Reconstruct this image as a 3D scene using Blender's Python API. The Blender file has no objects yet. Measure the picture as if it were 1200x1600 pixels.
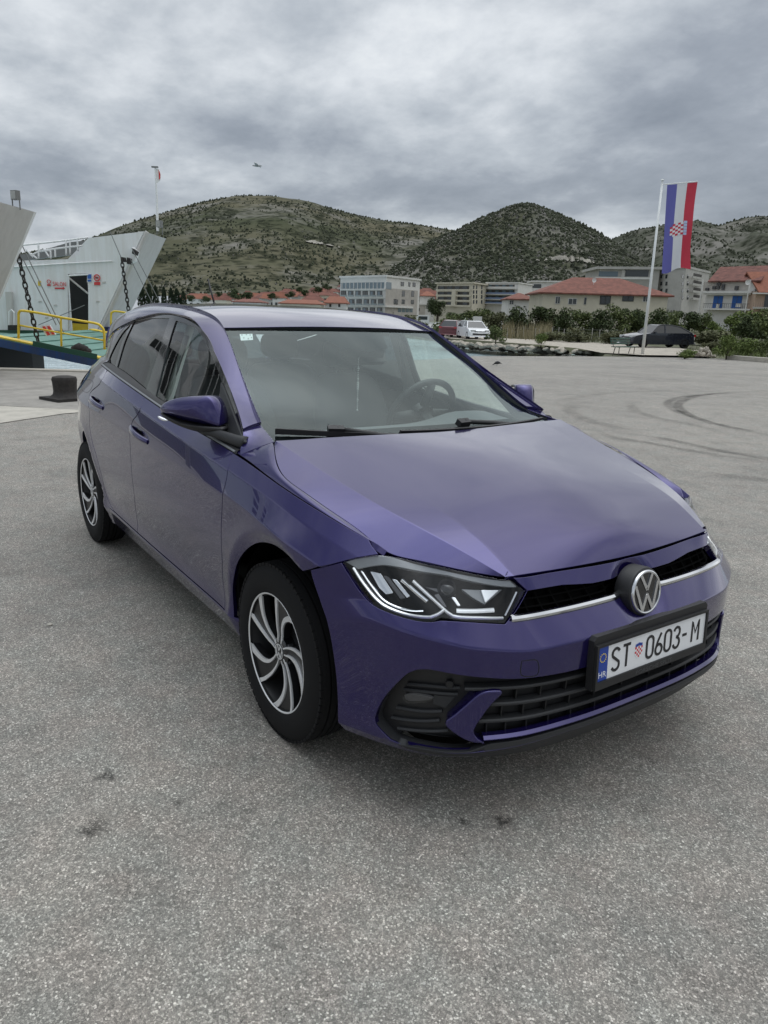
import bpy, bmesh, math, random
import numpy as np
from mathutils import Vector, Matrix
from mathutils.geometry import delaunay_2d_cdt

random.seed(7); rng = np.random.default_rng(7)
scene = bpy.context.scene
COL = scene.collection

# ---------------------------------------------------------------- camera
CAMPOS = np.array([2.06695, -1.84982, 1.43529])
YAW, PITCH, ROLL = (math.radians(a) for a in (145.0031, 15.2222, -1.9747))
FPX = 1147.82                                  # focal length in pixels of a 1200 x 1600 picture
def cam_axes():
    f = np.array([math.cos(YAW)*math.cos(PITCH), math.sin(YAW)*math.cos(PITCH), -math.sin(PITCH)])
    r = np.array([math.sin(YAW), -math.cos(YAW), 0.]); d = np.cross(f, r)
    return np.array([math.cos(ROLL)*r+math.sin(ROLL)*d, -math.sin(ROLL)*r+math.cos(ROLL)*d, f])
CM = cam_axes()
camd = bpy.data.cameras.new('camera'); cam = bpy.data.objects.new('camera', camd); COL.objects.link(cam)
camd.sensor_fit = 'VERTICAL'; camd.sensor_height = 24.0; camd.lens = FPX/1600*24.0
camd.clip_start = 0.05; camd.clip_end = 20000
m3 = Matrix((CM[0], -CM[1], -CM[2])).transposed()
cam.matrix_world = Matrix.Translation(Vector(CAMPOS)) @ m3.to_4x4()
scene.camera = cam
scene.render.resolution_x, scene.render.resolution_y = 768, 1024

# ---------------------------------------------------------------- sky and sun
SUN_AZ, SUN_EL = math.radians(100), math.radians(52)     # direction towards the sun, world axes
world = bpy.data.worlds.new('World'); scene.world = world; world.use_nodes = True
wn = world.node_tree.nodes; wl = world.node_tree.links; wn.clear()
def build_world():
    N = lambda t, **k: _set(wn.new(t), k)
    def _set(n, k):
        for a, b in k.items(): setattr(n, a, b)
        return n
    out = N('ShaderNodeOutputWorld')
    sky = N('ShaderNodeTexSky', sky_type='NISHITA', sun_disc=False, sun_elevation=SUN_EL,
            sun_rotation=math.pi/2-SUN_AZ, air_density=1.0, dust_density=2.0)
    bgsky = N('ShaderNodeBackground'); bgsky.inputs[1].default_value = 0.10
    wl.new(sky.outputs[0], bgsky.inputs[0])
    # cloud deck: noise laid out on a flat layer above the place (direction divided by its height)
    tc = N('ShaderNodeTexCoord'); sep = N('ShaderNodeSeparateXYZ'); wl.new(tc.outputs['Generated'], sep.inputs[0])
    zc = N('ShaderNodeMath', operation='MAXIMUM'); wl.new(sep.outputs[2], zc.inputs[0]); zc.inputs[1].default_value = 0.0
    za = N('ShaderNodeMath', operation='ADD'); wl.new(zc.outputs[0], za.inputs[0]); za.inputs[1].default_value = 0.26
    dx = N('ShaderNodeMath', operation='DIVIDE'); wl.new(sep.outputs[0], dx.inputs[0]); wl.new(za.outputs[0], dx.inputs[1])
    dy = N('ShaderNodeMath', operation='DIVIDE'); wl.new(sep.outputs[1], dy.inputs[0]); wl.new(za.outputs[0], dy.inputs[1])
    cmb = N('ShaderNodeCombineXYZ'); wl.new(dx.outputs[0], cmb.inputs[0]); wl.new(dy.outputs[0], cmb.inputs[1])
    def noise(scale, detail, rough, dist, off, sx=1.0, sy=1.0, rot=0.0):
        mp = N('ShaderNodeMapping'); wl.new(cmb.outputs[0], mp.inputs[0])
        mp.inputs['Location'].default_value = off; mp.inputs['Scale'].default_value = (sx, sy, 1)
        mp.inputs['Rotation'].default_value = (0, 0, rot)
        n = N('ShaderNodeTexNoise'); n.inputs['Scale'].default_value = scale; n.inputs['Detail'].default_value = detail
        n.inputs['Roughness'].default_value = rough; n.inputs['Distortion'].default_value = dist
        wl.new(mp.outputs[0], n.inputs['Vector']); return n.outputs[0]
    big = noise(0.80, 7, 0.56, 0.0, CLOUD_OFF[0], 1.0, 1.0)
    mid = noise(2.6, 8, 0.60, 0.15, CLOUD_OFF[1], 1.0, 1.15, math.radians(25))
    def math2(op, a, b):
        n = N('ShaderNodeMath', operation=op)
        for i, v in enumerate((a, b)):
            if isinstance(v, (int, float)): n.inputs[i].default_value = v
            else: wl.new(v, n.inputs[i])
        return n.outputs[0]
    mixv = math2('ADD', math2('MULTIPLY', big, 0.70), math2('MULTIPLY', mid, 0.30))
    ramp = N('ShaderNodeValToRGB'); wl.new(mixv, ramp.inputs[0])
    e = ramp.color_ramp.elements; e[0].position = 0.33; e[1].position = 0.68
    e[0].color = (0.98, 1.0, 1.0, 1); e[1].color = (0.19, 0.22, 0.265, 1)
    for p_, c_ in ((0.43, (0.70, 0.735, 0.77)), (0.505, (0.47, 0.51, 0.555)), (0.575, (0.31, 0.345, 0.395))):
        m = e.new(p_); m.color = (*c_, 1)
    bgc = N('ShaderNodeBackground'); wl.new(ramp.outputs[0], bgc.inputs[0])
    # the deck is brighter overhead, as an overcast sky is
    up = math2('ADD', 0.90, math2('MULTIPLY', math2('POWER', zc.outputs[0], 8.0), 3.8))
    wl.new(up, bgc.inputs[1])
    mx = N('ShaderNodeMixShader'); mx.inputs[0].default_value = 0.93
    wl.new(bgsky.outputs[0], mx.inputs[1]); wl.new(bgc.outputs[0], mx.inputs[2])
    wl.new(mx.outputs[0], out.inputs[0])
CLOUD_OFF = ((5.5, 14.1, 0), (6.6, 7.2, 0))
build_world()
sund = bpy.data.lights.new('sun', 'SUN'); sun = bpy.data.objects.new('sun', sund); COL.objects.link(sun)
sund.energy = 0.5; sund.angle = math.radians(120); sund.color = (1.0, 0.97, 0.92)
sdir = Vector((math.cos(SUN_AZ)*math.cos(SUN_EL), math.sin(SUN_AZ)*math.cos(SUN_EL), math.sin(SUN_EL)))
sun.rotation_euler = sdir.to_track_quat('Z', 'Y').to_euler()
scene.view_settings.view_transform = 'Standard'; scene.view_settings.look = 'None'
scene.view_settings.gamma = 1.0; scene.view_settings.use_curve_mapping = False
scene.view_settings.exposure = 0.25

# ---------------------------------------------------------------- pixel helpers (directions only)
def ray(u, v): return np.array([(u-600)/FPX, (v-800)/FPX, 1.0]) @ CM
def proj(P):
    q = (np.atleast_2d(P)-CAMPOS) @ CM.T
    return np.stack([600+FPX*q[:, 0]/q[:, 2], 800+FPX*q[:, 1]/q[:, 2]], 1)
def at(u, v, x=None, y=None, z=None):
    d = ray(u, v); k = 0 if x is not None else 1 if y is not None else 2
    return CAMPOS + ((x, y, z)[k]-CAMPOS[k])/d[k]*d
def at_depth(u, v, F):
    d = ray(u, v); fw = np.array([math.cos(YAW), math.sin(YAW), 0]); return CAMPOS + F/(d@fw)*d

# ---------------------------------------------------------------- materials
MAT = {}
def mat(name, color=(.5,.5,.5), rough=.5, metal=0., coat=0., coat_rough=.03, spec=.5, coat_ior=1.5, emit=None, noise=None, bump=None, alpha=None):
    m = bpy.data.materials.new(name); m.use_nodes = True; nt = m.node_tree; b = nt.nodes['Principled BSDF']
    b.inputs['Base Color'].default_value = (*color, 1); b.inputs['Roughness'].default_value = rough
    b.inputs['Metallic'].default_value = metal; b.inputs['Coat Weight'].default_value = coat
    b.inputs['Coat Roughness'].default_value = coat_rough; b.inputs['Coat IOR'].default_value = coat_ior; b.inputs['Specular IOR Level'].default_value = spec
    if noise:   # (scale, amount, detail): mottles the colour
        sc, am, de = noise
        tc = nt.nodes.new('ShaderNodeTexCoord'); n = nt.nodes.new('ShaderNodeTexNoise')
        n.inputs['Scale'].default_value = sc; n.inputs['Detail'].default_value = de; n.inputs['Roughness'].default_value = .65
        nt.links.new(tc.outputs['Object'], n.inputs['Vector'])
        r = nt.nodes.new('ShaderNodeValToRGB'); r.color_ramp.elements[0].position = .3; r.color_ramp.elements[1].position = .7
        r.color_ramp.elements[0].color = (*[max(0, c*(1-am)) for c in color], 1)
        r.color_ramp.elements[1].color = (*[min(1, c*(1+am)) for c in color], 1)
        nt.links.new(n.outputs[0], r.inputs[0]); nt.links.new(r.outputs[0], b.inputs['Base Color'])
    if bump:
        sc, st, di = bump
        tc = nt.nodes.new('ShaderNodeTexCoord'); n = nt.nodes.new('ShaderNodeTexNoise')
        n.inputs['Scale'].default_value = sc; n.inputs['Detail'].default_value = 4
        nt.links.new(tc.outputs['Object'], n.inputs['Vector'])
        bp = nt.nodes.new('ShaderNodeBump'); bp.inputs['Strength'].default_value = st; bp.inputs['Distance'].default_value = di
        nt.links.new(n.outputs[0], bp.inputs['Height']); nt.links.new(bp.outputs[0], b.inputs['Normal'])
    MAT[name] = m; return m
def glass(name, tint=(.8,.85,.83), gloss=1.0, ior=1.5, rough=0.0, gcol=(1,1,1)):
    m = bpy.data.materials.new(name); m.use_nodes = True; nt = m.node_tree; nt.nodes.clear()
    o = nt.nodes.new('ShaderNodeOutputMaterial'); t = nt.nodes.new('ShaderNodeBsdfTransparent'); g = nt.nodes.new('ShaderNodeBsdfGlossy')
    mx = nt.nodes.new('ShaderNodeMixShader'); ge = nt.nodes.new('ShaderNodeNewGeometry'); dt = nt.nodes.new('ShaderNodeVectorMath'); dt.operation = 'DOT_PRODUCT'
    def mth(op, a, b_):
        n = nt.nodes.new('ShaderNodeMath'); n.operation = op; n.use_clamp = True
        for i, v in enumerate((a, b_)):
            if isinstance(v, (int, float)): n.inputs[i].default_value = v
            else: nt.links.new(v, n.inputs[i])
        return n.outputs[0]
    nt.links.new(ge.outputs['Incoming'], dt.inputs[0]); nt.links.new(ge.outputs['Normal'], dt.inputs[1]); ab = nt.nodes.new('ShaderNodeMath'); ab.operation = 'ABSOLUTE'; nt.links.new(dt.outputs['Value'], ab.inputs[0])
    f0 = ((ior-1)/(ior+1))**2                                  # both faces of a thin pane reflect
    fr = mth('ADD', f0*gloss, mth('MULTIPLY', 1-f0, mth('POWER', mth('SUBTRACT', 1.0, ab.outputs[0]), 5.0)))
    t.inputs[0].default_value = (*tint, 1); g.inputs['Roughness'].default_value = rough; g.inputs['Color'].default_value = (*gcol, 1)
    nt.links.new(fr, mx.inputs[0]); nt.links.new(t.outputs[0], mx.inputs[1]); nt.links.new(g.outputs[0], mx.inputs[2]); nt.links.new(mx.outputs[0], o.inputs[0])
    MAT[name] = m; return m

# ---------------------------------------------------------------- object helpers
def tag(o, label=None, cat=None, group=None, kind=None):
    for k, v in (('label', label), ('category', cat), ('group', group), ('kind', kind)):
        if v: o[k] = v
    return o
def link(name, me, material=None, parent=None):
    o = bpy.data.objects.new(name, me); COL.objects.link(o)
    if material is not None and me is not None and len(me.materials) == 0:
        me.materials.append(MAT[material] if isinstance(material, str) else material)
    if parent is not None: o.parent = parent
    return o
def empty(name, loc=(0,0,0), rz=0, label=None, cat=None, group=None):
    o = bpy.data.objects.new(name, None); COL.objects.link(o); o.location = loc; o.rotation_euler = (0,0,rz)
    o.empty_display_size = .2
    return tag(o, label, cat, group)
def mesh_from(V, F, normals=None, smooth=False):
    me = bpy.data.meshes.new('m')
    me.from_pydata([tuple(map(float, v)) for v in V], [], [tuple(int(i) for i in f) for f in F]); me.update()
    if smooth or normals is not None:
        me.polygons.foreach_set('use_smooth', [True]*len(me.polygons))
    if normals is not None: me.normals_split_custom_set_from_vertices([tuple(map(float, n)) for n in normals])
    return me
class MB:
    """collects shapes for one mesh"""
    def __init__(s): s.V = []; s.F = []
    def add(s, V, F):
        o = len(s.V); s.V += [tuple(map(float, v)) for v in V]; s.F += [tuple(int(i)+o for i in f) for f in F]; return s
    def box(s, lo, hi):
        x0,y0,z0 = lo; x1,y1,z1 = hi
        return s.add([(x0,y0,z0),(x1,y0,z0),(x1,y1,z0),(x0,y1,z0),(x0,y0,z1),(x1,y0,z1),(x1,y1,z1),(x0,y1,z1)],
                     [(0,3,2,1),(4,5,6,7),(0,1,5,4),(1,2,6,5),(2,3,7,6),(3,0,4,7)])
    def obox(s, c, ax, half):
        c = np.array(c, float); ax = [np.array(a, float)/np.linalg.norm(a) for a in ax]; V = []
        for k in (-1,1):
            for i, j in ((-1,-1),(1,-1),(1,1),(-1,1)): V.append(c+ax[0]*half[0]*i+ax[1]*half[1]*j+ax[2]*half[2]*k)
        F = [(0,3,2,1),(4,5,6,7),(0,1,5,4),(1,2,6,5),(2,3,7,6),(3,0,4,7)]
        if np.dot(np.cross(ax[0],ax[1]),ax[2]) < 0: F = [f[::-1] for f in F]
        return s.add(V, F)
    def tube(s, pts, r, n=8, cap=True):
        P = np.array(pts, float); m = len(P); r = np.broadcast_to(np.array(r, float), (m,))
        T = np.gradient(P, axis=0); T /= np.linalg.norm(T, axis=1)[:,None]+1e-12
        up = np.array([0,0,1.]) if abs(T[0,2]) < .9 else np.array([1.,0,0])
        V = []; a = np.linspace(0, 2*np.pi, n, endpoint=False)
        for p, t, rr in zip(P, T, r):
            u = np.cross(t, up); 
            if np.linalg.norm(u) < 1e-6: u = np.array([1.,0,0])
            u /= np.linalg.norm(u); w = np.cross(u, t); up = w
            V += [p+rr*(math.cos(q)*u+math.sin(q)*w) for q in a]
        F = [(i*n+j, i*n+(j+1)%n, (i+1)*n+(j+1)%n, (i+1)*n+j) for i in range(m-1) for j in range(n)]
        if cap: F += [tuple(range(n))[::-1], tuple((m-1)*n+j for j in range(n))]
        return s.add(V, [f[::-1] for f in F])
    def lathe(s, prof, c, axis, n=32, u=None):
        """prof: list of (radius, along axis)"""
        ax = np.array(axis, float); ax /= np.linalg.norm(ax)
        if u is None: u = np.cross(ax, [0,0,1.]) if abs(ax[2]) < .9 else np.array([1.,0,0])
        u = np.array(u,float); u /= np.linalg.norm(u); w = np.cross(ax, u); c = np.array(c, float); V = []; m = len(prof)
        for r, h in prof:
            for k in range(n):
                q = 2*math.pi*k/n; V.append(c+ax*h+r*(math.cos(q)*u+math.sin(q)*w))
        F = [(i*n+j, i*n+(j+1)%n, (i+1)*n+(j+1)%n, (i+1)*n+j) for i in range(m-1) for j in range(n)]
        return s.add(V, F)
    def prism(s, poly, o, e1, e2, e3, d):
        """2-D polygon in axes e1,e2 from origin o, extruded by d along e3"""
        o = np.array(o,float); e1,e2,e3 = (np.array(e,float) for e in (e1,e2,e3)); n = len(poly)
        V = [o+e1*p[0]+e2*p[1] for p in poly]+[o+e1*p[0]+e2*p[1]+e3*d for p in poly]
        F = [tuple(range(n))[::-1], tuple(range(n,2*n))]+[(i,(i+1)%n,n+(i+1)%n,n+i) for i in range(n)]
        return s.add(V, F)
    def mesh(s, smooth=False, recalc=True, angle=None):
        me = bpy.data.meshes.new('m'); me.from_pydata(s.V, [], s.F); me.update()
        if recalc:
            bm = bmesh.new(); bm.from_mesh(me); bmesh.ops.recalc_face_normals(bm, faces=bm.faces); bm.to_mesh(me); bm.free()
        if smooth or angle is not None:
            me.polygons.foreach_set('use_smooth', [True]*len(me.polygons))
            if angle is not None: me.set_sharp_from_angle(angle=math.radians(angle))
        return me
    def build(s, name, material, parent=None, smooth=False, angle=None):
        return link(name, s.mesh(smooth, True, angle), material, parent)

# ---------------------------------------------------------------- smooth curves and surfaces
def ncs(xk, yk):
    xk = np.array(xk, float); yk = np.array(yk, float); n = len(xk); h = np.diff(xk); A = np.eye(n); b = np.zeros(n)
    for i in range(1, n-1):
        A[i,i-1] = h[i-1]; A[i,i] = 2*(h[i-1]+h[i]); A[i,i+1] = h[i]
        b[i] = 6*((yk[i+1]-yk[i])/h[i]-(yk[i]-yk[i-1])/h[i-1])
    m = np.linalg.solve(A, b)
    def f(x):
        x = np.asarray(x, float); i = np.clip(np.searchsorted(xk, x)-1, 0, n-2)
        xc = np.clip(x, xk[0], xk[-1]); d = xc-xk[i]; e = xk[i+1]-xc
        y = (m[i]*e**3+m[i+1]*d**3)/(6*h[i])+(yk[i]/h[i]-m[i]*h[i]/6)*e+(yk[i+1]/h[i]-m[i+1]*h[i]/6)*d
        s0 = (yk[1]-yk[0])/h[0]-h[0]*m[1]/6; s1 = (yk[-1]-yk[-2])/h[-1]+h[-1]*m[-2]/6
        return y+np.where(x < xk[0], (x-xk[0])*s0, 0)+np.where(x > xk[-1], (x-xk[-1])*s1, 0)
    return f
def curve3(P, s=None):
    P = np.array(P, float)
    if s is None: s = np.linspace(0, 1, len(P))
    fs = [ncs(s, P[:,k]) for k in range(3)]
    return lambda a: np.stack([f(a) for f in fs], -1)
class Surf:
    """S(a, v): rows are curves a -> point; v runs over the rows, smooth except at crease rows"""
    def __init__(s, rows, creases=(), arange=(0,1), sign=1, post=None):
        s.rows = rows; s.K = len(rows); s.ar = arange; s.sign = sign; s.post = post
        br = [0]+sorted(creases)+[s.K-1]; s.seg = []
        for k0, k1 in zip(br[:-1], br[1:]):
            kn = list(range(k0, k1+1))
            s.seg.append((k0, k1, [ncs(kn, np.eye(len(kn))[j]) if len(kn) > 1 else None for j in range(len(kn))]))
    def __call__(s, a, v):
        a = np.atleast_1d(np.asarray(a, float)); v = np.atleast_1d(np.asarray(v, float))
        R = np.stack([r(a) for r in s.rows], 1); W = np.zeros((len(v), s.K))
        for i, (k0, k1, B) in enumerate(s.seg):
            lo = -1e9 if i == 0 else k0; hi = 1e9 if i == len(s.seg)-1 else k1
            msk = (v >= lo) & (v < hi) if hi < 1e8 else (v >= lo)
            for j, f in enumerate(B): W[msk, k0+j] = f(v[msk])
        P = np.einsum('nk,nkd->nd', W, R)
        return s.post(P, a, v) if s.post else P
    def normal(s, a, v, e=2e-3):
        a = np.atleast_1d(np.asarray(a, float)); v = np.atleast_1d(np.asarray(v, float)); ea = e*(s.ar[1]-s.ar[0])
        da = s(a+ea, v)-s(a-ea, v); dv = s(a, v+e*s.K*.5)-s(a, v-e*s.K*.5); n = np.cross(da, dv)*s.sign
        return n/(np.linalg.norm(n, axis=1)[:,None]+1e-12)
    def metric(s, a, v):
        e = 1e-3; da = np.linalg.norm(s(a+e, v)-s(a-e, v), axis=1)/(2*e); dv = np.linalg.norm(s(a, v+e)-s(a, v-e), axis=1)/(2*e)
        return da, dv
    def grid(s):
        if not hasattr(s, '_g'):
            A, V = np.meshgrid(np.linspace(*s.ar, 160), np.linspace(0, s.K-1, 160), indexing='ij')
            A = A.ravel(); V = V.ravel(); P = s(A, V); n = s.normal(A, V); s._g = (A, V, proj(P), ((CAMPOS-P)*n).sum(1) > 0)
        return s._g
    def pix(s, pts):
        """surface coordinates seen at photo pixels"""
        A, V, uv, ok = s.grid(); out = []
        for p in pts:
            p = np.array(p, float); d = ((uv-p)**2).sum(1)+np.where(ok, 0, 1e6); i = d.argmin(); a, v = A[i], V[i]
            for _ in range(12):
                e = 1e-4; f0 = proj(s(a, v))[0]
                J = np.stack([(proj(s(a+e, v))[0]-f0)/e, (proj(s(a, v+e))[0]-f0)/e], 1)
                st = np.linalg.lstsq(J, p-f0, rcond=None)[0]; mx = max(abs(st[0])/(s.ar[1]-s.ar[0])*8, abs(st[1])*1.5, 1)
                a += st[0]/mx; v += st[1]/mx
            out.append((a, v))
        return np.array(out)
def cr(P, n=8, closed=False):
    """Catmull-Rom through P"""
    P = np.array(P, float)
    if len(P) < 3 and not closed: return np.array([P[0]+(P[1]-P[0])*t for t in np.linspace(0,1,n+1)])
    if closed: Q = np.vstack([P[-1], P, P[0], P[1]])
    else: Q = np.vstack([2*P[0]-P[1], P, 2*P[-1]-P[-2]])
    out = []; t = np.linspace(0,1,n,endpoint=False)[:,None]
    for i in range(1, len(Q)-2):
        p0,p1,p2,p3 = Q[i-1:i+3]
        out.append(.5*((2*p1)+(-p0+p2)*t+(2*p0-5*p1+4*p2-p3)*t**2+(-p0+3*p1-3*p2+p3)*t**3))
    out = np.vstack(out); return out if closed else np.vstack([out, P[-1]])
def inside(P, poly):
    x, y = P[:,0][:,None], P[:,1][:,None]; a = poly; b = np.roll(poly, -1, 0)
    c = ((a[:,1] > y) != (b[:,1] > y)) & (x < (b[:,0]-a[:,0])*(y-a[:,1])/(b[:,1]-a[:,1]+1e-15)+a[:,0])
    return c.sum(1) % 2 == 1
def dist_poly(P, poly):
    a = poly; b = np.roll(poly, -1, 0); d = np.full(len(P), 1e9)
    for p, q in zip(a, b):
        pq = q-p; t = np.clip(((P-p)@pq)/(pq@pq+1e-15), 0, 1); d = np.minimum(d, np.hypot(*(P-(p+t[:,None]*pq)).T))
    return d
def resample(poly, h):
    P = np.vstack([poly, poly[:1]]); L = np.r_[0, np.cumsum(np.hypot(*np.diff(P, axis=0).T))]
    out = []
    for i in range(len(P)-1):
        l = L[i+1]-L[i]
        if l < 1e-9: continue
        k = max(1, int(round(l/h))); out += [P[i]+(P[i+1]-P[i])*j/k for j in range(k)]
    out = np.array(out); keep = [0]
    for i in range(1, len(out)):
        if np.hypot(*(out[i]-out[keep[-1]])) > h*.3: keep.append(i)
    if len(keep) > 3 and np.hypot(*(out[keep[-1]]-out[keep[0]])) < h*.3: keep.pop()
    return out[keep]
def inset(poly, d):
    """shrink a counter-clockwise polygon by d"""
    P = poly; e0 = P-np.roll(P,1,0); e1 = np.roll(P,-1,0)-P
    n0 = np.stack([-e0[:,1], e0[:,0]],1); n1 = np.stack([-e1[:,1], e1[:,0]],1)
    n0 /= np.linalg.norm(n0,axis=1)[:,None]+1e-12; n1 /= np.linalg.norm(n1,axis=1)[:,None]+1e-12
    b = n0+n1; l2 = (b**2).sum(1)[:,None]; b = b*2/np.maximum(l2, .6)
    return P+b*d
def area(p): return .5*np.sum(p[:,0]*np.roll(p[:,1],-1)-np.roll(p[:,0],-1)*p[:,1])
def panel_data(S, outline, holes=(), h=.02, gap=.0018, lip=.0012, depth=.018, offset=0., sub=None):
    """triangulated piece of surface S inside outline (surface coordinates), rounded edge and inward flange"""
    c = outline.mean(0); da, dv = S.metric(np.array([c[0]]), np.array([c[1]])); sc = np.array([da[0], dv[0]])
    loops = []
    for k, o in enumerate([outline]+list(holes)):
        o = np.array(o, float)*sc
        if (area(o) < 0): o = o[::-1]
        o = resample(o, h*.6)
        o = inset(o, gap+lip) if k == 0 else inset(o, -(gap+lip))
        if k: o = o[::-1]
        loops.append(o)
    o0 = loops[0]; lo, hi = o0.min(0), o0.max(0)
    gx = np.arange(lo[0], hi[0], h); gy = np.arange(lo[1], hi[1], h*.866)
    G = np.array([(x+(j % 2)*h*.5, y) for j, y in enumerate(gy) for x in gx])
    if len(G):
        k = inside(G, o0)
        for q in loops[1:]: k &= ~inside(G, q)
        G = G[k]
        for q in loops:
            if len(G): G = G[dist_poly(G, q) > h*.45]
    pts = np.vstack(loops+([G] if len(G) else [])); edges = []; b = 0; rings = []
    for q in loops:
        n = len(q); edges += [(b+i, b+(i+1) % n) for i in range(n)]; rings.append((b, n)); b += n
    r = delaunay_2d_cdt([Vector(p) for p in pts], edges, [], 0, 1e-7)
    vv = np.array([tuple(p) for p in r[0]]); orig = r[3]
    tri = [f for f in r[2]]; ct = np.array([vv[list(f)].mean(0) for f in tri]); k = inside(ct, o0)
    for q in loops[1:]: k &= ~inside(ct, q)
    ab = vv/sc; P = S(ab[:,0], ab[:,1]); N = S.normal(ab[:,0], ab[:,1]); P = P+N*offset
    F = []
    for f, kk in zip(tri, k):
        if not kk: continue
        f = list(f); a_ = vv[f]
        if area(a_) < 0: f = f[::-1]
        F.append(tuple(f if S.sign > 0 else f[::-1]))
    # map input ring indices to output vertices
    inv = {}
    for j, l in enumerate(orig):
        for i in l: inv[i] = j
    V = [P]; NN = [N]; base = len(P)
    if depth > 0:
        for (b0, n) in rings:
            idx = [inv[b0+i] for i in range(n)]; p = P[idx]; nn = N[idx]
            t = np.roll(p,-1,0)-np.roll(p,1,0); t /= np.linalg.norm(t,axis=1)[:,None]+1e-12
            out = np.cross(t, nn)*S.sign; out /= np.linalg.norm(out,axis=1)[:,None]+1e-12
            r1 = p+out*lip*.7-nn*lip*.3; r2 = p+out*lip-nn*lip; r3 = p+out*lip-nn*depth
            n1 = (out*.7+nn*.7)
            b1 = base; V += [r1, r2, r3]; NN += [n1, out, out]; base += 3*n
            for i in range(n):
                j = (i+1) % n; ring = [idx[i], idx[j], b1+i, b1+j, b1+n+i, b1+n+j, b1+2*n+i, b1+2*n+j]
                for q in range(3):
                    f = (ring[2*q], ring[2*q+2], ring[2*q+3], ring[2*q+1])
                    F.append(f if S.sign > 0 else f[::-1])
    V = np.vstack(V); NN = np.vstack(NN); NN /= np.linalg.norm(NN,axis=1)[:,None]+1e-12
    return V, F, NN
def mir(d):
    V, F, N = d; s = np.array([1,-1,1]); return V*s, [f[::-1] for f in F], N*s
def merge(*ds):
    V = []; F = []; N = []; o = 0
    for v, f, n in ds: V.append(v); N.append(n); F += [tuple(i+o for i in q) for q in f]; o += len(v)
    return np.vstack(V), F, np.vstack(N)
def put(name, d, material, parent, label=None):
    o = link(name, mesh_from(*d), material, parent)
    if label: o['label'] = label
    return o
def sweep_data(P, N, prof, closed=False, cap=True):
    """sweep a profile (across, up) along points P with surface normals N; returns V,F"""
    P = np.array(P, float); N = np.array(N, float); T = np.gradient(P, axis=0) if not closed else np.roll(P,-1,0)-np.roll(P,1,0)
    T /= np.linalg.norm(T,axis=1)[:,None]+1e-12; A = np.cross(N, T); A /= np.linalg.norm(A,axis=1)[:,None]+1e-12; N = np.cross(T, A)
    m = len(P); n = len(prof) if not callable(prof) else len(prof(0)); V = []
    for i in range(m):
        pr = prof(i/(m-1)) if callable(prof) else prof
        V += [P[i]+A[i]*x+N[i]*y for x, y in pr]
    F = [(i*n+j, i*n+(j+1)%n, ((i+1)%m)*n+(j+1)%n, ((i+1)%m)*n+j) for i in range(m if closed else m-1) for j in range(n)]
    if cap and not closed: F += [tuple(range(n))[::-1], tuple((m-1)*n+j for j in range(n))]
    return V, F
def rr(w, h, c=.25, y0=0.):
    """rounded bar profile of width w and height h standing on y0"""
    a = w/2; k = min(w, h)*c
    return [(-a,y0),(a,y0),(a,y0+h-k),(a-k,y0+h),(-a+k,y0+h),(-a,y0+h-k)]
def surf_curve(S, pixels, n=6, raw=None):
    ab = S.pix(pixels) if raw is None else np.array(raw, float); ab = cr(ab, n); return S(ab[:,0], ab[:,1]), S.normal(ab[:,0], ab[:,1])
def text_mesh(s, size, sx=1., extrude=.0, font_shear=0):
    cu = bpy.data.curves.new('t', 'FONT'); cu.body = s; cu.size = size; cu.extrude = extrude; cu.align_x = 'CENTER'; cu.align_y = 'CENTER'; cu.resolution_u = 3; cu.shear = font_shear
    ob = bpy.data.objects.new('t', cu); COL.objects.link(ob); bpy.context.view_layer.update()
    me = bpy.data.meshes.new_from_object(ob.evaluated_get(bpy.context.evaluated_depsgraph_get()))
    bpy.data.objects.remove(ob); bpy.data.curves.remove(cu)
    V = np.array([tuple(v.co) for v in me.vertices]) if len(me.vertices) else np.zeros((0,3)); F = [tuple(p.vertices) for p in me.polygons]
    bpy.data.meshes.remove(me)
    if len(V): V[:,0] *= sx
    return V, F

# ================================================================ ground, sea, hills
FD = np.array([math.cos(YAW), math.sin(YAW), 0.]); RD = np.array([math.sin(YAW), -math.cos(YAW), 0.])
def W(R, F, z=0.): return np.array([CAMPOS[0], CAMPOS[1], 0.])+R*RD+F*FD+np.array([0,0,z])
def RF(P): d = np.array(P)-CAMPOS; return d@RD, d@FD
def sstep(x, a, b): t = np.clip((x-a)/(b-a), 0, 1); return t*t*(3-2*t)
def tilt(R, F): return -.0156*F+.0176*R                      # the quay falls gently towards the water
def quay_z(R, F): return tilt(R, F)*sstep(F, 10, 30)*sstep(R, -4, 4)
def ground(u, v, zf=None, dz=0.):
    zf = zf or quay_z; z = 0.
    for _ in range(60):
        P = at(u, v, z=z+dz); z = .6*z+.4*float(zf(*RF(P)))
    return P
def flat(u, v, z=0.): return at(u, v, z=z)

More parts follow.
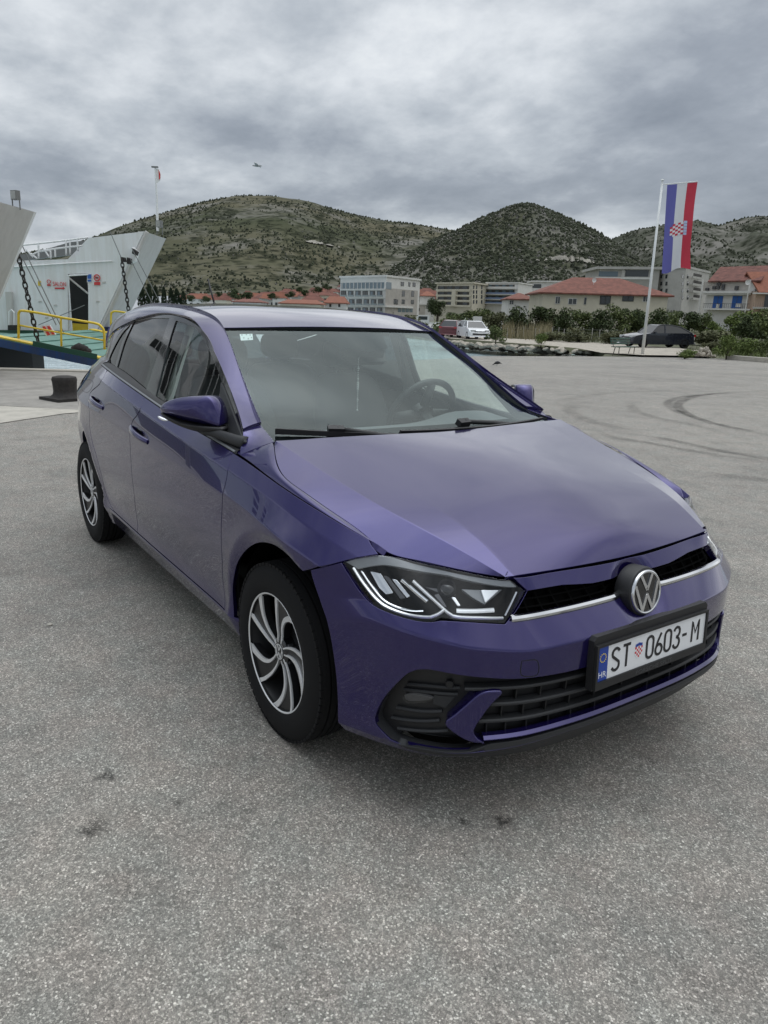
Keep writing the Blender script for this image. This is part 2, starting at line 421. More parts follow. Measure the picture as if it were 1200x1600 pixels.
def ground_material():
    m = bpy.data.materials.new('asphalt'); m.use_nodes = True; nt = m.node_tree; b = nt.nodes['Principled BSDF']; L = nt.links.new
    N = nt.nodes.new; tc = N('ShaderNodeTexCoord')
    def vor(scale, feat='F1', rnd=1.0):
        v = N('ShaderNodeTexVoronoi'); v.inputs['Scale'].default_value = scale; v.feature = feat; v.inputs['Randomness'].default_value = rnd; L(tc.outputs['Object'], v.inputs['Vector']); return v
    def noi(scale, det=4, rough=.6, dist=0):
        n = N('ShaderNodeTexNoise'); n.inputs['Scale'].default_value = scale; n.inputs['Detail'].default_value = det; n.inputs['Roughness'].default_value = rough; n.inputs['Distortion'].default_value = dist
        L(tc.outputs['Object'], n.inputs['Vector']); return n
    def ramp(src, pts):
        r = N('ShaderNodeValToRGB'); el = r.color_ramp.elements
        while len(el) < len(pts): el.new(.5)
        for e, (p, c) in zip(el, pts): e.position = p; e.color = (*c, 1) if len(c) == 3 else c
        L(src, r.inputs[0]); return r.outputs[0]
    def mixc(f, a, c, mode='MIX'):
        n = N('ShaderNodeMix'); n.data_type = 'RGBA'; n.blend_type = mode
        for k, v in ((0, f), (6, a), (7, c)):
            if isinstance(v, (int, float)): n.inputs[k].default_value = v
            elif isinstance(v, tuple): n.inputs[k].default_value = (*v, 1)
            else: L(v, n.inputs[k])
        return n.outputs[2]
    # stones of the worn surface: each cell its own grey, dark binder between
    v1 = vor(210); sep = N('ShaderNodeSeparateColor'); L(v1.outputs['Color'], sep.inputs[0])
    stone = ramp(sep.outputs[0], [(0,(.17,.163,.147)),(.42,(.255,.243,.218)),(.74,(.335,.317,.283)),(.92,(.43,.41,.365)),(1,(.66,.63,.57))])
    edge = vor(210, 'DISTANCE_TO_EDGE'); e = ramp(edge.outputs[0], [(0,(.34,.34,.34)),(.09,(1,1,1))])
    col = mixc(1.0, stone, e, 'MULTIPLY')
    v2 = vor(60); sp2 = N('ShaderNodeSeparateColor'); L(v2.outputs['Color'], sp2.inputs[0])
    big = ramp(v2.outputs[0], [(0,(1,1,1)),(.20,(1,1,1)),(.26,(0,0,0))]); pick = ramp(sp2.outputs[1], [(.84,(0,0,0)),(.88,(1,1,1))])
    f = N('ShaderNodeMath'); f.operation = 'MULTIPLY'; L(big, f.inputs[0]); L(pick, f.inputs[1])
    f2 = N('ShaderNodeMath'); f2.operation = 'MULTIPLY'; L(f.outputs[0], f2.inputs[0]); f2.inputs[1].default_value = .55
    col = mixc(f2.outputs[0], col, (.54,.52,.475))
    n1 = noi(.35, 5, .6); col = mixc(1.0, col, ramp(n1.outputs[0], [(.3,(.80,.80,.81)),(.55,(1,1,1)),(.75,(1.08,1.07,1.05))]), 'MULTIPLY')
    n2 = noi(2.6, 6, .65, .4); col = mixc(1.0, col, ramp(n2.outputs[0], [(.30,(.80,.80,.80)),(.5,(1,1,1)),(.72,(1.10,1.09,1.08))]), 'MULTIPLY')
    n3 = noi(14, 4, .7); col = mixc(1.0, col, ramp(n3.outputs[0], [(.3,(.88,.88,.88)),(.7,(1.1,1.1,1.1))]), 'MULTIPLY')
    hue = noi(6, 3, .6); col = mixc(1.0, col, ramp(hue.outputs[0], [(.35,(1.03,.99,.98)),(.65,(.98,1.0,1.0))]), 'MULTIPLY')
    L(col, b.inputs['Base Color']); b.inputs['Roughness'].default_value = .82; b.inputs['Specular IOR Level'].default_value = .35
    bp = N('ShaderNodeBump'); bp.inputs['Strength'].default_value = .55; bp.inputs['Distance'].default_value = .004; L(edge.outputs[0], bp.inputs['Height']); L(bp.outputs[0], b.inputs['Normal'])
    MAT['asphalt'] = m
ground_material()
mat('concrete_apron', (.26,.245,.22), .85, noise=(3.0,.22,8), bump=(60,.3,.01)); mat('concrete_pale', (.40,.375,.325), .85, noise=(5,.18,8)); mat('quay_wall', (.16,.15,.135), .9, noise=(2,.4,6))
mat('gravel', (.38,.345,.29), .95, noise=(2.2,.28,10), bump=(25,.8,.05)); mat('scrub_soil', (.085,.088,.048), .95, noise=(.35,.5,10))
eR = [ground(740,556.5), ground(820,556.5), ground(900,556.8), ground(1003,557.5), ground(1100,559.5), ground(1146,561.5), ground(1200,566)]
EDGE = [(-15.5,-90),(-15.45,.4),(-14.6,2.0),(-16.2,8.5)]+[tuple(p[:2]) for p in eR]
e2 = np.array(EDGE[-1])-np.array(EDGE[-2]); e2 /= np.linalg.norm(e2); EDGE.append(tuple(np.array(EDGE[-1])+e2*60))
qp = np.array(EDGE+[(120,90),(120,-90)])
def quay_mesh():
    g = []
    for x in np.arange(-22, 14, 1.): 
        for y in np.arange(-6, 42, 1.): g.append((x,y))
    g = np.array(g); o = resample(qp if area(qp) > 0 else qp[::-1], 1.5); g = g[inside(g, o) & (dist_poly(g, o) > .5)]; pts = np.vstack([o, g]); n = len(o)
    r = delaunay_2d_cdt([Vector(p) for p in pts], [(i,(i+1)%n) for i in range(n)], [], 0, 1e-6); v2 = np.array([tuple(p) for p in r[0]]); F = [f for f in r[2]]; k = inside(np.array([v2[list(f)].mean(0) for f in F]), o)
    z = [quay_z(*RF((p[0],p[1],0))) for p in v2]; V = [(p[0],p[1],q) for p, q in zip(v2, z)]; F = [tuple(f) for f, kk in zip(F, k) if kk]
    m = MB(); m.add(V, F); zo = [quay_z(*RF((p[0],p[1],0))) for p in o]; b = len(V); m.add([(p[0],p[1],q) for p, q in zip(o, zo)]+[(p[0],p[1],-3.5) for p in o], [(i,(i+1)%n,n+(i+1)%n,n+i) for i in range(n)])
    return m.mesh(recalc=False)
qm = quay_mesh(); bm = bmesh.new(); bm.from_mesh(qm); bmesh.ops.recalc_face_normals(bm, faces=bm.faces)
for f in bm.faces:
    if abs(f.normal.z) > .5 and f.normal.z < 0: f.normal_flip()
bm.to_mesh(qm); bm.free()
tag(link('quay_ground', qm, 'asphalt'), kind='structure')
def sheet(name, pts, z, material):
    return tag(MB().add([(*p[:2], z) for p in pts], [tuple(range(len(pts)))]).build(name, material), kind='structure')
# paler concrete apron along the left quay edge and its raking edge
sheet('quay_apron', [ground(-80,630), ground(0,634), ground(115,640), ground(200,645), (-9.0,3.5), (-14.0,6.0), (-14.62,2.0), (-15.43,.4), (-15.43,-30)], .004, 'concrete_apron')
sheet('concrete_strip', [ground(-80,631), ground(0,635), ground(115,640.5), ground(150,643), ground(100,647), ground(0,662), ground(-80,675)], .008, 'concrete_pale')
m = MB(); ed = [(-15.47,-30),(-15.47,.4),(-14.62,2.0),(-16.2,8.5)]
P = np.array([(x+.16,y,.004) for x, y in ed]); m.add(*sweep_data(P, np.tile([0,0,1.],(4,1)), rr(.34,.035,.2))); tag(m.build('quay_coping', 'concrete_pale'), kind='structure')

# tyre marks and stains on the asphalt: thin dark films of rubber and oil
def film(name, color, strength, scale):
    m = bpy.data.materials.new(name); m.use_nodes = True; nt = m.node_tree; nt.nodes.clear(); N = nt.nodes.new; L = nt.links.new
    o = N('ShaderNodeOutputMaterial'); t = N('ShaderNodeBsdfTransparent'); d = N('ShaderNodeBsdfDiffuse'); d.inputs[0].default_value = (*color,1); mx = N('ShaderNodeMixShader')
    tc = N('ShaderNodeTexCoord'); n = N('ShaderNodeTexNoise'); n.inputs['Scale'].default_value = scale; n.inputs['Detail'].default_value = 6; n.inputs['Roughness'].default_value = .7; L(tc.outputs['Object'], n.inputs['Vector'])
    at_ = N('ShaderNodeAttribute'); at_.attribute_name = 'fade'; r = N('ShaderNodeMapRange'); r.inputs[1].default_value = .38; r.inputs[2].default_value = .62; r.inputs[3].default_value = .15; r.inputs[4].default_value = strength
    L(n.outputs[0], r.inputs[0]); mu = N('ShaderNodeMath'); mu.operation = 'MULTIPLY'; L(r.outputs[0], mu.inputs[0]); L(at_.outputs['Fac'], mu.inputs[1])
    L(mu.outputs[0], mx.inputs[0]); L(t.outputs[0], mx.inputs[1]); L(d.outputs[0], mx.inputs[2]); L(mx.outputs[0], o.inputs[0]); MAT[name] = m
film('tyre_rubber', (.05,.049,.047), .40, 3.0); film('oil_stain', (.02,.02,.02), .85, 90)
def ribbon(px, w, z, amp):
    P = cr([ground(u,v)[:2] for u, v in px], 24); T = np.gradient(P, axis=0); T /= np.linalg.norm(T,axis=1)[:,None]; Nn = np.stack([-T[:,1],T[:,0]],1); n = len(P)
    V = []; fade = []
    for k, s in enumerate((-1,-.5,0,.5,1)):
        V += [(*(p+q*w*.5*s), z+quay_z(*RF((*p,0)))) for p, q in zip(P, Nn)]; e = np.minimum(np.linspace(0,1,n), np.linspace(1,0,n))*5; fade += list(np.clip(e,0,1)*(0 if abs(s) == 1 else 1.)*amp)
    me = MB().add(V, [(k*n+i,k*n+i+1,(k+1)*n+i+1,(k+1)*n+i) for k in range(4) for i in range(n-1)]).mesh()
    a = me.attributes.new('fade','FLOAT','POINT'); a.data.foreach_set('value', np.array(fade, np.float32)); return me
MARKS = [([(1200,611),(1137,614),(1089,619),(1061,630),(1067,643),(1105,659),(1168,673),(1230,686)], .22, 1.0), ([(1120,615),(1075,619),(1048,626),(1044,634),(1060,644),(1090,655)], .2, .8),
         ([(930,672),(960,684),(1010,692),(1105,709),(1200,722)], .20, .55), ([(1020,684),(1042,687),(1121,704),(1200,718),(1260,730)], .22, .75), ([(985,626),(990,640),(1020,652),(1080,664),(1150,680)], .25, .42),
         ([(900,628),(890,640),(905,652),(940,663),(1000,676)], .3, .40), ([(870,632),(900,621),(960,614),(1040,611),(1120,608)], .3, .28), ([(1100,740),(1200,752),(1300,766)], .25, .45), ([(985,600),(1000,597),(1040,596),(1100,598)], .2, .4),
         ([(820,588),(900,584),(1000,585),(1100,588),(1200,592)], .4, .22), ([(760,596),(820,607),(860,612)], .3, .22), ([(0,690),(60,684),(120,684)], .3, .25), ([(0,595),(60,592),(130,597)], .3, .3), ([(0,612),(50,608),(90,603)], .3, .3)]
for k, (px, w, amp) in enumerate(MARKS): tag(link('tyre_mark', ribbon(px, w, .0045+.0006*k, amp), 'tyre_rubber'), kind='structure')
def blot(u, v, r, amp, k):
    r *= .62; amp *= .85
    c = ground(u, v); V = [(c[0],c[1],.005+.0004*k)]; fade = [amp]; q = 20
    for ring, s in ((1,.45),(2,1.)):
        for j in range(q):
            t = 2*math.pi*j/q; rr_ = r*s*(1+.35*math.sin(3*t+k)+.2*math.sin(7*t+2*k)); V.append((c[0]+rr_*math.cos(t), c[1]+rr_*math.sin(t), .005+.0004*k)); fade.append(amp if ring == 1 else 0.)
    me = MB().add(V, [(0,1+j,1+(j+1)%q) for j in range(q)]+[(1+j,1+q+j,1+q+(j+1)%q,1+(j+1)%q) for j in range(q)]).mesh()
    a = me.attributes.new('fade','FLOAT','POINT'); a.data.foreach_set('value', np.array(fade, np.float32)); tag(link('oil_spot', me, 'oil_stain'), kind='structure')
for k, (u, v, r, a) in enumerate([(166,1213,.05,1.0),(150,1294,.09,.45),(140,1301,.05,.6),(278,1254,.04,.5),(786,1286,.05,.9),(725,1287,.03,.7),(1008,1267,.045,.5),(640,1330,.03,.4),(1015,1192,.03,.6),(430,1480,.02,.5),(330,1060,.03,.4),(60,1180,.03,.4),(120,830,.05,.4)]): blot(u, v, r, a, k)
# one pale pebble lying by the car
MB().lathe([(0,0),(.011,.002),(.012,.006),(.006,.011),(0,.012)], ground(78,977), (0,0,1), 9).build('pebble', 'concrete_pale')
tag(bpy.data.objects['pebble'], 'tiny pale pebble lying alone on the asphalt beside the purple car', 'pebble')

# ---- sea
SEA = -.75
def sea_material():
    m = bpy.data.materials.new('sea'); m.use_nodes = True; nt = m.node_tree; b = nt.nodes['Principled BSDF']; L = nt.links.new; N = nt.nodes.new
    b.inputs['Base Color'].default_value = (.10,.17,.19,1); b.inputs['Roughness'].default_value = .12; b.inputs['IOR'].default_value = 1.33
    tc = N('ShaderNodeTexCoord'); mp = N('ShaderNodeMapping'); L(tc.outputs['Object'], mp.inputs[0]); mp.inputs['Scale'].default_value = (1,1.0,1)
    n = N('ShaderNodeTexNoise'); n.inputs['Scale'].default_value = 2.2; n.inputs['Detail'].default_value = 6; n.inputs['Roughness'].default_value = .62; n.inputs['Distortion'].default_value = .6; L(mp.outputs[0], n.inputs['Vector'])
    bp = N('ShaderNodeBump'); bp.inputs['Strength'].default_value = .9; bp.inputs['Distance'].default_value = .16; L(n.outputs[0], bp.inputs['Height']); L(bp.outputs[0], b.inputs['Normal'])
    r = N('ShaderNodeValToRGB'); r.color_ramp.elements[0].position = .36; r.color_ramp.elements[1].position = .64; r.color_ramp.elements[0].color = (.16,.25,.28,1); r.color_ramp.elements[1].color = (.52,.62,.64,1); L(n.outputs[0], r.inputs[0]); L(r.outputs[0], b.inputs['Base Color'])
    MAT['sea'] = m
sea_material()
tag(MB().add([W(R,F,SEA+tilt(R,F)) for R, F in ((-4000,-4000),(4000,-4000),(4000,4000),(-4000,4000))], [(0,1,2,3)]).build('sea', 'sea'), kind='structure')
sea_z = lambda R, F: SEA+tilt(R, F)

# ---- land behind the inlet: one sheet from the shore line to the foot of the hills
shore = [(-700,482),(0,490),(300,500),(560,520),(690,534.5),(715,540),(745,545),(780,548.5),(830,551.5),(880,553),(915,554.5)]
sh = [ground(u, v, sea_z)[:2] for u, v in shore]; NSEA = len(sh); sh += [ground(u, v)[:2] for u, v in ((945,556.9),(1003,557.3),(1060,558.3),(1100,559.3),(1146,561.3),(1200,565.8))]; sh += [np.array(EDGE[-2])+e2*d for d in (6,16)]
shr = np.array([RF((x,y,0)) for x, y in sh])
def land_z(R, F): return .06+tilt(R, F)+np.clip((F-45)/300,0,1)*4+np.clip((F-300)/900,0,1)*22
V = []; n = len(sh); steps = [0,2,6,14,30,60,110,200,350,600,1000,1600,2600,4200]
for i, d in enumerate(steps):
    for q, (R, F) in enumerate(shr):
        k = (F+d)/F if d > 14 else 1.0
        R2, F2 = (R*k, F*k) if d > 14 else (R*(1+d/F), F+d); z = land_z(R2, F2)
        if i == 0: z = sea_z(R, F)-.5 if q < NSEA else quay_z(R, F)+.004
        V.append(W(R2, F2, z))
F_ = [(i*n+j, i*n+j+1, (i+1)*n+j+1, (i+1)*n+j) for i in range(len(steps)-1) for j in range(n-1)]
lme = MB().add(V, F_).mesh(smooth=True)
tag(link('land', lme, 'scrub_soil'), kind='structure')
def land_at(R, F): return W(R, F, land_z(R, F))
# pale gravel track along the shore
trk = [(690,528.5),(745,532.5),(790,536),(850,540.5),(900,545),(940,552.5),(1003,556.2),(1060,557),(1110,558.5)]
trk2 = [(1112,552),(1060,545),(1000,541),(940,537),(870,533),(800,530),(740,526),(690,523)]
def on_land(u, v, dz=0.):
    return ground(u, v, land_z, dz)
m = MB(); 
_t = [ground(u, v, land_z) for u, v in trk]; _q = [ground(u, v, land_z) for u, v in trk2[::-1]]; _q = list(np.array([_q[int(round(i))] for i in np.linspace(0,len(_q)-1,len(_t))])); nn_ = len(_t)
m.add([(*(a*(1-t)+b*t)[:2], land_z(*RF(a*(1-t)+b*t))+.05) for t in (0,.33,.67,1) for a, b in zip(_t,_q)], [(k*nn_+i,k*nn_+i+1,(k+1)*nn_+i+1,(k+1)*nn_+i) for k in range(3) for i in range(nn_-1)]); tag(m.build('gravel_track', 'gravel'), kind='structure')

# ---- hills: each a height field whose skyline follows the ridge
from mathutils import noise as mnoise
def hill_material(name, cols, rock, scale):
    m = bpy.data.materials.new(name); m.use_nodes = True; nt = m.node_tree; b = nt.nodes['Principled BSDF']; L = nt.links.new; N = nt.nodes.new; b.inputs['Roughness'].default_value = 1.; b.inputs['Specular IOR Level'].default_value = .1
    tc = N('ShaderNodeTexCoord')
    def noi(s, d, r, dist=0):
        n = N('ShaderNodeTexNoise'); n.inputs['Scale'].default_value = s; n.inputs['Detail'].default_value = d; n.inputs['Roughness'].default_value = r; n.inputs['Distortion'].default_value = dist; L(tc.outputs['Object'], n.inputs['Vector']); return n.outputs[0]
    def ramp(src, pts):
        r = N('ShaderNodeValToRGB'); el = r.color_ramp.elements
        while len(el) < len(pts): el.new(.5)
        for e, (p, c) in zip(el, pts): e.position = p; e.color = (*c, 1)
        L(src, r.inputs[0]); return r.outputs[0]
    def mix(f, a, c, mode='MIX'):
        n = N('ShaderNodeMix'); n.data_type = 'RGBA'; n.blend_type = mode
        for k, v in ((0,f),(6,a),(7,c)):
            if isinstance(v, (int,float)): n.inputs[k].default_value = v
            elif isinstance(v, tuple): n.inputs[k].default_value = (*v,1)
            else: L(v, n.inputs[k])
        return n.outputs[2]
    base = ramp(noi(scale*.12, 6, .6, .4), [(.36,cols[0]),(.5,cols[1]),(.64,cols[2])])
    rk = ramp(noi(scale*.35, 8, .72, .3), [(.50-.06*rock,(0,0,0)),(.66-.04*rock,(1,1,1))]); col = mix(rk, base, (.17,.162,.145))
    bush = ramp(noi(scale*1.3, 5, .75), [(.50,(1,1,1)),(.60,(.30,.34,.27))]); col = mix(1.0, col, bush, 'MULTIPLY')
    sp = N('ShaderNodeTexVoronoi'); sp.inputs['Scale'].default_value = scale*3.2; L(tc.outputs['Object'], sp.inputs['Vector'])
    dots = ramp(sp.outputs[0], [(.22,(.36,.40,.33)),(.50,(1.05,1.05,1.05))]); col = mix(.85, col, dots, 'MULTIPLY')
    L(col, b.inputs['Base Color']); MAT[name] = m
hill_material('hill_scrub', ((.046,.054,.029),(.072,.074,.044),(.105,.097,.063)), .2, .012)
hill_material('hill_rocky', ((.036,.044,.026),(.062,.065,.040),(.10,.092,.068)), 1.1, .016)
hill_material('hill_far', ((.050,.057,.042),(.072,.076,.056),(.105,.10,.082)), .7, .008)
HILLS = {}
def hill(name, material, sky, F0, depth, back, base_v=6., nz=1., seed=0., nu=260, nd=90, gully=0.):
    su = np.array([p[0] for p in sky], float); sv = np.array([p[1] for p in sky], float); f = ncs(su, sv); us = np.linspace(su[0], su[-1], nu); V = []
    for i, u in enumerate(us):
        P = at_depth(u, float(np.interp(u, su, sv))*.5+float(f(u))*.5, F0); R0, zt = (P-CAMPOS)@RD, P[2]
        for j in range(nd):
            t = j/(nd-1)*1.35          # 0 foot .. 1 ridge .. 1.35 behind
            Fq = F0-depth*(1-t) if t <= 1 else F0+back*(t-1)/.35
            k = (math.sin((t-.5)*math.pi)*.5+.5)**.9 if t <= 1 else 1-(t-1)/.35*.8
            Rq = R0*(.25+.75*Fq/F0)/1.0
            n1 = mnoise.fractal(Vector((Rq*.0022+seed, Fq*.0022, 0)), 1., 2.1, 6); n2 = mnoise.fractal(Vector((Rq*.012+seed, Fq*.012, 3)), .9, 2.1, 5)
            g = -abs(mnoise.noise(Vector((Rq*.004+seed, Fq*.0008, 9))))*gully
            w = math.sin(min(t,1)*math.pi); V.append(W(Rq, Fq, base_v+(zt-base_v)*k+nz*(n1*22*w+n2*5*(.35+w)+g*w)))
    V = np.array(V); Fc = [(i*nd+j, (i+1)*nd+j, (i+1)*nd+j+1, i*nd+j+1) for i in range(nu-1) for j in range(nd-1)]
    o = link(name, MB().add(V, Fc).mesh(smooth=True), material); tag(o, kind='structure'); HILLS[material] = V.reshape(nu, nd, 3); return o
hill('hill', 'hill_far', [(700,420),(800,400),(900,392),(950,379),(990,362),(1030,357),(1085,351),(1115,359),(1150,349),(1200,346),(1300,352),(1500,345),(1800,380)], 4200, 2400, 900, 12, 1.2, 3.3, gully=60)
hill('hill', 'hill_scrub', [(-900,420),(-500,400),(-250,392),(-50,398),(60,400),(140,382),(205,361),(240,350),(300,333),(350,320),(400,314),(430,314),(470,321),(520,334),(560,345),(600,354),(640,359),(690,366),(760,374),(860,395),(1000,430)], 2700, 1750, 900, 12, .55, 0., gully=45)
hill('hill', 'hill_rocky', [(520,455),(580,430),(640,396),(690,371),(715,362),(740,350),(780,333.5),(800,326),(820,323),(845,329),(870,338),(900,352),(925,365),(945,378),(965,393),(990,409),(1030,425),(1100,445),(1300,470)], 1900, 1050, 700, 12, .6, 7.7, gully=55)
def on_hill(key, u, v, lift=3.):
    """point of a hill seen at a pixel: the height-field vertex that projects closest"""
    V = HILLS[key]; q = proj(V.reshape(-1,3)); nd = V.shape[1]; ridge = int((nd-1)/1.35); ok = (np.arange(len(q)) % nd) <= ridge
    i = (((q-np.array([u,v]))**2).sum(1)+np.where(ok,0,1e9)).argmin(); d = ray(u, v); Fq = (V.reshape(-1,3)[i]-CAMPOS)@FD; k = Fq/(d@FD); return CAMPOS+k*d*.996+np.array([0,0,lift*0])
mat('scar_stone', (.24,.225,.19), .95, noise=(.03,.5,8))
def scar(px, wpx):
    q = cr(np.array([(*p, w) for p, w in zip(px, wpx)]), 6); r = np.random.default_rng(int(px[0][0])); n = len(q); A = [on_hill(key_, u, v-max(.15,w)*r.uniform(.2,.75)) for u, v, w in q]; B = [on_hill(key_, u, v+max(.15,w)*r.uniform(.2,.75)) for u, v, w in q]
    o = MB().add(A+B, [(i,i+1,n+i+1,n+i) for i in range(n-1)]).build('hill_scar', 'scar_stone'); tag(o, kind='structure')
key_ = 'hill_rocky'; scar([(836,406),(850,404.5),(870,403.5),(890,403.5),(910,405.5),(932,410)], [2,5,7,7,6,2]); scar([(690,381),(700,388),(712,394),(722,399)], [1.2,1.5,1.5,1.0])
key_ = 'hill_scrub'; scar([(478,376),(490,377.5),(505,380),(522,384),(537,387)], [1.5,4,2.5,2,1])

# scrub bushes and small trees dotted over the slopes: far too many to count
mat('hill_bush', (.043,.050,.028), .95, noise=(.03,.5,3)); mat('hill_rock', (.165,.158,.14), .95)
def dot_hill(key, n, smin, smax, seed, material, hmul=1.0, cover=.12):
    V0 = HILLS[key]; nu, nd = V0.shape[:2]; r = np.random.default_rng(seed); V = []; F = []; k = 0
    while k < n:
        i = r.integers(nu-1); j = r.integers(int(nd/1.35)-1)
        a, b = r.random(2); P = (V0[i,j]*(1-a)+V0[i+1,j]*a)*(1-b)+(V0[i,j+1]*(1-a)+V0[i+1,j+1]*a)*b
        dens = mnoise.fractal(Vector(P)*.004, .8, 2., 4)+cover
        if dens < r.uniform(-.35,.25): k += .02; continue
        s = r.uniform(smin, smax)*r.uniform(.6,1.3); h = s*r.uniform(.5,1.1)*hmul; o = len(V); q = r.uniform(0,6.28)
        V += [P+np.array([math.cos(q+t)*s*.5, math.sin(q+t)*s*.5, -1.]) for t in (0,1.57,3.14,4.71)]+[P+np.array([math.cos(q+t)*s*.42+r.normal()*s*.06, math.sin(q+t)*s*.42, h*.6]) for t in (.5,2.1,3.6,5.2)]+[P+np.array([r.normal()*s*.1,r.normal()*s*.1,h])]
        F += [(o+t,o+(t+1)%4,o+4+(t+1)%4,o+4+t) for t in range(4)]+[(o+4+t,o+4+(t+1)%4,o+8) for t in range(4)]; k += 1
    return MB().add(V, F).mesh(recalc=False)
for key, n, a, b, sd, cv in (('hill_scrub',22000,2.2,6,1,.10),('hill_rocky',18000,2.2,6.5,2,.22),('hill_far',12000,5,11,3,.12)):
    tag(link('hillside_scrub', dot_hill(key, n, a, b, sd, 'hill_bush', 1.0, cv), 'hill_bush'), 'dark scrub and small trees dotted over the hillside', 'scrub', kind='stuff')
for key, n, a, b, sd in (('hill_rocky',3500,2.5,6,5),('hill_scrub',2500,2,4,6),('hill_far',1500,5,10,7)):
    tag(link('hillside_rocks', dot_hill(key, n, a, b, sd, 'hill_rock', .7, .0), 'hill_rock'), 'grey limestone outcrops scattered over the hillside', 'rocks', kind='stuff')

# ================================================================ the purple hatchback (front axle at x=0, nose towards +x)
mat('paint', (.018,.0115,.100), .20, .62, 1.0, .004, coat_ior=1.5)
mat('black_plastic', (.012,.012,.013), .5); mat('gloss_black', (.006,.006,.007), .12, 0, .6)
mat('dark_plastic', (.022,.023,.025), .6, bump=(900,.15,.001)); mat('chrome', (.72,.73,.75), .12, 1.0)
mat('machined', (.86,.87,.88), .35, .6); mat('rubber', (.010,.010,.0105), .8, spec=.22, bump=(600,.1,.001))
mat('frit', (.010,.011,.012), .35); mat('frit_print', (.008,.009,.010), .9, spec=0.); mat('liner', (.005,.005,.005), 1.0, spec=.03)
mat('seat_cloth', (.055,.058,.062), .9); mat('dash_plastic', (.10,.105,.11), .8); mat('headliner', (.45,.45,.43), .9)
mat('reflector', (.75,.76,.78), .14, 1.0); mat('lamp_white', (.93,.94,.95), .28, .75, .5); mat('tail_red', (.35,.012,.015), .15, 0, .8)
mat('plate_white', (.74,.75,.76), .35); mat('plate_black', (.01,.01,.012), .4); mat('plate_blue', (.012,.05,.30), .35)
mat('plate_red', (.55,.03,.04), .4); mat('plate_yellow', (.8,.6,.05), .4); mat('steel_dark', (.10,.10,.105), .45, .8)
mat('sticker', (.62,.66,.66), .5); mat('bead', (.40,.42,.41), .4); mat('grey_satin', (.22,.23,.24), .4, .3)
glass('windscreen_glass', (.88,.96,.93), 1.9, 1.5, 0, (.85,.95,.94)); glass('door_glass', (.78,.87,.83), 1.8); glass('privacy_glass', (.10,.115,.12), 1.8)
glass('lamp_lens', (.97,.98,.985), .75); glass('mirror_glass', (.1,.1,.1), 20)

car = empty('hatchback_car', (0,0,0), 0, 'dusty purple five-door hatchback standing on the grey asphalt quay', 'car')

# ---- side surface: rows are lines along the car, (y, z) as functions of x
XS = [-3.14,-2.98,-2.6,-2.0,-1.4,-0.8,-0.3,0.0,0.3,0.5]
Y5 = np.array([.69,.752,.842,.872,.8755,.875,.871,.866,.852,.815])
def row(xs, ys, zs):
    fy = ncs(xs, ys); fz = ncs(xs, zs); return lambda a: np.stack([a, -fy(a), fz(a)], -1)
ones = np.ones(len(XS))
SROWS = [row(XS, Y5-.075, .215*ones), row(XS, Y5-.030, [.35,.335,.33,.328,.322,.318,.312,.305,.30,.30]),
         row(XS, Y5-.034, [.43,.42,.415,.41,.405,.40,.395,.39,.385,.38]), row(XS, Y5-.009, .565*ones), row(XS, Y5-.003, [.74,.74,.74,.73,.72,.71,.695,.68,.65,.62]),
         row(XS, Y5, [.925,.905,.885,.862,.842,.82,.79,.765,.725,.69]),
         row(XS, Y5-np.array([.10,.108,.085,.026,.02,.02,.022,.028,.045,.06]), [1.045,1.05,1.05,1.038,.983,.925,.876,.845,.79,.745]),
         row(XS, [.54,.60,.712,.806,.813,.814,.814,.8065,.765,.705], [1.075,1.085,1.095,1.081,1.018,.962,.925,.884,.832,.784])]
def flare(P, a, v):
    P = P.copy()
    for cx, rx in ((.045,.36), (-2.545,.36)):
        r = np.hypot((P[:,0]-cx)/rx*.385, P[:,2]-.312); e = .432
        d = r-e; b = -.5*.42*(np.sqrt(d*d+.011**2)-d)+.013*np.exp(-np.maximum(d,0)/.05)
        b = np.where(r < .30, 0, b); P[:,1] -= b*(P[:,2] > .2)*np.clip((1.06-P[:,2])/.2, 0, 1)
    return P
SIDE = Surf(SROWS, creases=(1,5,6), arange=(-3.14,.5), sign=1, post=flare)
def surf_solve(S, a, k, val, v0):
    v = v0
    for _ in range(20):
        f = S(a, v)[0,k]-val; d = (S(a, v+1e-4)[0,k]-S(a, v-1e-4)[0,k])/2e-4; v -= np.clip(f/(d+1e-9), -.5, .5)
    return v

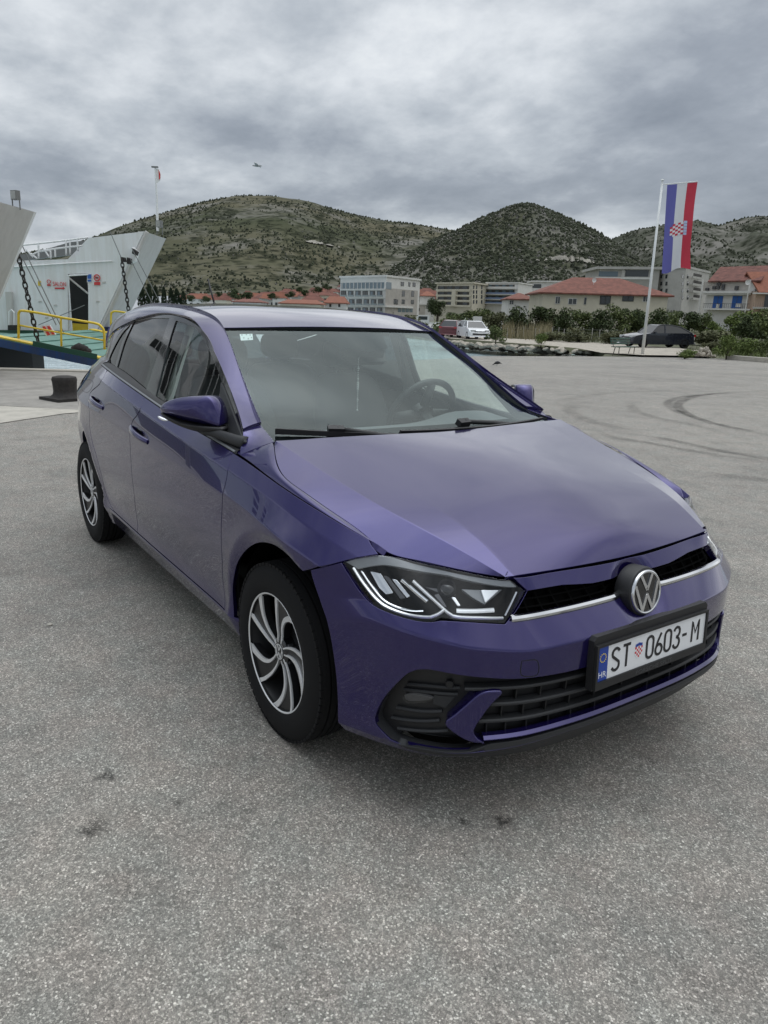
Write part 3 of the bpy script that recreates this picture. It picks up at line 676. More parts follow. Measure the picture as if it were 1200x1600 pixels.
# ---- hood gap line (both edges of the hood seen in the photograph give its true place)
GAP = np.array([(.711,-.464,.739),(.663,-.514,.746),(.587,-.590,.757),(.517,-.649,.766),(.464,-.687,.771),(.356,-.717,.805),(.292,-.733,.828),
                (.225,-.749,.847),(.138,-.767,.871),(.065,-.780,.890),(-.031,-.785,.913),(-.117,-.766,.944),(-.229,-.718,.985)])[::-1]
gapf = row(np.r_[GAP[:,0], .75], -np.r_[GAP[:,1], -.43], np.r_[GAP[:,2], .726])
def pixrow(px, ys, ext=()):
    P = np.array([at(*p, y=y) for p, y in zip(px, ys)]); P = np.vstack([P]+[np.array(e)[None] for e in ext]); P = P[np.argsort(P[:,0])]
    return row(P[:,0], -P[:,1], P[:,2])
def planrow(px, xs, ys, ext=()):
    """points where the pixel rays meet the upright surface y = f(x)"""
    f = ncs(xs, ys); out = []
    for p in px:
        d = ray(*p); t = np.linspace(1.2, 4.5, 4000); P = CAMPOS+t[:,None]*d; g = P[:,1]-f(P[:,0]); i = np.where(np.diff(np.sign(g)) != 0)[0][0]
        w = g[i]/(g[i]-g[i+1]); out.append(P[i]*(1-w)+P[i+1]*w)
    P = np.vstack([np.array(out)]+[np.array(e)[None] for e in ext]); P = P[np.argsort(P[:,0])]
    c = np.polyfit(P[:,0], P[:,2], 4); zf = np.poly1d(c); xk = np.linspace(P[0,0], P[-1,0], 9)
    return row(xk, -f(xk), zf(xk))
h_in = planrow([(520,695),(555,718),(590,741),(637,769),(685,798),(720,822),(754,849),(780,873),(802,900)], [-.4,-.15,.3,.708,.8], [-.562,-.545,-.4985,-.456,-.4465], [(-.30,-.558,1.015)])
h_out = planrow([(443,697),(463,710),(510,740),(558,770),(605,798),(640,815),(680,837),(723,862),(757,883),(785,898)], [-.4,-.19,.057,.207,.343,.45,.55,.64,.69,.75], [-.74,-.712,-.676,-.652,-.624,-.592,-.554,-.512,-.484,-.452], [(-.30,-.73,1.006)])
h_c = row([-.3,-.13,.1,.3,.5,.62,.70,.741,.76], [0]*9, [1.018,.997,.966,.929,.876,.832,.786,.733,.70])
h_m = lambda a: (h_c(a)*.45+h_in(a)*.55)+np.array([0,0,.006])*np.clip((.74-a)/.3,0,1)[:,None]
sy = np.array([1,-1,1]); flip = lambda f: (lambda a: f(a)*sy)
h_in0 = h_in; h_in = lambda a: h_in0(a)+np.stack([0*a, 0*a, .0045*np.clip((.70-a)/.25,0,1)*np.clip((a+.35)/.3,0,1)], -1)
HOOD = Surf([gapf, h_out, h_in, h_m, h_c, flip(h_m), flip(h_in), flip(h_out), flip(gapf)], creases=(1,2,6,7), arange=(-.3,.75), sign=1)
def hood_outline():
    o = []
    for y in np.linspace(0, -.712, 14): 
        x = -.229+.1*(1-(y/.718)**2); o.append((x, surf_solve(HOOD, x, 1, y, 4+4*y/.72)))
    o += [(x, 0.) for x in np.linspace(-.224, .694, 40)]
    for y in np.linspace(-.444, 0, 12):
        x = .711+.030*(1-(y/.458)**2); o.append((x, surf_solve(HOOD, x, 1, y, 4+2*y/.46)))
    o = np.array(o); return np.vstack([o, np.stack([o[::-1,0], 8-o[::-1,1]], 1)[1:-1]])
put('hood', panel_data(HOOD, hood_outline(), h=.018, gap=.0026), 'paint', car)

# ---- fender top and scuttle corner: between the shoulder line and the hood gap
ws_edge = np.array([(-.29,-.701,.990),(-.42,-.682,1.021),(-.57,-.655,1.102),(-.765,-.618,1.217),(-1.014,-.571,1.347)])
ft_in = row(np.r_[-.42,-.355,-.29,GAP[:,0]], -np.r_[-.682,-.693,-.701,GAP[:,1]], np.r_[1.021,1.003,.990,GAP[:,2]])
ft_out = SROWS[7]
ft_mid = lambda a: ft_in(a)*.5+ft_out(a)*.5+np.stack([0*a, -.004+0*a, .007*np.clip((a+.5)/.4,-.5,1)], -1)
FT = Surf([ft_out, ft_mid, ft_in], arange=(-.42,.5), sign=1)

# ---- fender (side part and top part share the shoulder line)
ARCH_F = [(370,973),(364.5,935),(367.5,897),(383,863),(407,848.5),(430,853),(450,868),(473,893)]
def seg(S, px, n=5): return cr(S.pix(px), n)
DOORGAP = [(361.5,710),(355.5,736),(350,764),(346,813),(346.7,866.7),(348.8,912),(350.7,953)]
dg = seg(SIDE, DOORGAP); dg = dg[dg[:,1] < 7]; dg = np.vstack([(dg[0,0]+.004, 7.0), dg])
xg = dg[0,0]; xtip = .462
seam = seg(SIDE, [(592,866),(560,871),(532.7,878),(508,884),(484,890.5)])
# lower rear tail of the fender, between door gap and arch
tail = SIDE.pix([(352,960),(371,978)])
o = np.vstack([[(x, 7.0) for x in np.linspace(xg, .405, 24)], [(.428, 6.8)], seam, seg(SIDE, ARCH_F[::-1]), tail[::-1], dg[::-1]])
d_side = panel_data(SIDE, o, h=.014, gap=.0016)
ft_rear = -.36
o = np.array([(x, 0.) for x in np.linspace(ft_rear, .405, 26)]+[(.428,.9),(.448,1.6)]+[(x, 2.) for x in np.linspace(.448, -.39, 30)])
d_top = panel_data(FT, o, h=.015, gap=.0007)
for k, s in ((0, lambda d: d), (1, mir)): put('fender', s(merge(d_side, d_top)), 'paint', car)

# ---- glasshouse side surface
TZ = ncs([.85,.95,1.05,1.15,1.25,1.35,1.43], [.835,.808,.770,.732,.697,.656,.618])
PX = ncs([-3.1,-2.95,-2.8,-2.6,-2.4,-2.2,-1.8,-1.4,-1.15,-1.0,-.86,-.67,-.47,-.3], [.21,.17,.125,.070,.026,.008,0,0,.014,.028,.036,.035,.026,.018])
def grow(z): return lambda a: np.stack([a, -(TZ(z)-PX(a)), z+0*a], -1)
GZ = [.9,1.0,1.1,1.2,1.3,1.42]
GLS = Surf([grow(z) for z in GZ], arange=(-3.1,-.25), sign=1)
zv = lambda z: np.interp(z, GZ, range(len(GZ)))
WIN_TOP = [(383,690),(373,650),(357,603),(340,560),(327,530),(314,513),(300,503),(283,495),(260,491),(233,493),(207,502),(187,520),(170,547),(161.5,566),(164,580)]
WIN_BOT = [(165.5,582),(195,602.5),(223,622),(243,634),(318,683),(362,709),(383,693)]
# ---- roof rail and A-pillar strip
inner = [(-.29,-.701,.990),(-.42,-.682,1.021),(-.57,-.655,1.102),(-.765,-.618,1.217),(-1.014,-.571,1.347),(-1.25,-.560,1.402),(-1.6,-.553,1.427),(-2.1,-.545,1.424),(-2.6,-.495,1.382),(-2.97,-.43,1.335)]
opx = [(384,690),(375,657),(358,606),(340,560),(311,510),(284,495),(247,491.5),(201,506)]
oab = GLS.pix(opx); outer = list(GLS(oab[:,0], oab[:,1])); 
for x, z in ((-2.52,1.245),(-2.90,1.15)): outer.append(GLS(x, zv(z))[0])
inner = np.array(inner); outer = np.array(outer); ctrl = []
for k, (i, o_) in enumerate(zip(inner, outer)):
    if k < 5: c = (i+o_)/2+np.array([.002,-.006,.002])
    else: c = np.array([(i[0]+o_[0])/2, o_[1]+.012, i[2]-.010])
    ctrl.append(c)
ctrl = np.array(ctrl); rows = []
for t in (0,.2,.4,.6,.8,1): rows.append(curve3((1-t)**2*outer+2*t*(1-t)*ctrl+t*t*inner))
RAIL = Surf(rows, arange=(0,1), sign=1)
a0 = np.array([.062,.105])     # joint between wing and A-pillar
o = np.vstack([[(a0[0],0)], [(a,0.) for a in np.linspace(a0[0]+.02,1,50)], [(1,t) for t in (1,2,3,4)], [(a,5.) for a in np.linspace(1,a0[1]+.01,50)], [(a0[1],5.)]])
d_rail = panel_data(RAIL, o, h=.016, gap=.001, depth=.012)
# scuttle corner: carries the A-pillar's foot down into the wing
def sc0(t): return RAIL(a0[0]+(a0[1]-a0[0])*t, 5*t)
def sc_tan(t): return RAIL(a0[0]+(a0[1]-a0[0])*t-.03, 5*t)-sc0(t)
def sc2(t): return FT(-.318+.085*t, .12+1.86*t)+np.array([0,0,.0006])
def sc2b(t): return FT(-.318+.085*t+.04, .12+1.86*t)-sc2(t)
def herm(w): return lambda t: (2*w**3-3*w**2+1)*sc0(t)+(w**3-2*w*w+w)*sc_tan(t)*1.6+(-2*w**3+3*w*w)*sc2(t)+(w**3-w*w)*sc2b(t)*1.4
SC = Surf([herm(w) for w in (0,.25,.5,.75,1)], arange=(0,1), sign=-1)
o = np.array([(t,0.) for t in np.linspace(0,1,12)]+[(1,v) for v in (1,2,3)]+[(t,4.) for t in np.linspace(1,0,12)]+[(0,v) for v in (3,2,1)], float)
d_fill = panel_data(SC, o, h=.010, gap=.0006, depth=.004)
for s in (lambda d: d, mir):
    put('roof_pillar', s(d_rail), 'paint', car); put('scuttle_corner', s(d_fill), 'paint', car)

# ---- roof
I_roof = inner[4:]; ri = row(np.r_[I_roof[::-1,0],-.93], -np.r_[I_roof[::-1,1],-.575], np.r_[I_roof[::-1,2],1.325])
rc = row([-3.05,-2.9,-2.5,-2.1,-1.7,-1.3,-1.05,-.93], [0]*8, [1.352,1.378,1.424,1.447,1.4515,1.432,1.393,1.3605])
rm = lambda a: ri(a)*.5+rc(a)*.5+np.array([0,0,.0085])
ROOF = Surf([ri, rm, rc, flip(rm), flip(ri)], arange=(-3.05,-.93), sign=1)
hd = []
for y in np.linspace(0,-.571,12):
    x = -1.014+.08*(1-(y/.571)**2); hd.append((x, surf_solve(ROOF, x, 1, y, 2+2*y/.571)))
o = np.vstack([hd, [(x,0.) for x in np.linspace(-1.03,-2.97,40)], [(-3.03,1.)]])
o = np.vstack([o, np.stack([o[::-1,0], 4-o[::-1,1]],1)])
put('roof', panel_data(ROOF, o, h=.03, gap=.001, depth=.004), 'paint', car)

# ---- windscreen
cw = np.array([(-.145,0,.986),(-.30,0,1.068),(-.49,0,1.160),(-.70,0,1.257),(-.934,0,1.357)])
we = curve3(ws_edge, s=[0,.16,.37,.64,1])
wsr = []
for t, c in zip(np.linspace(0,1,5), cw):
    e = we(np.array([t]))[0]
    wsr.append(lambda a, e=e, c=c: np.stack([c[0]+(e[0]-c[0])*a*a, -e[1]*a, c[2]+(e[2]-c[2])*a*a], -1))
WS = Surf(wsr, arange=(-1,1), sign=1)
WA = 1.025
full = np.array([(a,-.1) for a in np.linspace(-WA,WA,25)]+[(WA,v) for v in (1,2,3)]+[(a,4.06) for a in np.linspace(WA,-WA,25)]+[(-WA,v) for v in (3,2,1)], float)
put('windscreen', panel_data(WS, full, h=.04, gap=.001, depth=.0, offset=-.008), 'windscreen_glass', car)
# printed black border of the glass, with the camera field at the top centre
fr = [(365,530),(363,524),(368,521),(498,519.5),(508,522),(532,540),(541,544),(567,544),(573,547),(588,546),(607,542),(603,519.5),(650,521),(664,526),(790,604),(835,642),(840,651)]
fi = WS.pix([(362,522),(400,519),(495,519),(534,541),(566,544),(576,547.5),(588,544),(608,541),(599,519),(640,520),(664,525)])
fl = WS.pix([(362,522),(378,565),(398,615),(414,650),(424,663),(440,668)])
bot = [(-.72,.36),(-.3,.42),(.1,.42),(.5,.40),(.78,.36)]
right = [(.90,.62),(.925,1.4),(.925,2.4),(.92,3.6)]
hole = np.vstack([cr(fl,4), np.array(bot), cr(right,4)[:], fi[::-1][0:0], fi[::-1]])
put('windscreen_border', panel_data(WS, full, holes=[hole], h=.03, gap=.001, depth=.0, offset=-.012), 'frit_print', car)

# ---- front surface: bumper, lamps, grille; from the centre line round to the wheel arch
PY = [0,.2,.35,.47,.56,.62,.68,.74,.79,.832]; PXF = np.array([.850,.847,.832,.805,.765,.730,.675,.585,.480,.385])
def symc(P):
    P = np.array(P, float); L = P[:0:-1]*np.array([1,-1,1]); return curve3(np.vstack([L, P]), s=np.linspace(-1,1,2*len(P)-1))
def frow(off, z, end=None):
    off = np.broadcast_to(off, (10,)); z = np.broadcast_to(z, (10,)); P = np.stack([PXF-off, -np.array(PY), z], 1)
    if end is not None: P[-1] = end
    return symc(P)
seamP = SIDE(*SIDE.pix([(592,866),(532.7,878),(484,890.5)]).T)
hf = [(.711+.030*(1-(y/.458)**2), y) for y in (0,-.2,-.35,-.455)]
hf = [HOOD(x, surf_solve(HOOD, x, 1, y, 4+2*y/.46))[0]+np.array([.0035,0,-.0005]) for x, y in hf]
T_row = np.array([*hf,(.652,-.522,.747),(.587,-.590,.756),(.517,-.649,.765),seamP[0],seamP[1],seamP[2]])
def badge_dip(P, a, v):
    P = P.copy(); r = np.hypot(P[:,1], P[:,2]-.635); P[:,0] -= .026*np.exp(-(r/.085)**4); return P
FRONT = Surf([frow([.05]*10, .215, (.408,-.80,.215)),
              frow(0, [.285,.285,.282,.272,.262,.256,.252,.25,.25,.25], (.402,-.826,.25)),
              frow([.004]*10, .37, (.397,-.829,.37)),
              frow(0, .485, (.376,-.836,.485)),
              frow(0, [.572,.572,.571,.566,.575,.583,.596,.607,.61,.60], (.352,-.845,.57)),
              frow([.062,.06,.055,.05,.046,.043,.04,.036,.03,.0], [.645,.645,.645,.643,.640,.638,.634,.636,.65,.65], (.326,-.852,.632)),
              symc(T_row)], creases=(1,4,5), arange=(-1,1), sign=-1, post=badge_dip)
def fv(z, a=.0): return surf_solve(FRONT, a, 2, z, 3)

# ---- bumper panel
def fr_pix(px, n=4, smooth=True):
    ab = FRONT.pix(px); return cr(ab, n) if smooth else ab
LAMP_TOP = [(532.7,878),(560,871),(590.8,865.5)]; LAMP_TOP2 = [(590.8,865.5),(616,868.5),(700,886),(799,906)]
LAMP_IN = [(823,922.7),(806,953),(789,974.6)]
LAMP_BOT = [(789,974.6),(745,972.5),(701,969),(687,968.5),(673,972),(650,970),(633,966),(611,959),(590.8,950.5),(575,939),(562.5,925),(545.5,899.5),(532.7,878)]
lampo = np.vstack([fr_pix(LAMP_TOP,3), fr_pix(LAMP_TOP2,3)[1:], fr_pix(LAMP_IN,3), fr_pix(LAMP_BOT,3)[1:-1]])
lampo[:,1] = np.minimum(lampo[:,1], 6.0)
arch_fr = fr_pix([(484,890.5),(497,930),(513,980),(523,1037),(528,1120)], 4)
a_end = arch_fr[-1,0]
lb = fr_pix(LAMP_BOT, 3)
right = np.vstack([[(a, 6.) for a in np.linspace(0,.333,10)], fr_pix([(802,903),(823,922.7)],2), fr_pix(LAMP_IN,3)[1:], lb[1:],
                   [(a, 6.) for a in np.linspace(FRONT.pix([(530,879)])[0,0], .997, 6)], arch_fr[1:], [(arch_fr[-1,0], .45)],
                   [(a, .08) for a in np.linspace(a_end-.004, .40, 18)], [(a, .88) for a in np.linspace(.36, 0, 14)]])
def both(r): return np.vstack([r, np.stack([-r[::-1,0], r[::-1,1]],1)])
slot_r = np.vstack([FRONT.pix([(795,966)]), FRONT.pix([(818,925)]), FRONT.pix([(880,915)]), FRONT.pix([(967,899)])]); vt = slot_r[-1,1]
slot = both(np.vstack([[(0, 4.93), (.2,4.93), (slot_r[0,0], 4.93)], slot_r[1:3], [(.1,vt),(0,vt)]])[::-1])
IT = fr_pix([(586,1122),(592,1105),(605,1085),(630,1059),(645,1050),(660,1047.5),(685,1050),(755,1060),(805,1062),(880,1052.5)], 4)
IB = fr_pix([(586,1122),(590,1134),(617.5,1160),(640,1167),(680,1173),(755,1176)], 4)
vit = IT[-1,1]
intake_r = np.vstack([[(0,vit),(.12,vit)], IT[::-1], IB[1:8], [(.77,1.03),(.72,1.03)], [(a,1.03) for a in np.linspace(.62,0,10)]])
# drop a point order problem: keep only decreasing a along the lower edge
put('front_bumper', panel_data(FRONT, both(right), holes=[slot, both(intake_r)], h=.018, gap=.0016), 'paint', car)

P, N = surf_curve(FRONT, None, 3, [(a, 5.97) for a in np.linspace(-.36,.36,25)]); MB().add(*sweep_data(P-N*.022, N, rr(.030,.004,.2))).build('gap_backing', 'liner', car)  # dark strip added behind the hood gap, standing for its shade
# ---- upper grille: black recess with fins, chrome line along its foot
gr = empty('upper_grille'); gr.parent = car
so = slot.copy(); so[:,1] = np.clip(so[:,1], 4.8, 9)
put('recess', panel_data(FRONT, slot*np.array([1.03,1.0]), h=.03, gap=-.004, depth=.002, offset=-.05), 'liner', gr)
m = MB()
for k, v in enumerate((5.2, 5.42)):
    P, N = surf_curve(FRONT, None, 3, [(a, v) for a in np.linspace(-.34+.02*k,.34-.02*k,15)]); m.add(*sweep_data(P-N*.045, N, rr(.006,.014,.2)))
for a in np.linspace(-.33,.33,15):
    P, N = surf_curve(FRONT, None, 3, [(a, 5.08),(a+.006,5.3),(a+.012, 5.58)]); m.add(*sweep_data(P-N*.047, N, rr(.006,.016,.2)))
m.build('fins', 'liner', gr)
P, N = surf_curve(FRONT, None, 4, [(a, 4.985) for a in np.linspace(-.358,.358,21)]); m = MB(); m.add(*sweep_data(P-N*.004, N, rr(.019,.012,.45)))
m.build('chrome_strip', 'chrome', gr, angle=40)
P, N = surf_curve(FRONT, None, 4, [(a, 4.90) for a in np.linspace(-.352,.352,21)]); m = MB(); m.add(*sweep_data(P-N*.010, N, rr(.012,.011,.3)))
m.build('black_strip', 'gloss_black', gr, angle=40)

# ---- lower grille
lg = empty('lower_grille'); lg.parent = car
put('recess', panel_data(FRONT, both(intake_r), h=.03, gap=-.006, depth=.0, offset=-.045), 'black_plastic', lg)
m = MB()   # frame lip inside the opening
iw = both(intake_r); iw3 = resample(iw*np.array([1.2,.1]), .012)/np.array([1.2,.1])
P = FRONT(iw3[:,0], iw3[:,1]); N = FRONT.normal(iw3[:,0], iw3[:,1]); c = FRONT(0,2)[0]
V, F = sweep_data(P, N, [(-.001,-.004),(-.002,-.05),(-.022,-.02),(-.020,-.012)], closed=True); m.add(V, F); m.build('frame', 'dark_plastic', lg, angle=50)
def bar(name, pts, prof, off, material, parent, n=5, angle=35):
    P, N = surf_curve(FRONT, None, n, pts); m = MB(); m.add(*sweep_data(P+N*off, N, prof)); return m.build(name, material, parent, angle=angle)
vz = lambda z: np.interp(z, [.285,.37,.485,.572], [1,2,3,4])
for z, am, w in ((.445,.56,.010), (.397,.52,.012), (.352,.48,.012)):
    bar('slat', [(a, vz(z)) for a in np.linspace(-am,am,21)], rr(w,.03,.3), -.04, 'dark_plastic', lg)
for z, am in ((.421,.5), (.374,.46), (.33,.44)):
    for a in np.linspace(-am, am, 14):
        P, N = surf_curve(FRONT, None, 2, [(a, vz(z-.022)),(a, vz(z+.022))]); MB().add(*sweep_data(P-N*.042, N, rr(.004,.018,.2))).build('fin', 'black_plastic', lg)
# black chin under the lip and the purple lower bar with its blades
chin = both(np.array([(0,1.2),(.2,1.2),(.43,1.22),(.52,1.06),(.62,1.05),(.72,1.04),(.775,.99),(.75,.76),(.66,.54),(.55,.40),(.46,.33),(.42,.12),(.30,.03),(0,.05)]))
put('chin_spoiler', panel_data(FRONT, chin, h=.02, gap=0, depth=.02, offset=.002), 'dark_plastic', car)
m = MB(); bar('lower_bar', [(a, 1.36) for a in np.linspace(-.46,.46,25)], rr(.018,.03,.45), -.024, 'paint', car)
BL = [(694,1131),(712,1115),(730,1100),(748,1085),(765,1079.5),(788,1081),(770,1100),(753,1122),(741,1142),(748,1155),(762,1160),(740,1161),(715,1150)]
ABS = cr(FRONT.pix(BL), 3, closed=True); d = panel_data(FRONT, ABS, h=.012, gap=0, lip=.006, depth=.05, offset=.002)
for s in (lambda q: q, mir): put('bumper_blade', s(d), 'paint', car)
# fog lamp pockets
for sg in (1,-1):
    pk = empty('fog_lamp'); pk.parent = car
    sm = (lambda o: o) if sg > 0 else (lambda o: np.stack([-o[:,0], o[:,1]],1))
    def fbar(px, prof, off, name, material):
        ab = sm(FRONT.pix(px)); return bar(name, ab, prof, off, material, pk)
    for px in ([(628,1078),(665,1082),(720,1086)], [(622,1086),(665,1092),(716,1096)], [(610,1114),(650,1121),(688,1122)], [(602,1130),(640,1136),(684,1136)], [(612,1147),(650,1152),(700,1152)]):
        fbar(px, rr(.010,.012,.4), -.044, 'rib', 'dark_plastic')
    ab = sm(cr(FRONT.pix([(623,1093),(640,1090),(668,1095),(674,1101),(660,1105),(630,1105)]), 4, closed=True))
    if sg < 0: ab = ab[::-1]
    put('lens', panel_data(FRONT, ab, h=.01, gap=0, lip=.004, depth=.02, offset=-.022), 'lamp_lens', pk)
    put('reflector', panel_data(FRONT, ab, h=.01, gap=.002, lip=.002, depth=.01, offset=-.034), 'steel_dark', pk)
    ab = sm(FRONT.pix([(672,1096),(712,1099),(694,1117),(672,1110)])); 
    put('pocket_face', panel_data(FRONT, ab, h=.012, gap=0, depth=.01, offset=-.036), 'grey_satin' if False else 'dark_plastic', pk)
    ab = sm(FRONT.pix([(701,1078.5)]))[0]; P = FRONT(*ab)[0]; N = FRONT.normal(*ab)[0]
    MB().lathe([(0,-.028),(.009,-.028),(.011,-.03),(.011,-.045)], P, N, 20).build('parking_sensor', 'black_plastic', pk, angle=40)
# towing-eye cover in the bumper face
tc = FRONT.pix([(815,1033),(839,1032),(839.5,1054),(815,1055)]); P = FRONT(*tc.T); N = FRONT.normal(*tc.T)
V, F = sweep_data(cr(np.vstack([P,P[:1]]),4)[:-1], cr(np.vstack([N,N[:1]]),4)[:-1], [(-.0012,.0006),(.0012,.0006),(.0012,-.002),(-.0012,-.002)], closed=True)
MB().add(V,F).build('tow_eye_cover', 'frit', car)

# ---- headlights
for sg in (1,-1):
    hl = empty('headlight'); hl.parent = car
    sm = (lambda o: o) if sg > 0 else (lambda o: np.stack([-o[::-1,0], o[::-1,1]],1))
    put('lens', panel_data(FRONT, sm(lampo), h=.014, gap=.003, lip=.003, depth=.012, offset=.0), 'lamp_lens', hl)
    put('housing', panel_data(FRONT, sm(lampo), h=.02, gap=.002, depth=.0, offset=-.055), 'liner', hl)
    def fp(px, off, name, material, h=.012, depth=.012):
        ab = sm(FRONT.pix(px)); return put(name, panel_data(FRONT, ab, h=h, gap=0, lip=.002, depth=depth, offset=off), material, hl)
    fp([(535,878),(590,867),(617,870),(799,908),(812,917),(798,917),(700,897),(640,887),(600,882),(556,890)], -.012, 'top_shade', 'grey_satin')
    def fb(px, w, off, name, material, hh=.012):
        ab = sm(np.array(cr(FRONT.pix(px),4))); P = FRONT(*ab.T); N = FRONT.normal(*ab.T); m = MB(); m.add(*sweep_data(P+N*off, N, rr(w,hh,.4))); return m.build(name, material, hl, angle=40)
    fb([(548.5,888),(561,908),(577,929),(590,942),(603,950),(633,959.5),(655,962),(671,962)], .0085, -.022, 'running_light', 'lamp_white')
    fb([(671,962),(684,957),(694,950)], .0085, -.022, 'running_light', 'lamp_white')
    fb([(646,905),(668,926),(694,950),(703,957),(715,961.5),(750,963.5),(789,965)], .0085, -.022, 'running_light', 'lamp_white')
    fb([(628,904),(648,922),(667,938)], .010, -.020, 'running_light', 'reflector')
    for k, px in enumerate(([(570,893),(590,895),(610,926),(596,930),(584,920)], [(594,897),(604,899),(632,932),(622,934)], [(610,901),(620,903),(640,928),(634,931)], [(676,924),(684,922),(698,944),(694,944)], [(704,928),(712,929),(722,943),(716,943)])):
        fp(px, -.040+.004*k, 'reflector', 'reflector' if k % 2 == 0 else 'steel_dark')
    fp([(722,915),(788,919),(760,941),(742,930)], -.030, 'reflector', 'grey_satin'); fp([(752,918),(782,920),(760,940)], -.022, 'reflector', 'lamp_white')
    fb([(560,893),(574,914),(592,936),(612,947),(640,952),(660,951)], .006, -.030, 'inner_trim', 'reflector')
    fp([(662,908),(700,914),(715,921),(702,926),(682,918)], -.044, 'lamp_shell', 'steel_dark')
    fb([(714,950),(745,951),(775,951)], .012, -.03, 'trim_bar', 'machined', .01)
    ab = sm(FRONT.pix([(697,912)]))[0]; P = FRONT(*ab)[0]; N = FRONT.normal(*ab)[0]
    MB().lathe([(0,-.030),(.014,-.032),(.022,-.040),(.026,-.036),(.028,-.046)], P, N, 24).build('projector', 'gloss_black', hl, angle=60)
    fb([(808,925),(800,942),(790,962)], .006, -.012, 'marker', 'reflector')

# ---- badge and number plate
bc = FRONT(0,4.72)[0]; bn = np.array([math.cos(.16),0,math.sin(.16)]); bc = at(1009.5,925,y=0.)
bg = empty('badge'); bg.parent = car
MB().lathe([(.079,-.055),(.077,-.012),(.074,-.004),(.069,-.002),(0,.0)], bc, bn, 48).build('badge_base', 'black_plastic', bg, angle=40)
MB().lathe([(.060,-.001),(.060,.004),(.062,.0055),(.0655,.0055),(.068,.003),(.068,-.004)], bc, bn, 56).build('badge_ring', 'chrome', bg, angle=50)
MB().lathe([(.061,.001),(0,.0022)], bc, bn, 48).build('badge_disc', 'gloss_black', bg, smooth=True)
bu = np.array([0,1,0.]); bv = np.cross(bn, bu)
def stroke(m, p, q, w, o, e1, e2, e3, d):
    p = np.array(p); q = np.array(q); t = (q-p)/np.linalg.norm(q-p); n = np.array([-t[1],t[0]])*w/2
    m.prism([p-n, q-n, q+n, p+n], o, e1, e2, e3, d)
m = MB(); o3 = bc+bn*.0018; w = .0105
for p, q in (((-.0265,.055),(0,.0075)),((.0265,.055),(0,.0075))): stroke(m, p, q, w, o3, bu, bv, bn, .0032)
for p, q in (((-.0535,.027),(-.024,-.0545)),((-.024,-.0545),(0,-.0055)),((0,-.0055),(.024,-.0545)),((.024,-.0545),(.0535,.027))): stroke(m, p, q, w, o3+bn*.0001*p[1]*100, bu, bv, bn, .0030)
m.build('badge_letters', 'chrome', bg)

pl = empty('number_plate'); pl.parent = car
pc = np.array([.8735,0,.4928]); tl = math.radians(3.0); pn = np.array([math.cos(tl),0,math.sin(tl)]); pv = np.array([-math.sin(tl),0,math.cos(tl)]); pu = np.array([0,1.,0])
def pbox(name, material, u0,u1,v0,v1,d0,d1):
    m = MB(); m.obox(pc+pu*(u0+u1)/2+pv*(v0+v1)/2+pn*(d0+d1)/2, (pu,pv,pn), ((u1-u0)/2,(v1-v0)/2,(d1-d0)/2)); return m.build(name, material, pl)
m = MB(); m.prism([(-.272,-.078),(.272,-.078),(.272,.072),(.262,.084),(-.262,.084),(-.272,.072)], pc-pn*.030, pu, pv, pn, .022); m.build('plate_holder', 'black_plastic', pl)
for u0,u1,v0,v1 in ((-.268,.268,.0525,.060),(-.268,.268,-.076,-.0525),(-.268,-.2595,-.0525,.0525),(.2595,.268,-.0525,.0525)): pbox('holder_rim','black_plastic',u0,u1,v0,v1,-.012,.002)
pbox('plate', 'plate_white', -.2592,.2592,-.0522,.0522,-.010,-.003); pbox('country_band', 'plate_blue', -.2588,-.2155,-.0518,.0518,-.0028,-.0022)
def ptext(s, u, v, size, sx, material, name, d=-.0024):
    V, F = text_mesh(s, size, sx, .0005); P = pc+pu*u+pv*v+pn*d; W = [P+pu*a+pv*b+pn*c for a, b, c in V]; MB().add(W, F).build(name, material, pl)
# lettering: drawn as strokes, tall and narrow like the plate's
def glyph(ch, x, w, h, t):
    """strokes of one character inside width w, height h"""
    k = []; A = lambda cx,cy,rx,ry,a0,a1,n=8: [(cx+rx*math.cos(math.radians(a0+(a1-a0)*i/n)), cy+ry*math.sin(math.radians(a0+(a1-a0)*i/n))) for i in range(n+1)]
    r = w/2; H = h/2
    if ch == '0': k = [A(0,H-r,r,r,0,180)+A(0,-H+r,r,r,180,360)+[(r,H-r)]]
    if ch == '6': k = [[(r*.55,H),(-r*.45,H*.25)]+A(0,-H+r,r,r,155,180,2)+A(0,-H+r,r,r,180,360)+A(0,-H+r*1.05,r,r*1.05,0,150)]
    if ch == '3': k = [A(0,H-r,r*.95,r,165,0)+A(0,H-r,r*.95,r*1.05,0,-75,5)[1:]+[(-r*.1,H-2.05*r)], [(-r*.1,H-2.05*r)]+A(0,-H+r*1.1,r,r*1.1,80,-165,12)]
    if ch == 'S': k = [A(0,H-r,r,r*.98,20,180)+[(-r*.9,H*.32),(r*.9,-H*.28)]+A(0,-H+r,r,r*.98,0,-160)]
    if ch == 'T': k = [[(-r*1.05,H),(r*1.05,H)],[(0,H),(0,-H)]]
    if ch == 'M': k = [[(-r*1.1,-H),(-r*1.1,H),(0,-H*.15),(r*1.1,H),(r*1.1,-H)]]
    if ch == '-': k = [[(-r*.7,0),(r*.7,0)]]
    return [[(x+a, b) for a, b in s] for s in k]
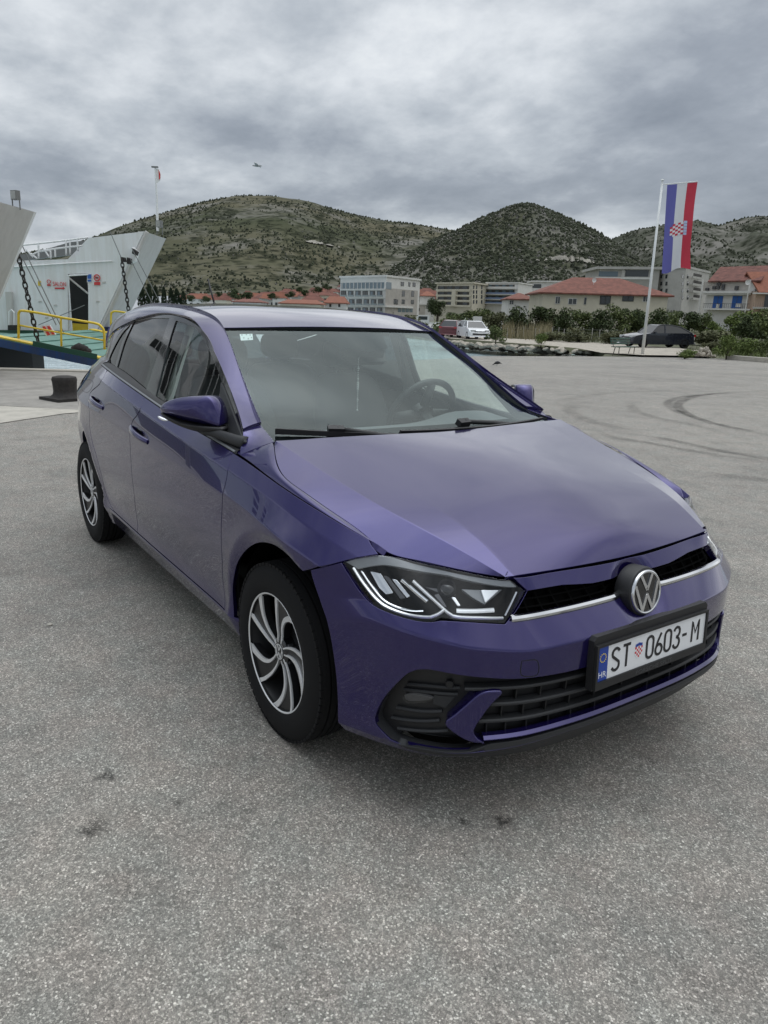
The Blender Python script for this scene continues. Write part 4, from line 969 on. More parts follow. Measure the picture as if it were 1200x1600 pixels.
for ch, x in (('S',-.180),('T',-.1315),('0',-.022),('6',.022),('0',.066),('3',.110),('-',.1515),('M',.2085)):
    m = MB()
    for s in glyph(ch, x, .031, .068, .008):
        P = np.array([pc+pu*a+pv*(b+.0)+pn*-.0030 for a, b in s]); V, F = sweep_data(P, np.tile(pn,(len(P),1)), [(-.0042,0),(.0042,0),(.0042,.0014),(-.0042,.0014)]); m.add(V, F)
    m.build('plate_character', 'plate_black', pl)
ptext('HR', -.237, -.034, .026, 1.0, 'plate_white', 'country_code')
m = MB()
for k in range(12):
    q = k*math.pi/6; m.lathe([(.0022,0),(.0022,.0005),(0,.0005)], pc+pu*(-.237+.0125*math.cos(q))+pv*(.018+.0125*math.sin(q))-pn*.0022, pn, 5)
m.build('country_stars', 'plate_yellow', pl)
m = MB(); m2 = MB(); m3_ = MB(); cu, cv, sz = -.0755, -.002, .0068
for i in range(5):
    for j in range(5):
        if j == 4 and i in (0,4): continue
        (m if (i+j) % 2 == 0 else m2).obox(pc+pu*(cu+(i-2)*sz)+pv*(cv+(2-j)*sz)-pn*.0026, (pu,pv,pn), (sz/2,sz/2,.0006))
for i in range(5): m3_.obox(pc+pu*(cu+(i-2)*sz*.95)+pv*(cv+.021+.003*(1-abs(i-2)/2))-pn*.0026, (pu,pv,pn), (sz*.40,.0045,.0006))
m.build('arms_red_squares','plate_red',pl); m2.build('arms_white_squares','plate_white',pl); m3_.build('arms_crown','plate_blue',pl)
mat('dealer_print', (.055,.056,.058), .5)
ptext('PORSCHE SPLIT', .0, -.0665, .019, 1.35, 'dealer_print', 'dealer_lettering', .0022)

# ---- doors, sill, rear quarter
MIDGAP = [(223,624),(220,637),(214.5,648),(206,661),(203,690),(205,727),(209,767),(213,804),(215.5,836)]
mg = seg(SIDE, MIDGAP); mg = mg[(mg[:,1] < 7) & (mg[:,1] > 1.12)]; xm = mg[0,0]
RG = [(165.5,582),(158,595),(141,614),(139.5,640),(140,665),(144,690),(151,714),(158,740),(164,766),(170,784),(178,798)]
rg = seg(SIDE, RG); rg = rg[(rg[:,1] < 7) & (rg[:,1] > 1.12)]; xr = rg[0,0]
DV = 1.12
dgd = dg[(dg[:,1] > DV)]; 
fdoor = np.vstack([[(x,7.) for x in np.linspace(xm, dg[0,0], 20)], dgd[1:], [(dgd[-1,0]+.003, DV)], [(x,DV) for x in np.linspace(dgd[-1,0]-.01, mg[-1,0], 20)], mg[::-1]])
rdoor = np.vstack([[(x,7.) for x in np.linspace(xr, xm, 16)], mg, [(x,DV) for x in np.linspace(mg[-1,0], rg[-1,0], 12)], rg[::-1]])
dF = panel_data(SIDE, fdoor, h=.02, gap=.0018); dR = panel_data(SIDE, rdoor, h=.02, gap=.0018)
def xz2v(x, z): return surf_solve(SIDE, x, 2, z, np.interp(z, [.215,.32,.41,.565,.73,.85,1.0], range(7)))
rarch = [(-2.535+.378*math.cos(q), .312+.372*math.sin(q)) for q in np.radians(np.linspace(8,176,30))]
ra = np.array([(x, xz2v(x, z)) for x, z in rarch])
tailq = np.array([(-2.90,1.3),(-3.02,1.2)])
quarter = np.vstack([rg, [(rg[-1,0]+.005,DV)], [(ra[0,0]+.03,1.0)], ra, tailq, [(-3.05,v) for v in (2,3,4,5,6)], [(-3.03,7.)], [(x,7.) for x in np.linspace(-2.95, xr-.02, 16)]])
dQ = panel_data(SIDE, quarter, h=.022, gap=.0018)
sill = np.vstack([[(x,1.05) for x in np.linspace(-2.13,-.30,24)], [(-.262,.75),(-.27,0.)], [(x,0.) for x in np.linspace(-.3,-2.1,20)], [(-2.15,0.),(-2.158,.7)]])
dS = panel_data(SIDE, sill, h=.025, gap=.0008, depth=.03)
# glass and trim
win = np.vstack([seg(GLS, WIN_TOP, 3), seg(GLS, WIN_BOT[:5], 3)[1:], seg(GLS, WIN_BOT[4:], 2)[1:-1]])
g_front = np.vstack([seg(GLS,[(243,619),(252,583),(262,543),(274,503)],3), seg(GLS,[(275,501.5),(290,506),(305,514),(318,530),(331,557),(345,592)],3), seg(GLS,[(346.5,596),(343,625),(343.5,657),(345,685)],3), seg(GLS,[(345,694),(300,662),(243,621)],3)])
g_rear = np.vstack([seg(GLS,[(180.5,581),(193,539),(208.5,503.5)],3), seg(GLS,[(211,501.5),(235,497.5),(264,497.5)],3), seg(GLS,[(264,499),(251,540),(241,570),(228,609)],3), seg(GLS,[(226,610),(205,596.5),(181,582)],3)])
g_quart = np.vstack([seg(GLS,[(172,574),(169.5,564),(176,547),(190,522),(203,507.5)],3), seg(GLS,[(204,508.5),(190,535),(178,576)],3)])
seal = [win, g_front, g_rear, g_quart]
dT = panel_data(GLS, win, holes=[g_front, g_rear, g_quart], h=.02, gap=.0005, depth=.01)
gp = [panel_data(GLS, g, h=.03, gap=-.004, depth=0, offset=-.005) for g in (g_front, g_rear, g_quart)]
# shoulder between door tops and the glasshouse
xs_w = GLS.pix([(164,580)])[0,0]
def belt_rows(x0, x1, lift):
    xs = np.linspace(x0, x1, 24); top = np.array([GLS(x, zv(SROWS[7](np.array([x]))[0,2]+lift))[0] for x in xs]); low = SROWS[7](xs)
    return xs, low, top
xs, low, top = belt_rows(xs_w-.02, -.345, .016)
m = MB(); n = len(xs); m.add(np.vstack([low+np.array([0,.003,.0]), low*.55+top*.45+np.array([0,-.002,.006]), top]), [(k*n+i, k*n+i+1, (k+1)*n+i+1, (k+1)*n+i) for k in range(2) for i in range(n-1)])
belt_me = m.mesh(smooth=True)
P_tr = SROWS[7](np.linspace(xs_w, -.36, 40))+np.array([0,.006,.004])
# C-pillar
ra_ = np.linspace(7/9, 1, 14); ro = RAIL(ra_, 0*ra_)
wr = seg(GLS, [(201,506),(187,520),(170,547),(161.5,566),(164,580)], 4)
xb = np.linspace(wr[-1,0]-.02, -2.99, 14)
cb = [(x, zv(SROWS[7](np.array([x]))[0,2]+.03)) for x in xb]
cpil = np.vstack([wr, cb, [(-2.97,zv(1.13))], [(p[0], zv(p[2])) for p in ro[::-1][:-1]]])
dC = panel_data(GLS, cpil, h=.02, gap=.0006, depth=.012)
xs2 = np.linspace(xs_w+.01, -3.0, 22); lo2 = SROWS[7](xs2); to2 = np.array([GLS(x, zv(SROWS[7](np.array([x]))[0,2]+.034))[0] for x in xs2])
m = MB(); n2 = len(xs2); m.add(np.vstack([lo2, lo2*.68+to2*.32+np.array([0,0,.004]), lo2*.32+to2*.68+np.array([0,.0,-.004]), to2+np.array([0,.002,0])]), [(k*n2+i, k*n2+i+1, (k+1)*n2+i+1, (k+1)*n2+i) for k in range(3) for i in range(n2-1)])
sh_me = m.mesh(smooth=True)
def mirror_me(me):
    c = me.copy(); 
    for v in c.vertices: v.co.y = -v.co.y
    c.flip_normals(); c.update(); return c
handle_px = {'front': ((205,668),(231,691)), 'rear': ((142,621),(161,638))}
for sg, s in ((1, lambda d: d), (-1, mir)):
    fd = put('front_door', s(dF), 'paint', car); rd = put('rear_door', s(dR), 'paint', car)
    put('window_glass', s(gp[0]), 'door_glass', fd); put('window_glass', s(gp[1]), 'privacy_glass', rd); put('quarter_window', s(gp[2]), 'privacy_glass', car)
    put('rear_quarter', s(dQ), 'paint', car); put('sill', s(dS), 'paint', car)
    put('window_trim', s(dT), 'gloss_black', car); put('rear_pillar', s(dC), 'paint', car)
    link('window_seal', belt_me if sg > 0 else mirror_me(belt_me), 'black_plastic', car)
    link('shoulder', sh_me if sg > 0 else mirror_me(sh_me), 'paint', car)
    V, F = sweep_data(P_tr*np.array([1,sg,1]), np.tile([0,-.5*sg,.86],(len(P_tr),1)), rr(.009,.004,.4)); MB().add(V,F).build('belt_reflection', 'grey_satin', car, angle=40)  # grey strip standing for light reflected along the door tops
    for door, key in ((fd,'front'),(rd,'rear')):
        (u0,v0),(u1,v1) = handle_px[key]
        ab = SIDE.pix([(u0,v0),(u1,v1)]); t = np.linspace(0,1,13); A = ab[0]+(ab[1]-ab[0])*t[:,None]
        P = SIDE(*A.T); N = SIDE.normal(*A.T); lift = .034*np.sin(np.pi*np.clip(t*.9+.07,0,1))**.55-.004
        P = (P+N*lift[:,None])*np.array([1,sg,1]); N = N*np.array([1,sg,1])
        hw = lambda q: rr(.030-.012*abs(q-.45), .013, .45, -.013)
        m = MB(); m.add(*sweep_data(P, N, hw)); m.build('handle', 'paint', door, angle=50)
        c = SIDE(*A[6])[0]*np.array([1,sg,1]); nn = SIDE.normal(*A[6])[0]*np.array([1,sg,1])
        ax = (P[-1]-P[0])/np.linalg.norm(P[-1]-P[0])
        up = np.cross(ax, nn)*1.0; m = MB(); k = 20; V = []
        for ring, (q, dd) in enumerate(((1.0,.0012),(.8,.0016),(.4,.0018))):
            for j in range(k): th = 2*math.pi*j/k; V.append(c+ax*.060*q*math.cos(th)+up*.026*q*math.sin(th)+nn*dd)
        V.append(c+nn*.0018)
        F = [(r*k+j, r*k+(j+1)%k, (r+1)*k+(j+1)%k, (r+1)*k+j) for r in range(2) for j in range(k)]+[(2*k+j, 2*k+(j+1)%k, 3*k) for j in range(k)]
        m.add(V, F); m.build('handle_shade', 'gloss_black', door, smooth=True)  # flat black oval on the door skin: the grip hollow's shade as colour
# fuel flap outline
ff = cr(SIDE.pix([(128.5,602),(134,594.5),(141,593.5),(145.5,598),(142,608),(136,613),(129,610)]), 4, closed=True); P = SIDE(*ff.T); N = SIDE.normal(*ff.T)
V, F = sweep_data(P, N, [(-.0013,.0006),(.0013,.0006),(.0013,-.002),(-.0013,-.002)], closed=True); MB().add(V,F).build('fuel_flap_gap', 'frit', car)

# ---- black channel between windscreen and pillars / roof
for sg in (1,-1):
    a_ = np.linspace(0,4/9,30); P = RAIL(a_, 5+0*a_); N = np.stack([WS.normal(-1+0*x, 4*x/(4/9))[0] for x in a_])
    m = MB(); n = len(P); Q = P-N*.030+np.array([0,.004,0]); P2 = P-N*.001
    m.add(np.vstack([P2, Q])*np.array([1,sg,1]), [(i,i+1,n+i+1,n+i) for i in range(n-1)]); m.build('windscreen_channel', 'frit', car, smooth=True)
yh = np.linspace(-.575,.575,25); hx_ = -1.014+.08*(1-(yh/.571)**2)
hp = np.array([ROOF(x, surf_solve(ROOF, x, 1, y, 2+2*y/.571))[0] for x, y in zip(hx_, yh)])
m = MB(); n = len(hp); m.add(np.vstack([hp+np.array([.001,0,-.003]), hp+np.array([-.004,0,-.016])]), [(i,i+1,n+i+1,n+i) for i in range(n-1)]); m.build('windscreen_channel', 'frit', car, smooth=True)
# scuttle panel below the wipers
ys = np.linspace(-.73,.73,31); w = 1-(ys/.718)**2
hx = -.229+.1*w; A = np.stack([hx+.02, ys, .985+.010*w-.012], 1); B = np.stack([hx-.10, ys, .985+.010*w-.012], 1)
m = MB(); n = len(ys); m.add(np.vstack([A, A+np.array([-.03,0,-.012]), B]), [(k*n+i,k*n+i+1,(k+1)*n+i+1,(k+1)*n+i) for k in range(2) for i in range(n-1)]); m.build('scuttle', 'dark_plastic', car, smooth=True)
# wipers
def wiper(pa, pb, pm, label):
    w_ = empty('wiper'); w_.parent = car
    ab = WS.pix([pa, pb]); t = np.linspace(0,1,17); A = ab[0]+(ab[1]-ab[0])*t[:,None]; P = WS(*A.T); N = WS.normal(*A.T)
    prof = lambda q: [(-.011+.006*abs(q-.35),.0),(.011-.006*abs(q-.35),.0),(.004,.019-.010*q),(-.006,.021-.010*q)]
    MB().add(*sweep_data(P, N, prof)).build('blade', 'black_plastic', w_, angle=40)
    c = WS(*WS.pix([pm])[0])[0]; nn = WS.normal(*WS.pix([pm])[0])[0]; ax = P[-1]-P[0]; ax /= np.linalg.norm(ax); b = np.cross(nn, ax)
    MB().obox(c+nn*.014, (ax,b,nn), (.030,.014,.013)).build('clip', 'black_plastic', w_)
    return P, w_
P1, w1 = wiper((430,677),(620,681),(524,677),''); P2, w2 = wiper((624,679),(846,655),(722,665),'')
for Pw, ww, pa, pb in ((P1, w1, (524,676),(640,684)), (P2, w2, (722,664),(810,661))):
    q = [at(*pa, y=0)*0+WS(*WS.pix([pa])[0])[0]+np.array([.012,0,.016]), WS(*WS.pix([pb])[0])[0]+np.array([.0,0,-.012])]
    MB().tube([q[0], q[0]*.5+q[1]*.5+np.array([0,0,.004]), q[1]], [.009,.010,.012], 8).build('arm', 'black_plastic', ww, smooth=True)

# ---- rear end (behind the car, out of sight from the front)
def rrow(x, z, yk, xk):
    P = np.array([(x,0,z),(x+.005,-.3,z),(x+.03,-.5,z),(xk,-yk,z)]); return symc(P)
end = lambda v, x=-3.04: SIDE(x, v)[0]
rear_rows = []
for x, v, z in ((-3.17,.4,.24),(-3.225,1.5,.38),(-3.225,3,.565),(-3.20,4,.74),(-3.19,5,.90)):
    e = end(v); rear_rows.append(symc(np.array([(x,0,z),(x+.004,-.3,z),(x+.03,-.55,z),e])))
e = end(7,-3.02); rear_rows.append(symc(np.array([(-3.15,0,1.06),(-3.145,-.25,1.06),(-3.12,-.45,1.065),e])))
REAR = Surf(rear_rows, arange=(-1,1), sign=1)
o = np.array([(a,0) for a in np.linspace(-1,1,20)]+[(1,v) for v in (1,2,3,4)]+[(a,5) for a in np.linspace(1,-1,20)]+[(-1,v) for v in (4,3,2,1)], float)
put('tailgate', panel_data(REAR, o, h=.04, gap=-.002, depth=0), 'paint', car)
rg_rows = [rear_rows[-1]]
for t, z in ((.5,1.2),(1,1.335)):
    e = GLS(-2.99+.03*t, zv(1.11+.03*t))[0] if t < 1 else np.array((-2.97,-.43,1.335)); rg_rows.append(symc(np.array([(-3.13+.09*t,0,z+.012),(-3.12+.09*t,-.2,z+.01),(-3.08+.08*t,-.36,z+.004),e])))
RG_ = Surf(rg_rows, arange=(-1,1), sign=1)
o = np.array([(a,0) for a in np.linspace(-1,1,20)]+[(1,1)]+[(a,2) for a in np.linspace(1,-1,20)]+[(-1,1)], float)
put('rear_window', panel_data(RG_, o, h=.05, gap=-.002, depth=0), 'privacy_glass', car)
# rear lamps: thin, wrapped round the corner
for sg in (1,-1):
    xs_ = np.linspace(-2.93,-3.10,8); P = np.vstack([SIDE(x, v)[0]+SIDE.normal(x, v)[0]*.004 for v in (5.1,5.5,5.95) for x in xs_])*np.array([1,sg,1])
    m = MB(); m.add(P, [(k*8+i,k*8+i+1,(k+1)*8+i+1,(k+1)*8+i) for k in range(2) for i in range(7)]); m.build('rear_lamp', 'tail_red', car, smooth=True)
# under-body, wheel-house liners
m = MB(); m.box((-2.95,-.62,.19),(.62,.62,.30)); m.build('floor_pan', 'liner', car)
m = MB(); m.box((-.16,-.60,.30),(.60,.60,.60)); m.build('engine_block', 'liner', car)
for cx in (0.03,-2.54):
    for sg in (1,-1):
        m = MB(); a_ = np.linspace(math.radians(-12),math.radians(192),30); V = []
        for yy, r in ((.79 if cx > -1 else .74,.395 if cx > -1 else .385),(.60,.395 if cx > -1 else .385),(.58,.37)):
            V += [(cx+r*math.cos(q), sg*-yy, .312+r*math.sin(q)) for q in a_]
        V.append((cx,-sg*.58,.312)); n = len(a_)
        F = [(k*n+i,k*n+i+1,(k+1)*n+i+1,(k+1)*n+i) for k in range(2) for i in range(n-1)]+[(2*n+i,2*n+i+1,3*n) for i in range(n-1)]
        m.add(V, F); m.build('wheel_house', 'liner', car)
# antenna on the roof
pb = at(335,475.5,y=0.); pt = at(325,436,y=0.)
an = empty('antenna'); an.parent = car
MB().tube([pb+np.array([.03,0,-.012]), pb*.97+pt*.03], [.018,.010], 10).build('base', 'black_plastic', an, smooth=True)
MB().tube([pb, pb*.5+pt*.5, pt], [.006,.0055,.0045], 8).build('rod', 'black_plastic', an, smooth=True)

# ---- wheels
mat('petal_black', (.010,.010,.011), .35); mat('brake_steel', (.03,.03,.032), .5, .6)
def make_wheel(front=True):
    """built with the axle along y, outer face towards -y, centre of tyre at origin; returns meshes"""
    ax = np.array([0,-1.,0]); c = np.zeros(3); out = {}
    m = MB(); R_ = .311
    prof = [(.196,.070),(.205,.0775),(.213,.082),(.230,.0855),(.250,.0865),(.268,.085),(.285,.0795),(.297,.073),(.3035,.068),(.3075,.062)]
    tread = []
    for w0, w1 in ((.064,.040),(.034,.012),(.006,-.006),(-.012,-.034),(-.040,-.064)):
        tread += [(.300,w0+.0005),(.309 if abs(w0) > .05 else R_,w0-.001),(.309 if abs(w1) > .05 else R_,w1+.001),(.300,w1-.0005)]
    prof = prof+tread+[(.3075,-.066),(.297,-.08),(.268,-.0925),(.23,-.09),(.20,-.08)]
    m.lathe(prof, c, ax, 72); 
    # shoulder blocks
    for k in range(72):
        q = 2*math.pi*(k+.5)/72; e1 = np.array([math.cos(q),0,math.sin(q)]); e2 = np.array([-math.sin(q),0,math.cos(q)])
        m.obox(e1*.3035+ax*.0675, (e1,e2,ax), (.0045,.0105,.0065))
    out['tyre'] = (m.mesh(angle=35), 'rubber')
    m = MB(); m.lathe([(.2055,.066),(.2085,.078),(.2070,.0795),(.2035,.0775),(.201,.071),(.196,.040),(.190,.0),(.190,-.06),(.205,-.075)], c, ax, 72); out['rim'] = (m.mesh(angle=30), 'black_plastic')
    m = MB(); m.lathe([(.2015,.0772),(.2040,.0795),(.2072,.0797),(.2085,.078),(.2055,.070)], c, ax, 72); out['rim_lip'] = (m.mesh(angle=40), 'machined')
    m = MB(); m.lathe([(.0,.02),(.125,.02),(.13,.015),(.13,-.01),(.08,-.01)], c, ax, 48); out['brake_disc'] = (m.mesh(angle=30), 'brake_steel')
    m = MB(); m.lathe([(.192,-.02),(.13,-.03),(.0,-.03)], c, ax, 40); out['barrel_back'] = (m.mesh(), 'liner')
    # petals
    def pt(r, deg, h):
        q = math.radians(deg); return np.array([r*math.cos(q), 0, r*math.sin(q)])+ax*h
    hgt = lambda r: np.interp(r, [.03,.06,.12,.18,.207], [.060,.058,.063,.071,.0765])
    st = [(.030,24),(.060,17),(.10,12),(.15,6),(.18,3),(.2035,0)]
    hk = [(.030,-20),(.060,-14),(.09,-14),(.115,-17),(.145,-24),(.17,-31.5),(.19,-37.5),(.2035,-42)]
    for k in range(5):
        ph = 90-72*k; N_ = 16; rs = np.linspace(.030,.2035,N_)
        a_s = np.interp(rs, *zip(*st)); a_h = np.interp(rs, *zip(*hk)); m = MB(); V = []
        for r, a0, a1 in zip(rs, a_s, a_h):
            h = hgt(r)
            for t in (0,.5,1): V.append(pt(r, ph+a0+(a1-a0)*t, h-.006))
            for t in (0,.5,1): V.append(pt(r, ph+a0+(a1-a0)*t, h-.030))
        F = []
        for i in range(N_-1):
            b, d = 6*i, 6*(i+1)
            F += [(b,b+1,d+1,d),(b+1,b+2,d+2,d+1),(b+3,d+3,d+4,b+4),(b+4,d+4,d+5,b+5),(b,d,d+3,b+3),(b+2,b+5,d+5,d+2)]
        m.add(V, F); out['petal.%d' % k] = (m.mesh(angle=30), 'petal_black')
        for nm, cs, wf in (('s', st, lambda r: np.interp(r,[.03,.06,.205],[.004,.006,.0165])), ('h', hk, lambda r: np.interp(r,[.03,.06,.11,.15,.205],[.004,.006,.012,.019,.031]))):
            m = MB(); V = []; rr_ = np.linspace(.032,.2035,18); aa = np.interp(rr_, *zip(*cs)); 
            sgn = 1 if nm == 's' else -1
            C2 = np.array([pt(r, ph+a, hgt(r)) for r, a in zip(rr_, aa)]); T = np.gradient(C2, axis=0); T /= np.linalg.norm(T,axis=1)[:,None]
            B = np.cross(T, ax); B /= np.linalg.norm(B,axis=1)[:,None]
            for i, r in enumerate(rr_):
                w = wf(r); inn = B[i]*(1 if np.dot(B[i], pt(1, ph-18, 0)-pt(1, ph-18, 0)*0) > 0 else 1)
                # grow towards the petal's inside
                e = np.array([math.sin(math.radians(ph+aa[i])),0,-math.cos(math.radians(ph+aa[i]))])  # towards smaller angle
                e = e*sgn
                V += [C2[i]-e*.0012-ax*.003, C2[i]-e*.0006, C2[i]+e*w*.96, C2[i]+e*w-ax*.003, C2[i]+e*w-ax*.0062, C2[i]-e*.0012-ax*.0062]
            F = [(i*6+j, i*6+(j+1)%6, (i+1)*6+(j+1)%6, (i+1)*6+j) for i in range(17) for j in range(6)]
            m.add(V, F); out['spoke_edge.%d%s' % (k, nm)] = (m.mesh(angle=30), 'machined')
    m = MB(); m.lathe([(.052,.02),(.050,.052),(.044,.0575),(.034,.0585)], c, ax, 40); out['hub'] = (m.mesh(angle=40), 'gloss_black')
    m = MB(); m.lathe([(.034,.055),(.032,.0605),(.028,.0615),(0,.062)], c, ax, 40); out['hub_cap'] = (m.mesh(angle=40), 'gloss_black')
    m = MB(); m.lathe([(.0245,.0612),(.0245,.0628),(.0275,.0628),(.0275,.0612)], c, ax, 40)
    e1, e2 = np.array([1.,0,0]), np.array([0,0,1.]); s_ = .42
    for p, q in (((-.0265,.055),(0,.0075)),((.0265,.055),(0,.0075)),((-.0535,.027),(-.024,-.0545)),((-.024,-.0545),(0,-.0055)),((0,-.0055),(.024,-.0545)),((.024,-.0545),(.0535,.027))):
        stroke(m, np.array(p)*s_, np.array(q)*s_, .0046, ax*.0618, e1, e2, ax, .001)
    out['hub_badge'] = (m.mesh(), 'machined')
    m = MB()
    for k in range(5):
        q = math.radians(90-72*k-52); m.lathe([(.0085,.03),(.0085,.046),(.006,.048),(0,.048)], (.048*math.cos(q),0,.048*math.sin(q)), ax, 10)
    out['bolts'] = (m.mesh(), 'steel_dark')
    return out
WH = make_wheel()
for cx, yy in ((0.,.757),(-2.551,.752)):
    for sg in (1,-1):
        w_ = empty('wheel', (cx,-yy*sg,.3085)); w_.parent = car
        if sg < 0: w_.rotation_euler = (0,0,math.pi)
        for nm, (me, ma) in WH.items():
            ob = link(nm.split('.')[0], me, ma, w_)
            if nm == 'bolts': ob['kind'] = 'stuff'

# ---- side mirrors
def make_mirror(sg):
    mr = empty('side_mirror'); mr.parent = car; q = np.array([1,sg,1])
    # outline of the shell seen from the front, on the upright plane through its two ends; blown up forwards, flat behind
    A = at(243,640,y=-.975); B = at(335,668,y=-.835); t_ = (B-A)*np.array([1,1,0]); L_ = np.linalg.norm(t_); t_ /= L_; nf = np.cross(t_, [0,0,1.]); nf *= np.sign(nf[0])
    def onpl(px):
        out = []
        for p in px:
            d = ray(*p); k = ((A-CAMPOS)@nf)/(d@nf); out.append(CAMPOS+k*d)
        return np.array(out)
    def shell(px, name, material, bul, back, pw=2.6):
        O = cr(onpl(px), 4, closed=True); c = O.mean(0); k = len(O); V = []
        lv = [(.80,-back),(.93,-back*.92),(.985,-back*.45),(1.0,0)]+[(s_, bul*(1-s_**pw)) for s_ in (.96,.88,.76,.6,.4,.2)]
        for s_, d in lv: V += [(c+(p-c)*s_+nf*(d-.03))*q for p in O]
        V.append((c+nf*(bul-.03))*q); V.append((c-nf*(back+.03))*q); n = len(lv)
        F = [(i*k+j, i*k+(j+1)%k, (i+1)*k+(j+1)%k, (i+1)*k+j) for i in range(n-1) for j in range(k)]+[((n-1)*k+j, (n-1)*k+(j+1)%k, n*k) for j in range(k)]+[((j+1)%k, j, n*k+1) for j in range(k)]
        link(name, MB().add(V, F).mesh(smooth=True), material, mr)
    shell([(242.5,637),(250,630),(264,624.5),(284,621),(303,620),(316,620.5),(325,629),(331,643),(334.5,658),(335,667),(326,667),(300,663),(276,657.5),(255,650.5),(244,645)], 'mirror_housing', 'paint', .034, .075)
    shell([(243,646),(256,651),(276,658),(300,663.5),(326,668),(336,669),(340,674),(330,678),(305,677),(280,670),(258,660),(246,652)], 'mirror_shell', 'black_plastic', .035, .06)
    foot = np.array([at(384,692,y=-.772), at(372,689,y=-.785), at(355,683,y=-.797), at(336,677,y=-.82), at(316,673,y=-.85)])*q
    MB().tube(cr(foot,4), np.linspace(.024,.014,17), 12).build('mirror_arm', 'dark_plastic', mr, smooth=True)
    I = onpl([(248,650.5),(255,654.5),(263,657)]); I = (I+nf*.004)*q; MB().tube(cr(I,3), [.002,.005,.006,.006,.006,.004,.002], 8).build('indicator', 'lamp_white', mr, smooth=True)
    O = onpl([(247,638),(265,628),(312,624),(328,650),(328,664),(260,649)]); c = O.mean(0)
    MB().add([(c+(p-c)*.86-nf*.1065)*q for p in O], [tuple(range(len(O)))]).build('mirror_glass', 'mirror_glass', mr)
make_mirror(1); make_mirror(-1)
# triangular mirror foot in the window corner
tri = seg(GLS, [(347,597),(383,689)], 3); 
trio = np.vstack([tri, seg(GLS,[(383,692),(362,706),(345,695)],2)[0:], seg(GLS,[(344,660),(343.5,630),(346,600)],3)])
dTri = panel_data(GLS, trio, h=.015, gap=0, lip=.004, depth=.012, offset=.006)
for s in (lambda d: d, mir): put('mirror_triangle', s(dTri), 'dark_plastic', car)

# ---- cabin
cab = car
m = MB(); V = []   # dashboard
ys = np.linspace(-.70,.70,25)
prof = [(-.16,.955),(-.30,.985),(-.45,.985),(-.58,.965),(-.66,.93),(-.69,.86),(-.68,.70)]
for x, z in prof:
    for y in ys:
        hood_b = .045*math.exp(-((y-.36)/.17)**2)*(1 if x < -.4 else .3); V.append((x+.07*(1-(y/.7)**2), y, z+hood_b-.03*(abs(y)/.7)**3))
n = len(ys); m.add(V, [(k*n+i,k*n+i+1,(k+1)*n+i+1,(k+1)*n+i) for k in range(len(prof)-1) for i in range(n-1)]); m.build('dashboard', 'dash_plastic', car, smooth=True)
def seat(y, x=-1.35, wide=.25, rear=False):
    st_ = empty('seat'); st_.parent = car
    def cushion(name, secs, k=24):
        V = []
        for cx, cz, hx, hy, tilt in secs:
            for j in range(k):
                th = 2*math.pi*j/k; a, b = math.cos(th), math.sin(th)
                V.append((cx+abs(a)**.6*np.sign(a)*hx, y+abs(b)**.5*np.sign(b)*hy, cz))
        n = len(secs); F = [(i*k+j, i*k+(j+1)%k, (i+1)*k+(j+1)%k, (i+1)*k+j) for i in range(n-1) for j in range(k)]+[tuple(range(k))[::-1], tuple((n-1)*k+j for j in range(k))]
        ob = link(name, MB().add(V, F).mesh(smooth=True), 'seat_cloth', st_); sd = ob.modifiers.new('s','SUBSURF'); sd.levels = 1; sd.render_levels = 1
    cushion('backrest', [(x+.02,.50,.06,wide,0),(x,.60,.08,wide,0),(x-.06,.80,.075,wide*.98,0),(x-.13,1.0,.06,wide*.88,0),(x-.17,1.08,.045,wide*.7,0),(x-.18,1.10,.02,wide*.5,0)])
    cushion('cushion', [(x+.25,.40,.28,wide,0),(x+.25,.50,.30,wide,0),(x+.25,.54,.27,wide*.9,0)])
    cushion('headrest', [(x-.17,1.12,.035,.10,0),(x-.18,1.16,.05,.13,0),(x-.19,1.24,.05,.13,0),(x-.195,1.29,.03,.10,0)])
    m = MB()
    for d in (-.06,.06): m.tube([(x-.16,y+d,1.05),(x-.175,y+d,1.17)], .006, 6)
    m.build('headrest_posts', 'steel_dark', st_)
    if rear: 
        for c in st_.children: pass
seat(-.36); seat(.36); seat(-.36,-2.15,.30,True); seat(.36,-2.15,.30,True)
sw = empty('steering_wheel'); sw.parent = car
cS = np.array([-.80,.36,.955]); axS = np.array([-.90,0,.43]); axS /= np.linalg.norm(axS); e1 = np.array([0,1.,0]); e2 = np.cross(axS, e1)
P = [cS+.185*(math.cos(t)*e1+math.sin(t)*e2) for t in np.linspace(0,2*math.pi,41)]
MB().tube(P, .016, 10, cap=False).build('rim', 'black_plastic', sw, smooth=True)
for t in (0, math.pi, -math.pi/2): MB().tube([cS, cS+.18*(math.cos(t)*e1+math.sin(t)*e2)], [.03,.018], 8).build('spoke', 'black_plastic', sw, smooth=True)
MB().lathe([(.06,-.02),(.06,.02),(.045,.03),(0,.03)], cS, axS, 24).build('airbag', 'black_plastic', sw, angle=40)
MB().tube([cS, cS-axS*.3], .035, 10).build('column', 'black_plastic', sw)
